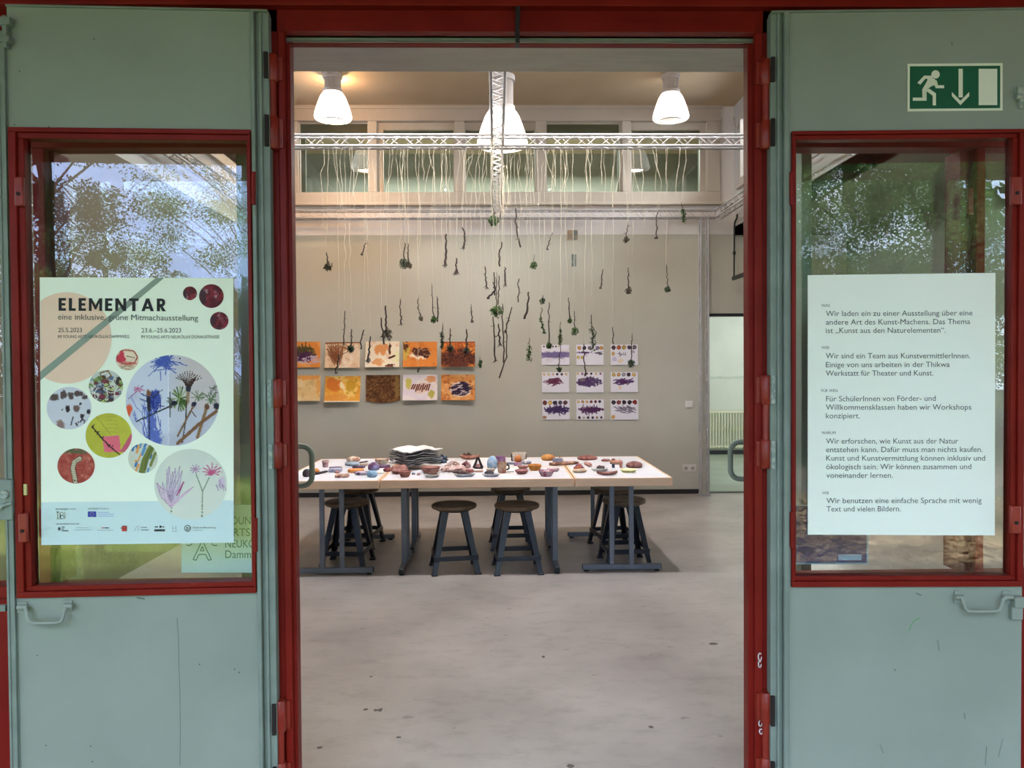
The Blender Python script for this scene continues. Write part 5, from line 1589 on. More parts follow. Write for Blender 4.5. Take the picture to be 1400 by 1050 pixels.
# ------------------------------------------------------------------ stools
def make_stool():
    t = empty('workshop_stool', (0, 0, 0), cat='stool', group='wooden workshop stools under the tables')
    R, H = 0.176, 0.517
    MB().lathe([(0, H - .040), (R * .86, H - .040), (R * .97, H - .032), (R, H - .02), (R * .985, H - .008), (R * .93, H - .002), (R * .6, H - .006), (0, H - .010)], n=48).build('seat', M['stool_wood'], t, local=True, angle=50)
    MB().lathe([(0, H - .052), (.13, H - .052), (.13, H - .038), (0, H - .038)], n=24).build('seat_plate', M['stool_metal'], t, local=True)
    tops = [(sx * .088, sy * .088) for sx, sy in ((-1, -1), (1, -1), (1, 1), (-1, 1))]
    bots = [(sx * .183, sy * .183) for sx, sy in ((-1, -1), (1, -1), (1, 1), (-1, 1))]
    for (a, b), (c_, d) in zip(tops, bots):
        m = MB()
        sx, sy = (1 if a > 0 else -1), (1 if b > 0 else -1)
        w0, w1 = .052, .036
        z0, z1 = 0.012, H - .045
        T_ = .006
        # pressed angle profile, open towards the middle
        def ring_(cx, cy, z, w):
            pts = [(0, 0), (-w, 0), (-w, T_), (-T_, T_), (-T_, w), (0, w)]
            pts = [(0, 0), (-w, 0), (-w, -0), (-w, -T_), (-T_, -T_), (-T_, -w), (0, -w)]
            return [Vector((cx + sx * u, cy + sy * v, z)) for u, v in ((0, 0), (-w, 0), (-w, -T_), (-T_, -T_), (-T_, -w), (0, -w))]
        lo_, hi_ = ring_(c_, d, z0, w1), ring_(a + sx * .012, b + sy * .012, z1, w0)
        vs = lo_ + hi_
        fs = [(k, (k + 1) % 6, 6 + (k + 1) % 6, 6 + k) for k in range(6)] + [(0, 1, 2, 3), (0, 3, 4, 5), (6, 9, 8, 7), (6, 11, 10, 9)]
        m.add(vs, fs)
        l = m.build('leg', M['stool_metal'], t, local=True)
        MB().box(c_ - sx * .0 + sx * .006, c_ - sx * .042, d + sy * .006, d - sy * .042, 0, .014).build('foot_shoe', M['stool_metal'], l, local=True, bevel=.003)
    zr = .125
    q = .088 + (.183 - .088) * (1 - zr / H) + .004
    for k in range(4):
        p0 = ((-q, -q), (q, -q), (q, q), (-q, q))[k]
        p1 = ((-q, -q), (q, -q), (q, q), (-q, q))[(k + 1) % 4]
        MB().beam((*p0, zr), (*p1, zr), .012, .036).build('footrest_rail', M['stool_metal'], t, local=True, bevel=.003)
    return t
stool0 = make_stool()
first = True
for (px, py, yaw, lab) in (
    (620, 786, 8, 'dark wooden stool in front of the middle table, left of the front pair'),
    (708, 786, 3, 'dark wooden stool in front of the middle table, right of the front pair'),
    (699, 752, 3, 'dark stool mostly hidden behind the right one of the front pair'),
    (470, 779, -4, 'dark stool standing under the left end table behind its two front legs'),
    (487, 751, -8, 'dark stool under the back half of the left end table'),
    (858, 776, 3, 'dark stool standing under the right end table behind its two front legs'),
    (843, 753, 10, 'dark stool under the back half of the right end table')):
    o = stool0 if first else copy_tree(stool0)
    first = False
    p = onz(px, py, 0)
    o.matrix_basis = Matrix.Translation((p.x, p.y + .16, 0)) @ Matrix.Rotation(math.radians(yaw), 4, 'Z')
    o['label'] = lab

# inner doors folded back into the room; only their pull handles reach into the opening
def inner_door(n, s, px, py0, py1, Yh, label):
    xh = at(px, 630, Yh).x
    xd = s * abs(at(403 if s < 0 else 1021, 525, YF + .022).x * (YI + .84) / (YF + .022)) + s * .012
    d = empty('door_%d' % n, (xd, YI + .02, 0), label=label, cat='door', kind='structure')
    ya, yb_ = YI + .24, YI + .84
    lf_ = MB().box(xd, xd + s * .04, ya, ya + .07, 0.02, 2.55).box(xd, xd + s * .04, yb_ - .07, yb_, 0.02, 2.55)
    lf_.box(xd, xd + s * .04, ya + .07, yb_ - .07, 0.02, 0.25).box(xd, xd + s * .04, ya + .07, yb_ - .07, 2.45, 2.55)
    lf_.build('leaf_frame', M['green'], d, bevel=.003)
    MB().box(xd + s * .017, xd + s * .023, ya + .06, yb_ - .06, 0.24, 2.46).build('pane', M['glass'], d)
    zt_, zb2 = at(px, py0, Yh).z, at(px, py1, Yh).z
    r = .011
    c_ = .04
    k = -s
    xx = xh
    pts = [(xd, Yh, zt_)]
    for q in range(6):
        g = PI / 2 * q / 5
        pts.append((xx + s * c_ - s * c_ * math.sin(g), Yh, zt_ - c_ + c_ * math.cos(g)))
    for q in range(6):
        g = PI / 2 * q / 5
        pts.append((xx + s * c_ - s * c_ * math.cos(g), Yh, zb2 + c_ - c_ * math.sin(g)))
    pts.append((xd, Yh, zb2))
    MB().tube(pts, r, 12).build('pull_handle', M['green'], d)
inner_door(3, -1, 426.5, 610, 664, 3.15, 'inner left door leaf folded back, its green D handle in the opening')
inner_door(4, 1, 998.5, 604.5, 655, 3.15, 'inner right door leaf folded back, its green D handle in the opening')
# ------------------------------------------------------------------ clay work and finds on the tables
CG = 'clay pieces laid out on the tables'
cm_cache = {}
def clay(c1, c2=None, scale=22, rough=0.7):
    k = (c1, c2, scale)
    if k not in cm_cache:
        cm_cache[k] = mat('painted_clay', c1, c2, scale=scale, rough=rough, lo=.42, hi=.58, bump=.25, bscale=70)
    return cm_cache[k]
crng = random.Random(77)
ZW = ZTOPT + 0.0008
def base(px, py, wpx, hpx, depth=None):
    """near bottom edge of the piece in the photo -> centre on the table, half width, height"""
    p = onz(px, py, ZW)
    w = wpx / FOC * p.y
    h = hpx / FOC * p.y
    d = depth if depth is not None else w * .8
    return Vector((p.x, p.y + d / 2, ZW)), w / 2, h, d / 2
def wobble(seed, amp=.08, f=3):
    ph = [random.Random(seed * 31 + i).random() * 6.28 for i in range(3)]
    return lambda g, z: 1 + amp * (math.sin(f * g + ph[0]) * .6 + math.sin((f + 2) * g + ph[1]) * .4 + .3 * math.sin(z * 90 + ph[2]))
def blob_mb(c, a, b, h, seed, rough=.18, flat=.0, nu=22, nv=12, power=1.0):
    m = MB()
    vs, fs = [], []
    off = Vector((seed * 3.7, seed * 1.9, seed * .7))
    for j in range(nv + 1):
        t = PI * j / nv
        for i in range(nu):
            g = 2 * PI * i / nu
            d = Vector((math.sin(t) * math.cos(g), math.sin(t) * math.sin(g), math.cos(t)))
            k = 1 + rough * noise.noise(d * 2.1 + off) + rough * .5 * noise.noise(d * 5 + off)
            z = d.z * k
            z = (abs(z) ** power) * (1 if z > 0 else -1)
            vs.append(Vector((c.x + a * d.x * k, c.y + b * d.y * k, c.z + max(0.0, h * (z * .62 + .38)))))
    for j in range(nv):
        for i in range(nu):
            fs.append((j * nu + i, j * nu + (i + 1) % nu, (j + 1) * nu + (i + 1) % nu, (j + 1) * nu + i))
    return m.add(vs, fs)
def thing(name, c, label, cat): return empty(name, c, label=label, cat=cat, group=CG)
sd = [0]
def bowl(px, py, w, h, c1, c2, label, fill=None, depth=None, name='clay_bowl', cat='bowl'):
    sd[0] += 1
    c, r, hh, d = base(px, py, w, h, depth)
    hh = max(.02, hh * .85)
    t = thing(name, c, label, cat)
    wb_ = wobble(sd[0], .05)
    MB().lathe([(0, 0), (r * .62, 0), (r * .82, hh * .4), (r, hh), (r * .92, hh + .002), (r * .72, hh * .45), (r * .5, .008), (0, .007)], c, 28, wob=wb_).build('body', clay(c1, c2), t, angle=55)
    if fill:
        MB().lathe([(0, hh * .62), (r * .5, hh * .6), (r * .76, hh * .55), (r * .6, hh * .3), (0, hh * .3)], c, 24).build('filling', clay(*fill), t, angle=55)
    return t
def cup(px, py, w, h, c1, c2, label, rim=None, handle=False):
    sd[0] += 1
    c, r, hh, d = base(px, py, w, h)
    hh *= .9
    t = thing('clay_cup', c, label, 'cup')
    MB().lathe([(0, 0), (r * .8, 0), (r * .88, hh * .5), (r, hh), (r * .88, hh), (r * .76, hh * .5), (r * .7, .01), (0, .01)], c, 28, wob=wobble(sd[0], .05)).build('body', clay(c1, c2), t, angle=55)
    if rim:
        MB().lathe([(r * .86, hh - .012), (r * 1.03, hh - .014), (r * 1.03, hh + .002), (r * .86, hh + .003), (r * .86, hh - .012)], c, 28, wob=wobble(sd[0], .05), cap=False).build('rim', clay(*rim), t, angle=55)
    if handle:
        MB().tube([c + Vector((r * .85, 0, hh * .75)), c + Vector((r * 1.35, 0, hh * .7)), c + Vector((r * 1.35, 0, hh * .4)), c + Vector((r * .85, 0, hh * .3))], .007, 8).build('handle', clay((40, 34, 36)), t)
    return t
def lump(px, py, w, h, c1, c2, label, depth=None, name='clay_lump', cat='clay piece', rough=.22, scale=22, extra=None):
    sd[0] += 1
    c, r, hh, d = base(px, py, w, h, depth)
    t = thing(name, c, label, cat)
    blob_mb(c, r, d, max(.012, hh), sd[0], rough).build('body', clay(c1, c2, scale), t, angle=60)
    if extra:
        for (dx, dz, a, hz, col) in extra:          # knobs, spots: offsets in fractions of width / height
            blob_mb(c + Vector((dx * r * 2, -d * .3, hh * dz)), a * r * 2, a * r * 2, hz * hh, sd[0] + 5, .2, nu=14, nv=8).build('knob', clay(*col), t, angle=60)
    return t
def slab(px, py, w, h, c1, c2, label, depth=None, name='clay_slab', rot=0.0, scale=22, cat='clay piece'):
    sd[0] += 1
    c, r, hh, d = base(px, py, w, h, depth)
    t = thing(name, c, label, cat)
    m = MB()
    n = 16
    wb_ = wobble(sd[0], .12, 4)
    ps = []
    for k in range(n):
        g = 2 * PI * k / n
        q = (abs(math.cos(g)) ** 4 + abs(math.sin(g)) ** 4) ** -.25 * wb_(g, 0)
        x, y = r * q * math.cos(g) * .94, d * q * math.sin(g) * .94
        ps.append(Vector((c.x + x * math.cos(rot) - y * math.sin(rot), c.y + x * math.sin(rot) + y * math.cos(rot), c.z)))
    m.prism(ps, (0, 0, max(.008, hh)))
    m.build('body', clay(c1, c2, scale), t, bevel=.004)
    return t
def dish(px, py, w, h, c1, c2, label, bits=None, depth=None, name='clay_plate'):
    sd[0] += 1
    c, r, hh, d = base(px, py, w, h, depth)
    t = thing(name, c, label, 'plate')
    ky = d / r
    wb_ = wobble(sd[0], .06)
    m = MB().lathe([(0, 0), (r * .7, 0), (r, .018), (r * .97, .024), (r * .66, .008), (0, .007)], c, 30, wob=wb_)
    for v in m.v: v.y = c.y + (v.y - c.y) * ky
    m.build('body', clay(c1, c2), t, angle=55)
    if bits:
        rr = random.Random(sd[0])
        nb, col, kind = bits
        for k in range(nb):
            g, q = rr.random() * 6.28, rr.random() * .6
            p = c + Vector((r * q * math.cos(g), d * q * math.sin(g), .012))
            if kind == 'twig':
                t2 = rr.random() * 3.14
                v = Vector((math.cos(t2), math.sin(t2) * .5, .15)) * r * .5
                MB().tube([p - v + Vector((0, 0, .012)), p + Vector((0, 0, .016)), p + v + Vector((0, 0, .016))], .0075, 6).build('twig', clay(*col), t)
            else:
                blob_mb(p, r * .34, r * .26, max(.03, hh * .9), sd[0] + k, .3, nu=12, nv=8).build('piece', clay(*col), t)
    return t
def stick(px0, py0, px1, py1, w, col, label, name='twig', cat='twig'):
    sd[0] += 1
    a, b = onz(px0, py0, ZW), onz(px1, py1, ZW)
    r = w / FOC * a.y / 2
    a.z += r; b.z += r
    t = thing(name, (a + b) / 2, label, cat)
    pts = [a.lerp(b, k / 6) + Vector((0, .004 * math.sin(k * 2.2 + sd[0]), .0)) for k in range(7)]
    MB().tube(pts, [r * .7, r, r * .95, r * 1.05, r * .9, r * .95, r * .6], 8).build('body', clay(*col), t)
    return t
PK, PK2, CR, PU, LB, OC, BK = (160, 104, 94), (196, 150, 140), (232, 212, 190), (110, 74, 104), (150, 184, 214), (222, 152, 84), (34, 28, 32)
# left table
cup(444, 639, 9, 9.5, (142, 104, 122), (176, 140, 140), 'small mauve cup with a pinkish rim alone at the back left', rim=((206, 170, 160), (180, 130, 120)))
lump(418, 652.5, 11, 11, BK, (54, 36, 46), 'black cylinder-like lump behind the green handle at the left', depth=.06, rough=.1, name='black_lump')
lump(431.5, 648, 9, 7, OC, (206, 120, 62), 'small orange lump beside the black lump at the left', depth=.05)
stick(424, 651, 448, 646, 3.6, (BK, (60, 44, 54)), 'thick black stick leading right from the black lump', name='black_stick', cat='stick')
slab(456.5, 646, 19, 4.5, (146, 146, 170), (170, 168, 186), 'grey blue tray shaped slab on the left table', depth=.12)
stick(450, 640.4, 467.5, 639.8, 2.2, ((70, 50, 70), (96, 70, 84)), 'thin dark stick lying on the grey blue slab', name='thin_stick', cat='stick')
lump(460.5, 647.2, 7, 2.8, (150, 92, 80), (170, 110, 96), 'tiny brick red piece in front of the grey blue slab', depth=.03)
slab(466, 653.6, 20, 4, (130, 84, 78), (214, 176, 154), 'flat mottled pink and brown piece near the left table front', depth=.10, scale=40, rot=.1)
lump(480, 637.2, 20, 5.5, (148, 162, 176), (166, 180, 190), 'grey blue loaf shaped dish under the cream loaf', depth=.10, rough=.08)
lump(482, 631.6, 19, 7, CR, (176, 128, 104), 'cream loaf with a dark spot at the back of the left table', depth=.09, rough=.12, extra=[(.18, .5, .07, .3, (BK, None))])
stick(492, 633.6, 503, 631.6, 2.2, ((70, 46, 44), (120, 90, 80)), 'short dark twig right of the cream loaf', name='short_twig')
slab(497, 637.4, 11, 3, (226, 206, 190), (206, 180, 164), 'small cream slab below the short dark twig', depth=.05)
slab(489.5, 640.4, 17, 2.8, (66, 48, 72), (100, 76, 100), 'flat dark purple leaf shape in the middle of the left table', depth=.06)
slab(485, 646.6, 22, 4.2, (224, 140, 76), (232, 160, 96), 'flat orange slab in the middle of the left table', depth=.11)
dish(492, 650.2, 20, 5, (96, 64, 96), (222, 204, 216), 'purple and white swirled dish in front of the orange slab', depth=.09)
c, r, hh, d = base(507.5, 653.2, 15, 6, .09)
t = thing('clay_ring', c, 'light blue clay ring at the front right corner of the left table', 'ring')
tor = MB(); R_, r_ = r * .62, r * .36
tv, tf = [], []
for i in range(28):
    for k in range(12):
        g, q = 2 * PI * i / 28, 2 * PI * k / 12
        tv.append((c.x + (R_ + r_ * math.cos(q)) * math.cos(g), c.y + (R_ + r_ * math.cos(q)) * math.sin(g), c.z + .024 + .024 * math.sin(q)))
        tf.append((i * 12 + k, i * 12 + (k + 1) % 12, ((i + 1) % 28) * 12 + (k + 1) % 12, ((i + 1) % 28) * 12 + k))
tor.add(tv, tf).build('body', clay((136, 174, 206), (170, 200, 222)), t, angle=80)
lump(510, 643.6, 16, 11, (104, 60, 96), (150, 150, 190), 'domed purple and blue painted house shape on the left table', depth=.08, rough=.1, scale=16, name='clay_house', extra=[(-.2, .3, .12, .35, ((150, 70, 60), None)), (.12, .35, .14, .4, ((170, 190, 214), None))])
bowl(521, 636.8, 20, 10, (206, 160, 136), (240, 226, 206), 'cream bowl with pink streaks at the back by the table joint', fill=((206, 140, 124), (236, 214, 196)))
slab(525, 640, 15, 3.6, (120, 92, 134), (146, 116, 150), 'purple base slab in front of the cream bowl', depth=.06)
slab(514, 648, 22, 2.2, (226, 214, 196), (236, 226, 212), 'flat cream strip in front of the domed house shape', depth=.05, rot=.06)
lump(529, 645.2, 11, 5.5, (120, 52, 64), (150, 80, 84), 'dark red piece lying across the left table joint', depth=.05)
# middle tables
bowl(552.5, 653, 17.5, 9.5, (156, 98, 88), (176, 120, 108), 'pink clay bowl at the front of the middle table', fill=((120, 84, 90), (196, 170, 170)))
lump(545, 648.6, 22, 11, (150, 98, 90), (186, 136, 124), 'heap of pink clay behind the pink bowl', depth=.13, rough=.4)
for k, (x, y, w, h, c1, c2, lb) in enumerate(((565, 649, 5, 3, (140, 150, 166), (110, 110, 130), 'tiny grey blue crumb right of the pink bowl'), (572, 650, 5, 3, (150, 100, 100), (176, 140, 136), 'tiny brownish crumb between pink bowl and twig plate'))):
    lump(x, y, w, h, c1, c2, lb, depth=.025)
bowl(588, 648, 27, 10, (160, 100, 92), (190, 140, 128), 'broad pink bowl under the front edge of the sheet stack', depth=.13)
dish(590, 653.4, 22, 6, (226, 222, 218), (206, 200, 198), 'white plate heaped with brown twig bits, left of centre', bits=(7, ((84, 56, 50), (120, 84, 70)), 'twig'), depth=.10)
# stack of grey sheets with a white one on top
srng = random.Random(9)
sx, sy = onz(568, 640, ZW).x, onz(568, 640, ZW).y + .02
LABS = ['lowest dark sheet of the wavy stack', 'second sheet from the bottom of the wavy stack', 'third sheet from the bottom of the wavy stack', 'fourth sheet from the bottom of the wavy stack', 'fifth sheet from the bottom of the wavy stack', 'sixth sheet from the bottom of the wavy stack', 'seventh sheet, just under the white top of the wavy stack', 'white top sheet of the wavy stack']
zc = 0.046
for k in range(8):
    t = empty('felt_sheet', (sx, sy, ZW + zc + k * .0165), label=LABS[k], cat='sheet', group='wavy sheets stacked on the middle table')
    a_ = .165 + .012 * srng.random() - k * .001
    rot = math.radians(38 + 8 * (srng.random() - .5)) if k < 7 else math.radians(43)
    if k == 7: a_ = .172
    n = 14
    vs = []
    ph, ph2 = srng.random() * 6, srng.random() * 6
    for lay in range(2):
        for j in range(n + 1):
            for i in range(n + 1):
                u, v = (i / n - .5) * 2 * a_, (j / n - .5) * 2 * a_ * .86
                z = .007 * math.sin(u * 24 + 1.2 + k * .12) + .007 * math.sin(v * 20 + .5 - k * .1) + .0026 * math.sin(u * 52 + ph) + .0026 * math.sin(v * 61 + ph2) - .10 * (u * u + v * v) * .6
                e = 1 + .03 * math.sin(i * 1.7 + ph) * (j in (0, n)) + .03 * math.sin(j * 1.9 + ph2) * (i in (0, n))
                u, v = u * e, v * e
                vs.append((sx + u * math.cos(rot) - v * math.sin(rot), sy + u * math.sin(rot) + v * math.cos(rot), ZW + zc + k * .0165 + z + lay * .006))
    NN = (n + 1) * (n + 1)
    fs = []
    for j in range(n):
        for i in range(n):
            q = (j * (n + 1) + i, j * (n + 1) + i + 1, (j + 1) * (n + 1) + i + 1, (j + 1) * (n + 1) + i)
            fs.append(q[::-1]); fs.append(tuple(NN + x for x in q))
    ed = [i for i in range(n)] + [j * (n + 1) + n for j in range(n)] + [n * (n + 1) + i for i in range(n, 0, -1)] + [j * (n + 1) for j in range(n, 0, -1)]
    fs += [(ed[i], ed[(i + 1) % len(ed)], NN + ed[(i + 1) % len(ed)], NN + ed[i]) for i in range(len(ed))]
    MB().add(vs, fs).build('sheet', mat('white_felt', (226, 222, 218), (236, 232, 228)) if k == 7 else mat('grey_felt', (124, 124, 128), (200, 198, 194), scale=18, rough=.95) if k % 2 else mat('dark_felt', (80, 80, 86), (156, 152, 150), scale=16, rough=.95), t, angle=60)
lump(605, 633.6, 12, 11, (30, 34, 44), (110, 124, 140), 'ball of blue black fibres behind the sheet stack', depth=.07, rough=.5, scale=40, name='fibre_ball')
# heap of pale curls
c, r, hh, d = base(620, 646.5, 32, 16, .20)
t = thing('shaving_heap', c, 'pale heap of curled shavings in the centre of the middle table', 'heap')
hm = MB()
hr = random.Random(3)
for k in range(70):
    q, g = math.sqrt(hr.random()), hr.random() * 6.28
    p = c + Vector((r * q * math.cos(g), d * q * math.sin(g), hh * (1 - q * q) * hr.random() * .8 + .006))
    a = hr.random() * 6.28
    L_ = .018 + .02 * hr.random()
    hm.tube([p + Vector((math.cos(a) * L_ * (s - 2) / 2, math.sin(a) * L_ * (s - 2) / 2, .010 * math.sin(s * 1.3))) for s in range(5)], .0042, 5)
tag(hm.build('shavings', clay((232, 206, 196), (206, 164, 156), 50), t), kind='stuff')
blob_mb(c, r * .95, d * .9, hh * .62, 4, .4).build('heap_core', clay((226, 204, 196), (200, 160, 154)), t)
lump(637, 640.4, 11, 9, (96, 40, 50), (190, 150, 150), 'dark red flower shaped piece with a pale centre, in the centre', depth=.06, rough=.45, extra=[(.0, .5, .1, .3, ((226, 206, 204), None))])
slab(642, 646.6, 11, 4.6, (150, 76, 76), (176, 110, 104), 'brick red block right of the shavings', depth=.05)
dish(635, 652.6, 30, 6, (228, 226, 226), (204, 204, 210), 'white plate with dark twigs at the front centre', bits=(6, ((78, 56, 56), (130, 110, 104)), 'twig'), depth=.09)
c, r, hh, d = base(642, 628.4, 28, 9, .09)
t = thing('clay_boat', c, 'long brown boat with dark figures at the back centre', 'boat')
bm_ = blob_mb(c, r, d, hh * .6, 8, .08)
for v in bm_.v:
    u = (v.x - c.x) / r
    v.z += .022 * abs(u) ** 3
bm_.build('hull', clay((136, 82, 70), (170, 118, 102)), t, angle=60)
for dx, s in ((-.5, 1.0), (-.3, .8), (-.1, 1.1), (.08, .7)):
    blob_mb(c + Vector((dx * r, 0, hh * .45)), .014, .014, hh * .5 * s, int(9 + dx * 10), .3, nu=10, nv=8).build('figure', clay((60, 40, 36), (110, 76, 60)), t)
c, r, hh, d = base(653.5, 641.6, 12, 16, .05)
t = thing('clay_arch', c, 'black A-shaped stand with a pink piece inside, at the centre', 'stand')
for s in (-1, 1):
    MB().tube([c + Vector((s * r, 0, .008)), c + Vector((s * r * .55, 0, hh * .5)), c + Vector((s * .003, 0, hh))], [.012, .010, .008], 8).build('leg', clay((44, 30, 36)), t)
MB().tube([c + Vector((-r * .9, 0, .010)), c + Vector((r * 1.1, 0, .008))], .009, 8).build('foot_bar', clay((44, 30, 36)), t)
blob_mb(c + Vector((.004, .01, .006)), r * .6, r * .5, hh * .38, 6, .1).build('block', clay((190, 136, 130)), t)
slab(654, 645.8, 14, 2.8, (226, 200, 184), (206, 170, 150), 'flat pale piece in front of the black A-shaped stand', depth=.04)
lump(673, 642, 15, 18, (146, 182, 216), (190, 206, 220), 'tall light blue bell shaped cup in the middle of the table', depth=.08, rough=.06, name='clay_bell', scale=30)
slab(684.5, 631.6, 13, 8, (124, 90, 124), (150, 112, 140), 'purple block behind the light blue bell', depth=.06)
bowl(670.5, 647, 13, 6.5, (232, 226, 214), (214, 200, 184), 'small white bowl holding brown crumbs before the light blue bell', fill=((120, 92, 70), (160, 130, 100)))
dish(671.5, 652.4, 25, 5, (226, 226, 230), (200, 200, 208), 'white plate carrying a dark leaf at the front centre right', bits=(3, ((54, 46, 52), (84, 76, 80)), 'piece'), depth=.09)
cup(686.5, 647.4, 14, 16.5, (222, 190, 162), (176, 120, 100), 'cream mug with pink blotches and a small dark handle', handle=True)
slab(698, 635, 11, 2.4, (104, 108, 124), (130, 134, 146), 'thin grey slab left of the white box', depth=.05)
slab(698.5, 645.4, 10, 1.8, (226, 218, 214), (232, 226, 222), 'flat white card right of the cream mug', depth=.04)
c, r, hh, d = base(709.5, 630.4, 21, 11, .09)
t = thing('clay_box', c, 'open white box at the back behind the orange ball', 'box')
m = MB(); w_ = .008
m.box(c.x - r, c.x + r, c.y - d, c.y - d + w_, c.z, c.z + hh * .95); m.box(c.x - r, c.x + r, c.y + d - w_, c.y + d, c.z, c.z + hh)
m.box(c.x - r, c.x - r + w_, c.y - d, c.y + d, c.z, c.z + hh); m.box(c.x + r - w_, c.x + r, c.y - d, c.y + d, c.z, c.z + hh * .9); m.box(c.x - r, c.x + r, c.y - d, c.y + d, c.z, c.z + .008)
m.build('body', clay((236, 218, 200), (226, 204, 184)), t)
slab(708, 637, 11, 5, (176, 136, 170), (196, 160, 186), 'lilac base under the orange ball', depth=.06)
p = onz(708.3, 633.4, ZW + .022)
t = empty('clay_ball', (p.x, p.y + .04, ZW + .027), label='orange brown clay ball standing on a lilac base', cat='ball', group=CG)
blob_mb(Vector((p.x, p.y + .03, ZW + .027)), .030, .030, .062, 31, .06).build('body', clay((206, 130, 70), (186, 106, 60)), t)
lump(720, 635, 14, 6.5, (226, 218, 222), (150, 140, 160), 'pale egg-like piece with grey markings right of the white box', depth=.06, rough=.2, scale=34)
dish(715, 641.4, 15, 4, (206, 160, 140), (186, 130, 120), 'small pinkish dish in front of the lilac base', depth=.07)
bowl(731.5, 644, 19.5, 9, (222, 158, 86), (206, 136, 66), 'ochre orange bowl with a lilac inside, right of centre', fill=((150, 120, 170), (170, 140, 186)))
bowl(713.5, 648.6, 19, 6, (140, 84, 82), (176, 122, 116), 'flat pink brown dish in front of the ochre bowl', fill=((110, 70, 80), (150, 110, 110)), name='clay_dish', cat='dish')
lump(750, 630, 20, 8.5, (216, 156, 86), (190, 120, 60), 'orange fish shaped hump at the back right of the middle table', depth=.07, rough=.1, name='clay_fish', extra=[(.2, .6, .05, .25, ((70, 44, 40), None))])
slab(763, 633, 15, 6, (130, 136, 160), (160, 164, 184), 'grey blue block right of the orange fish', depth=.06)
stick(751, 637, 791, 635, 5.2, ((120, 78, 62), (196, 150, 126)), 'long mottled brown bar lying over the right table joint', name='clay_bar', cat='bar')
dish(756.5, 645.4, 18, 4, (196, 130, 150), (226, 200, 206), 'pink and white plate behind the pink bowl at the right', depth=.08)
bowl(747.3, 652, 22, 9, (150, 66, 92), (222, 190, 196), 'pink and white bowl with an orange centre at the front right', fill=((232, 170, 100), (240, 206, 150)))
# right table
c, r, hh, d = base(793.5, 647, 21, 15, .12)
t = thing('clay_snail', c, 'orange and violet painted snail coil at the left of the right table', 'snail')
blob_mb(c, r, d * .8, hh * .42, 12, .1).build('foot', clay((228, 206, 176), (214, 180, 150)), t, angle=60)
sp_ = []
for k in range(40):
    g = k * .42
    q = r * .62 * (1 - k / 48)
    sp_.append(c + Vector((q * math.cos(g) * .9 - r * .1, q * math.sin(g) * .5, hh * .3 + hh * .5 * k / 40)))
MB().tube(sp_, [.017 * (1 - k / 70) for k in range(40)], 8).build('shell', clay((206, 120, 84), (120, 84, 150), 14), t, angle=60)
lump(804, 629.6, 28, 6.5, (130, 74, 68), (166, 108, 98), 'flat oval brown cake at the back of the right table', depth=.10, rough=.06, name='clay_cake')
stick(800.5, 636, 808, 639, 6, ((206, 160, 150), (186, 132, 124)), 'short pink roll behind the snail coil', name='clay_roll', cat='roll')
dish(821, 645, 24, 5, (232, 228, 224), (214, 210, 206), 'white plate with dark leaf pieces on the right table', bits=(4, ((70, 58, 54), (110, 92, 84)), 'piece'), depth=.10)
lump(828.5, 631.2, 12, 3.6, (150, 90, 88), (170, 116, 110), 'small flat brown red piece at the back of the right table', depth=.05)
lump(839, 629.8, 5, 2.8, (140, 76, 70), (160, 96, 88), 'tiny red brown piece beside the small animal', depth=.03)
c, r, hh, d = base(845, 640, 21, 11, .06)
t = thing('clay_animal', c, 'small pinkish clay animal on four legs with a dark blue patch, right table', 'animal figure')
blob_mb(c + Vector((0, 0, hh * .4)), r * .75, d * .7, hh * .6, 14, .2).build('body', clay((214, 160, 136), (190, 120, 110), 18), t)
blob_mb(c + Vector((-r * .8, -.005, hh * .5)), r * .25, d * .5, hh * .5, 15, .2).build('head', clay((96, 96, 112), (206, 150, 110)), t)
for lx, ly in ((-.55, -.4), (-.55, .4), (.45, -.4), (.45, .4)):
    MB().tube([c + Vector((lx * r, ly * d, 0)), c + Vector((lx * r, ly * d, hh * .5))], [.010, .012], 8).build('leg', clay((50, 60, 86)) if lx < 0 else clay((196, 140, 120)), t)
lump(868.5, 640.4, 23, 9, (116, 74, 70), (146, 100, 94), 'brown clay hump with a pointed left end at the far right', depth=.10, rough=.06, name='clay_hump')
dish(861, 646.8, 22, 6, (232, 226, 150), (240, 236, 180), 'pale yellow flat bowl near the right end of the tables', depth=.11)
c, r, hh, d = base(831, 650.6, 29, 6, .08)
t = thing('clay_boat', c, 'pointed pinkish brown boat dish at the front of the right table', 'boat')
bm_ = MB()
prof = []
for k in range(17):
    u = -1 + k / 8
    wv = (1 - abs(u) ** 2.2) * d
    z0 = .004 + .016 * abs(u) ** 3
    prof.append([c + Vector((u * r, -wv, z0 + .018)), c + Vector((u * r, -wv * .5, z0)), c + Vector((u * r, 0, z0 - .003)), c + Vector((u * r, wv * .5, z0)), c + Vector((u * r, wv, z0 + .018)), c + Vector((u * r, wv * .45, z0 + .008)), c + Vector((u * r, -wv * .45, z0 + .008))])
vs = [p for row in prof for p in row]
bm_.add(vs, [(i * 7 + k, i * 7 + (k + 1) % 7, (i + 1) * 7 + (k + 1) % 7, (i + 1) * 7 + k) for i in range(16) for k in range(7)])
bm_.build('hull', clay((140, 90, 82), (172, 122, 112)), t, angle=60)

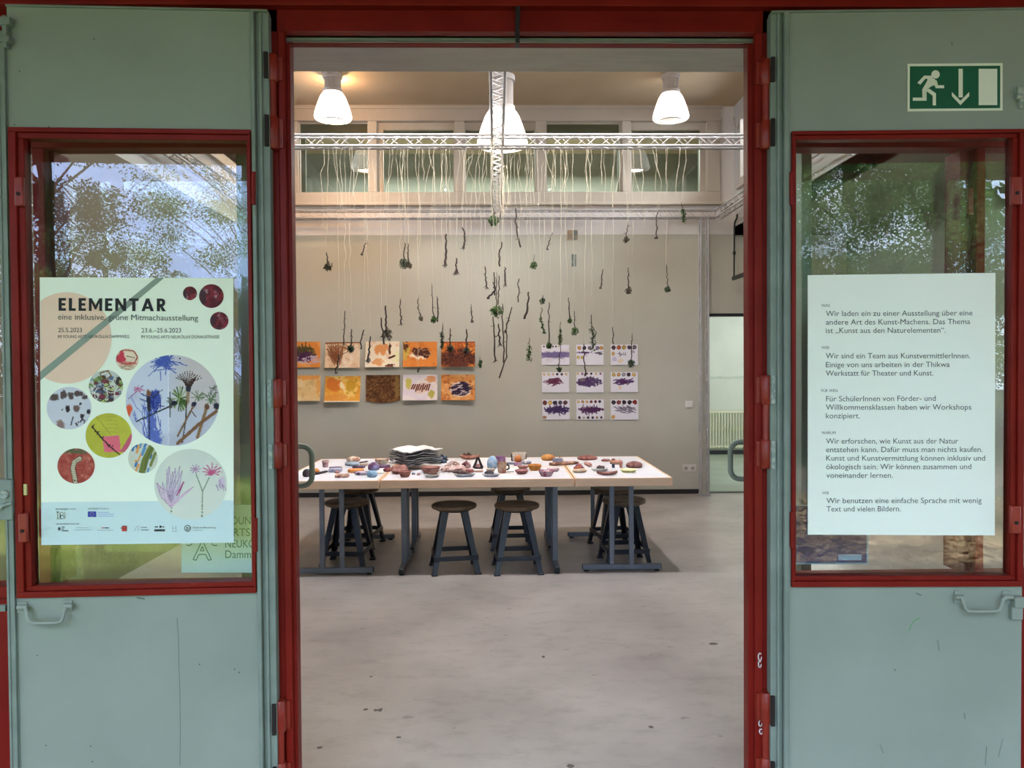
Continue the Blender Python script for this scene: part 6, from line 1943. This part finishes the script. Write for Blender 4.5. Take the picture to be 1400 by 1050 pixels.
# ------------------------------------------------------------------ plants hung head down on raffia from the trusses
HG = 'dried plants hung on raffia from the trusses'
def leaf_quads(mb, rng, c, n, spread, size, flat=0.5):
    for _ in range(n):
        d = Vector((rng.gauss(0, 1), rng.gauss(0, 1), rng.gauss(0, 1)))
        d = d.normalized() * (rng.random() ** .5)
        p = c + Vector((d.x * spread[0], d.y * spread[1], d.z * spread[2]))
        a = Vector((rng.gauss(0, 1), rng.gauss(0, 1), rng.gauss(0, 1))).normalized()
        b = a.orthogonal().normalized()
        l, w = size * (.6 + rng.random() * .8), size * .45 * (.6 + rng.random() * .8)
        mb.add([p - a * l / 2, p + b * w / 2, p + a * l / 2, p - b * w / 2], [(0, 1, 2, 3)])
def hang(kind, x0, y0, x1, y1, w, label, Y=None, r=2.2, seed=0, col=None, bend=0.0, tail=True, depth_truss=False):
    """stem from pixel (x0, y0) down to (x1, y1); w is the width in pixels of the leaves or roots at its lower end"""
    rng = random.Random(seed * 7 + int(x0 * 13) + int(y0 * 3))
    Y = Y or (Y_CT + (.035 if int(x0) % 2 else -.035))
    k = Y / FOC
    a, b = at(x0, y0, Y), at(x1, y1, Y)
    nm = {'bare': 'hanging_twig', 'bud': 'hanging_twig', 'root': 'hanging_root', 'bush': 'hanging_herb', 'leafy': 'hanging_herb', 'broom': 'hanging_herb'}[kind]
    t = empty(nm, Vector((a.x, Y, a.z)), label=label, cat='hanging plant', group=HG)
    L = (b - a).length
    ax = (b - a).normalized()
    n = 9
    pts = []
    for i in range(n + 1):
        u = i / n
        p = a.lerp(b, u)
        p.x += bend * k * math.sin(PI * u) + .0035 * rng.gauss(0, 1) * (0 < i < n)
        p.y += .004 * rng.gauss(0, 1)
        pts.append(p)
    rr = r * k / 2
    rad = [rr * (.75 + .4 * u + .2 * rng.random()) for u in np.linspace(0, 1, n + 1)]
    if kind in ('bush', 'leafy', 'broom'):
        rad = [q * .75 for q in rad]
    st_ = MB().tube(pts, rad, 7)
    for i in range(2 if L > .12 else 0):
        j = rng.randrange(2, n - 1)
        v = Vector((rng.gauss(0, 1), rng.gauss(0, .6), -.6)).normalized() * (.012 + .02 * rng.random())
        st_.tube([pts[j], pts[j] + v], [rr * .6, rr * .25], 5)
    st_.build('stem', M['bark'], t)
    wm = w * k / 2
    if kind == 'bud':
        blob_mb(b - Vector((0, 0, wm)), wm, wm, wm * 1.8, seed + 2, .4, nu=10, nv=8).build('bud', M['root'], t)
    elif kind == 'root':
        m = MB()
        for _ in range(13):
            v = Vector((rng.gauss(0, .55), rng.gauss(0, .55), -1)).normalized()
            l = wm * (1.0 + rng.random() * .9)
            s0 = b - ax * wm * rng.random() * .8
            m.tube([s0, s0 + v * l * .5 + Vector((rng.gauss(0, .003), 0, 0)), s0 + v * l + Vector((rng.gauss(0, .008), 0, -.002))], [rr * .5, rr * .4, rr * .16], 5)
        blob_mb(b - Vector((0, 0, wm * .7)), wm * .42, wm * .42, wm * .9, seed + 3, .4, nu=10, nv=8).build('root_ball', M['root'], t)
        m.build('roots', M['root'], t)
    else:
        m = MB()
        colm = M[col or ('herb' if kind != 'broom' else 'herb_dark')]
        if kind == 'bush':
            leaf_quads(m, rng, b - Vector((0, 0, wm * .2)), 150, (wm, wm, wm * 1.1), max(.02, wm * .62))
        elif kind == 'leafy':
            for i in range(4, n + 1):
                leaf_quads(m, rng, pts[i], 16, (wm * 1.1, wm * 1.1, wm * .95), max(.022, wm * .9))
        elif kind == 'broom':
            for _ in range(26):
                v = Vector((rng.gauss(0, .42), rng.gauss(0, .42), -1)).normalized()
                l = wm * (1.4 + rng.random() * 1.3)
                s0 = b - ax * rng.random() * wm
                e0_ = s0 + v * l
                sd_ = v.orthogonal().normalized() * .0034
                m.add([s0 - sd_, s0 + sd_, e0_ + sd_ * .5, e0_ - sd_ * .5], [(0, 1, 2, 3)])
                leaf_quads(m, rng, s0.lerp(e0_, .7), 4, (.008, .008, .014), .026)
        m.build('leaves', colm, t, smooth=False)
    # raffia up to the truss, with a loose wavy tail beside the knot
    zt_ = ZT - TRW / 2 - .008
    top = Vector((a.x + rng.gauss(0, .02), Y, zt_))
    ns = max(4, int((zt_ - a.z) / .09))
    wav = .004 if rng.random() < .5 else .010
    sp2 = []
    for i in range(ns + 1):
        u = i / ns
        p = top.lerp(a + Vector((0, 0, -.02)), u)
        if 0 < i < ns:
            p.x += rng.gauss(0, wav) * (1 - .6 * u)
            p.y += rng.gauss(0, wav * .6)
        sp2.append(p)
    MB().tube(sp2, .0015, 5).build('raffia_string', M['raffia'], t)
    if tail:
        l = min(.15 + .5 * rng.random(), zt_ - a.z)
        p = top + Vector((rng.choice((-1, 1)) * (.012 + .03 * rng.random()), rng.gauss(0, .012), .01))
        q = [top, p]
        nn = max(4, int(l / .07))
        dx = rng.gauss(0, .006)
        for i in range(nn):
            p = p + Vector((dx + rng.gauss(0, .013), rng.gauss(0, .008), -l / nn))
            q.append(p.copy())
        MB().tube(q, .0018, 5).build('raffia_tail', M['raffia'], t)
    return t
Hs = [
 ('broom', 446, 345, 449, 361, 10, 'small twig with a splayed leafy foot, leftmost of the upper hanging plants', dict(col='herb_dry')),
 ('bud', 501.5, 328, 495, 347, 4, 'small slanting twig high at the left with a dark tip', dict(r=1.6)),
 ('bush', 553.5, 332, 552, 359, 13, 'leafy green bunch on a thin stem, left of a twin stem high at the left', dict(col='herb_dark')),
 ('broom', 558, 333, 559, 360, 7, 'thin stem with a drooping leaf, right of the green bunch high at the left', dict(col='herb_dry')),
 ('root', 610, 320, 609, 362, 6, 'thick dark straight stick with a crumbled end, upper left of centre', dict(r=2.8)),
 ('root', 632, 311, 633.5, 338, 6, 'dark curved stalk with a tufted end, highest left of centre', dict(r=2.2, bend=3)),
 ('root', 624, 353, 623.5, 372, 10, 'short twig with a spreading rooty tuft left of the centre cluster', dict()),
 ('root', 663, 364, 665, 392, 6, 'dark twig with a broom-like root end, left edge of the centre cluster', dict(r=1.8)),
 ('bush', 674.5, 268, 675, 300, 15, 'bright green bunch hanging highest, beside the centre truss', dict(Y=6.0)),
 ('bush', 679, 372, 679, 424, 17, 'round green leaf ball in the middle of the centre cluster', dict(Y=5.9, r=1.6)),
 ('root', 690, 365, 691, 388, 6, 'dark twig with a rough root tip, upper right in the centre cluster', dict(Y=6.9)),
 ('bud', 674, 386, 667.5, 407, 4, 'dark hooked twig bent to the left in the centre cluster', dict(Y=5.6, bend=5)),
 ('bare', 682.5, 377, 681, 417, 3, 'bare straight stem hanging just above the green leaf ball', dict(Y=7.4, r=1.5)),
 ('bare', 686, 331, 683.5, 364, 3, 'dark bare twig close to the centre truss, highest bare one there', dict(Y=7.0, bend=-2)),
 ('bare', 675.5, 372, 676.5, 404, 3, 'short dark stem at the left side of the centre cluster', dict(Y=8.0, r=1.8)),
 ('broom', 573, 404, 575.5, 434, 4, 'curved stick with a pale tip above the fourth upper orange painting', dict(bend=-3, r=2.0, col='herb_dry')),
 ('bush', 590, 387, 593, 436, 9, 'long thin stem with a green leaf bundle above the orange paintings', dict(r=1.6)),
 ('bare', 597, 405, 598, 440, 3, 'dark curved stick beside the green leaf bundle', dict(bend=1.5, r=1.9)),
 ('bud', 644, 416, 645.5, 439, 4.5, 'thin twig with a dark blob at its end, left of the centre cluster', dict(r=1.5)),
 ('broom', 527, 418, 528, 452, 13, 'thickest dark stick with a bushy root over the peach painting', dict(r=3.4, col='herb_dry')),
 ('bare', 521, 434, 525, 471, 3, 'forked dark root leaning beside the thickest stick', dict(r=2.2)),
 ('root', 547.5, 408, 548, 442, 5, 'thin twig with a rooty tip above the gap between two upper paintings', dict(r=1.7)),
 ('root', 471.5, 425, 470, 470, 4, 'long thin dark stem ending on the cream scratchy painting', dict(r=1.5)),
 ('broom', 480.5, 450, 480, 474, 7, 'short stem with a dark green brush over the cream scratchy painting', dict()),
 ('bud', 497.5, 451, 494, 476, 3, 'thin curved twig in the gap left of the peach painting', dict(r=1.8, bend=-2)),
 ('root', 506.5, 460, 503.5, 492, 10, 'dark twig with a lumpy root on the left edge of the peach painting', dict()),
 ('bud', 464.5, 485, 459.5, 509, 4, 'short slanting twig between the two left rows of orange paintings', dict(r=2.2)),
 ('leafy', 605.5, 441, 604, 475, 5, 'stem with dark leaves at its end left of the brown scribble painting', dict(col='herb_dark', r=1.6)),
 ('broom', 615.5, 449, 615.5, 474, 7, 'stick with a grey brush end over the left of the brown scribble painting', dict(col='herb_dry', r=2.2)),
 ('broom', 638, 450, 638, 476, 7, 'thick stick with a grey brush end over the right of the brown scribble painting', dict(col='herb_dry', r=2.8)),
 ('bare', 572.5, 503, 571.5, 509, 2, 'tiny dark twig below the bright orange blotch painting', dict(r=2.2)),
 ('leafy', 656.5, 488, 657, 501, 4, 'small green feathery leaf right of the brown scribble painting', dict(r=1.2)),
 ('root', 674, 432, 677.5, 492, 6, 'long dark knotted stem, lowest at the left of the centre cluster', dict(Y=6.1, r=1.9)),
 ('root', 681.5, 443, 684, 470, 6, 'short twig with a brush end inside the lower centre cluster', dict(Y=5.8)),
 ('bare', 687, 415, 688.5, 496, 3, 'very long straight stem in the lower centre cluster', dict(Y=6.6, r=1.7)),
 ('root', 700, 420, 691, 452, 6, 'slanting twig leaning right out of the lower centre cluster', dict(Y=6.3, r=1.8)),
 ('bare', 692, 452, 682.5, 517, 3, 'long bent stem reaching lowest of all in the centre cluster', dict(Y=5.7, r=1.6, bend=5)),
 ('bare', 705, 285, 712, 338, 3, 'long dark stick high right of the centre truss with a thin bent tip', dict(r=2.2, bend=-2)),
 ('bud', 755.5, 318, 748.5, 340, 3.5, 'slanting thin twig with a bud above the right half of the wall', dict(r=1.4)),
 ('bush', 731, 347, 729.5, 362, 10, 'short stem with a small green leaf tuft right of the centre cluster', dict(r=1.2)),
 ('bare', 709.5, 381, 708.5, 413, 2, 'thin straight bare twig right of the centre cluster', dict(r=1.5)),
 ('bare', 722.5, 399, 717, 436, 3, 'thick dark stick with a thin curved tip right of the centre cluster', dict(r=2.6, bend=2)),
 ('bush', 742, 404, 741.5, 411, 8, 'small dark green leaf sprig above the left column of purple prints', dict(col='herb_dark', r=1.6, Y=6.372)),
 ('leafy', 740.5, 421, 744, 455, 3.5, 'curved leafy stem left of the long one over the lilac band sheet', dict(r=1.6, bend=-2)),
 ('bush', 751, 413, 750.5, 472, 8, 'long stem ending in a leaf tuft on the lilac band sheet', dict(r=2.0)),
 ('leafy', 766.5, 440, 766, 470, 6, 'green leafy sprig above the lilac band sheet with a bare lower tip', dict(r=1.4)),
 ('broom', 766, 472, 764.5, 504, 4, 'thin root with a green tip hanging between two left purple prints', dict(r=1.5, tail=False, Y=6.37)),
 ('bush', 777.5, 407, 779, 438, 6, 'dark stem with a small green end above the gap of the prints', dict(r=1.8)),
 ('bush', 785, 425, 786, 452, 11, 'stem with a round green tuft left of the leafy twig', dict(r=1.5, Y=6.29)),
 ('leafy', 808.5, 430, 811, 476, 10, 'big dark leafy twig in front of the top middle purple print', dict(col='herb_dark', r=1.8)),
 ('root', 798, 470, 800, 512, 5, 'thin stem crossing the top middle print down to the centre print', dict(r=1.5)),
 ('bare', 837, 447, 838.5, 470, 2, 'fine light twig above the top right purple print', dict(r=1.2)),
 ('bush', 864.5, 456, 863, 496, 10, 'stem with a dark flower-like end over the top right purple print', dict(col='herb_dark', r=1.6)),
 ('leafy', 723.5, 462, 723.5, 491, 7, 'feathery green sprig between the orange and purple pictures', dict(r=1.2)),
 ('broom', 858.5, 303, 855.5, 326, 6, 'twig with a brushy end high at the right, first of the upper right three', dict(col='herb_dry', r=1.6)),
 ('bud', 898.5, 287, 897, 324, 5, 'long twig with a dark blob high at the right, middle of the upper right three', dict(r=1.6)),
 ('leafy', 932, 276, 935.5, 302, 6, 'green leafy sprig farthest right and highest near the truss leg', dict(r=1.4)),
 ('bud', 825, 368, 821, 393, 4, 'small slanting twig on the right half of the wall left of the grey bunch', dict(r=1.6)),
 ('bush', 859, 366, 859.5, 396, 10, 'straight stick with a greyish dry bunch on the right half of the wall', dict(col='herb_dry', r=2.0)),
 ('broom', 911, 361, 913.5, 393, 8, 'stem with a greenish tuft, farthest right at mid height', dict(r=1.6)),
]
for i, (kind, x0, y0, x1, y1, w, lab, kw) in enumerate(Hs):
    hang(kind, x0, y0, x1, y1, w, lab, seed=i, **kw)

# ------------------------------------------------------------------ grounds and trees opposite the doors (seen mirrored in the door glass)
def np_leaves(centres, radii, n, size, rng, droop=0.0, flat=1.0):
    """n leaf quads scattered in ellipsoid clumps"""
    k = rng.randint(0, len(centres), n)
    d = rng.normal(size=(n, 3)); d /= np.linalg.norm(d, axis=1)[:, None]
    d *= (rng.rand(n) ** (1 / 2.2))[:, None]
    p = np.array(centres)[k] + d * np.array(radii)[k]
    a = rng.normal(size=(n, 3)); a[:, 2] = a[:, 2] * flat - droop; a /= np.linalg.norm(a, axis=1)[:, None]
    b = rng.normal(size=(n, 3)); b -= a * (a * b).sum(1)[:, None]; b /= np.linalg.norm(b, axis=1)[:, None]
    l = (size * (.6 + .8 * rng.rand(n)))[:, None] * .5
    w = l * .55
    v = np.stack([p - a * l, p + b * w, p + a * l, p - b * w], 1).reshape(-1, 3)
    return v
def quads_obj(name, v, m, parent):
    me = bpy.data.meshes.new(name)
    inv = parent.matrix_basis.inverted()
    v = v + np.array(inv.translation)
    nq = len(v) // 4
    me.vertices.add(len(v)); me.vertices.foreach_set('co', v.astype(np.float32).ravel())
    me.loops.add(nq * 4); me.loops.foreach_set('vertex_index', np.arange(nq * 4, dtype=np.int32))
    me.polygons.add(nq); me.polygons.foreach_set('loop_start', np.arange(0, nq * 4, 4, dtype=np.int32)); me.polygons.foreach_set('loop_total', np.full(nq, 4, dtype=np.int32))
    me.materials.append(m)
    me.update(calc_edges=True)
    o = bpy.data.objects.new(name, me); C.objects.link(o); o.parent = parent
    return o
M['leaf_a'] = leaf_mat('bright_leaves', (112, 146, 80), (172, 200, 124), 1.2)
M['leaf_b'] = leaf_mat('deep_green_leaves', (82, 114, 64), (136, 168, 100), 1.2)
M['needle'] = leaf_mat('dark_needles', (44, 54, 36), (78, 90, 56), 1.5)
M['trunk'] = mat('tree_bark', (78, 66, 56), (110, 96, 84), scale=4, rough=.95, bump=.4, bscale=12)
def tree(x, y, h, crown, trunk_r, m, label, n, size, seed, name='broadleaf_tree', droop=0.0, clumps=26, lean=0.0):
    """crown: (z low, z high, radius x, radius y)"""
    rng = np.random.RandomState(seed)
    t = empty(name, (x, y, 0), label=label, cat='tree', group='trees opposite the doorway')
    pts = [Vector((x + lean * z * z * .02, y, z)) for z in np.linspace(-.1, h * .9, 8)]
    mb = MB().tube(pts, [trunk_r * (1.15 - .9 * k / 7) for k in range(8)], 12)
    z0, z1, rx, ry = crown
    cs, rs = [], []
    for k in range(clumps):
        g = rng.rand() * 6.28; q = rng.rand() ** .5
        z = z0 + (z1 - z0) * rng.rand()
        e = math.sqrt(max(.05, 1 - ((z - (z0 + z1) / 2) / ((z1 - z0) / 2)) ** 2))
        if name == 'conifer': e = 1.15 - .9 * (z - z0) / (z1 - z0)
        c = (x + rx * q * e * math.cos(g), y + ry * q * e * math.sin(g), z)
        cs.append(c); s = (.35 + .45 * rng.rand()) * min(1.0, rx * .6) * (1.35 if x > 1 else 1.0); rs.append((s * 1.2, s * 1.2, s * (.75 if name != 'conifer' else .5)))
        zb_ = max(.5, z - .6 * abs(q * rx) - .3)
        p0 = Vector((x + lean * zb_ * zb_ * .02, y, zb_))
        mb.tube([p0, p0.lerp(Vector(c), .5) + Vector((0, 0, .12)), Vector(c)], [trunk_r * .16, trunk_r * .10, trunk_r * .04], 6)
    mb.build('trunk', M['trunk'], t)
    quads_obj('foliage', np_leaves(cs, rs, n, size, rng, droop), m, t)
    return t
TA, TB, TN = M['leaf_a'], M['leaf_b'], M['needle']
# left of the doorway as mirrored: a dark conifer, thin crowns before open sky, shrubs below
tree(-5.6, -4.6, 10, (1.2, 9.5, 1.5, 1.5), .2, TN, 'dark drooping conifer opposite the left door leaf', 108680, 0.042, 1, 'conifer', droop=1.2, clumps=60)
tree(-7.6, -10.5, 10, (2.6, 10, 3.0, 2.4), .18, TB, 'thin broadleaf tree with open crown behind the conifer', 37620, 0.055, 2, clumps=44)
tree(-4.4, -12.5, 9, (3.6, 9, 2.6, 2.2), .13, TA, 'airy young tree whose leaves stand against the open sky', 29260, 0.055, 3, clumps=40)
tree(-8.8, -16, 6, (.3, 4.6, 3.4, 2), .14, TB, 'broad low tree across the lawn to the far side', 66880, 0.068, 4, clumps=30)
tree(-5.0, -15, 4.6, (.2, 3.4, 2.4, 1.6), .12, TA, 'round green shrub tree across the lawn in the middle', 58520, 0.059, 5, clumps=24)
tree(-2.2, -17, 5, (.2, 3.9, 2.6, 1.8), .12, TB, 'green shrub tree across the lawn straight opposite the doorway', 58520, 0.059, 6, clumps=24)
# right of the doorway: a dense wood
tree(3.6, -8.6, 12, (2.4, 12, 2.6, 2.4), .24, TA, 'tall dense tree nearest opposite the right door leaf', 125400, 0.051, 7, clumps=60)
tree(6.4, -7.4, 11, (1.6, 11, 2.4, 2.2), .22, TB, 'tall dense tree at the right of the wood edge', 108680, 0.051, 8, clumps=56)
tree(5.4, -11.5, 13, (1.4, 13, 3.0, 2.4), .26, TB, 'second row tree of the wood with a thick trunk', 108680, 0.059, 9, clumps=56)
tree(8.8, -10.5, 12, (.8, 12, 3.0, 2.6), .24, TA, 'tree at the far right of the wood', 108680, 0.059, 10, clumps=56)
tree(1.6, -14, 11, (1.8, 11, 2.6, 2.4), .22, TB, 'tree at the left end of the wood', 83600, 0.059, 11, clumps=48)
tree(3.0, -18, 13, (.4, 13, 4.2, 2.4), .26, TB, 'rear tree closing the wood behind the path', 108680, 0.076, 12, clumps=60)
tree(8.6, -17, 13, (.4, 13, 4.4, 2.4), .26, TA, 'rear tree closing the wood at the right', 108680, 0.076, 13, clumps=60)
M['grass_soil'] = mat('lawn_ground', (46, 54, 32), (62, 68, 42), scale=1.4, rough=.95, bump=.3, bscale=30, detail=8)
M['gravel'] = mat('gravel_path', (84, 78, 70), (110, 102, 93), scale=3, rough=.95, bump=.3, bscale=60, detail=8)
struct('ground', MB().box(-40, 40, -45, 2.2, -.3, -.03), M['grass_soil'], 'green lawn in front of the building', 'ground')
struct('footpath', MB().box(1.2, 30, -7.4, -4.6, -.03, -.02).box(-4.4, 4.4, 0.9, 2.2, -.03, -.012), M['gravel'], 'pale gravel path across the lawn and before the door', 'path')
rng = np.random.RandomState(40)
gr = empty('grass', (-4, -2, -.03), kind='stuff', label='tufts of long grass on the lawn', cat='grass')
n = 60000
p = np.stack([-6.5 + 5 * rng.rand(n), -6 + 5.6 * rng.rand(n), np.full(n, -.03)], 1)
hgt = .05 + .10 * rng.rand(n); ang = rng.rand(n) * 6.28; ln = rng.normal(0, .11, (n, 2))
dx = np.stack([np.cos(ang), np.sin(ang), np.zeros(n)], 1) * .006
tip = p + np.stack([ln[:, 0], ln[:, 1], hgt], 1)
gv = np.stack([p - dx, p + dx, tip + dx * .3, tip - dx * .3], 1).reshape(-1, 3)
quads_obj('blades', gv, leaf_mat('grass_blades', (158, 186, 92), (206, 216, 136), 2.0), gr)
lt = empty('leaf_litter', (3.5, -3, -.03), kind='stuff', label='dry straw and leaf litter on the lawn at the right', cat='litter')
n = 14000
cx_ = rng.normal(3.2, 1.3, n); cy_ = rng.normal(-2.4, 1.0, n)
v = np_leaves(list(zip(cx_, cy_, np.full(n, .0))), [(.05, .05, .03)] * n, n, .12, rng, flat=.15)
quads_obj('straw', v, leaf_mat('dry_straw', (150, 130, 96), (206, 186, 150), 3.0), lt)

for sx_, nm in ((-1, 'added foliage belt left of the lawn, blocking low sky'), (1, 'added foliage belt right of the lawn, blocking low sky')):
    hb = empty('sky_block_hedge', (sx_ * 13, -6, 0), kind='stuff', label=nm, cat='sky_block_hedge')  # added foliage mass that keeps low side sky off the facade
    rg = np.random.RandomState(50 + sx_)
    cs = [(sx_ * (11.5 + 3 * rg.rand()), -14 + 17 * rg.rand(), .4 + 8.5 * rg.rand()) for _ in range(90)]
    quads_obj('foliage', np_leaves(cs, [(1.1, 1.3, 1.0)] * 90, 22000, .30, rg), TB, hb)
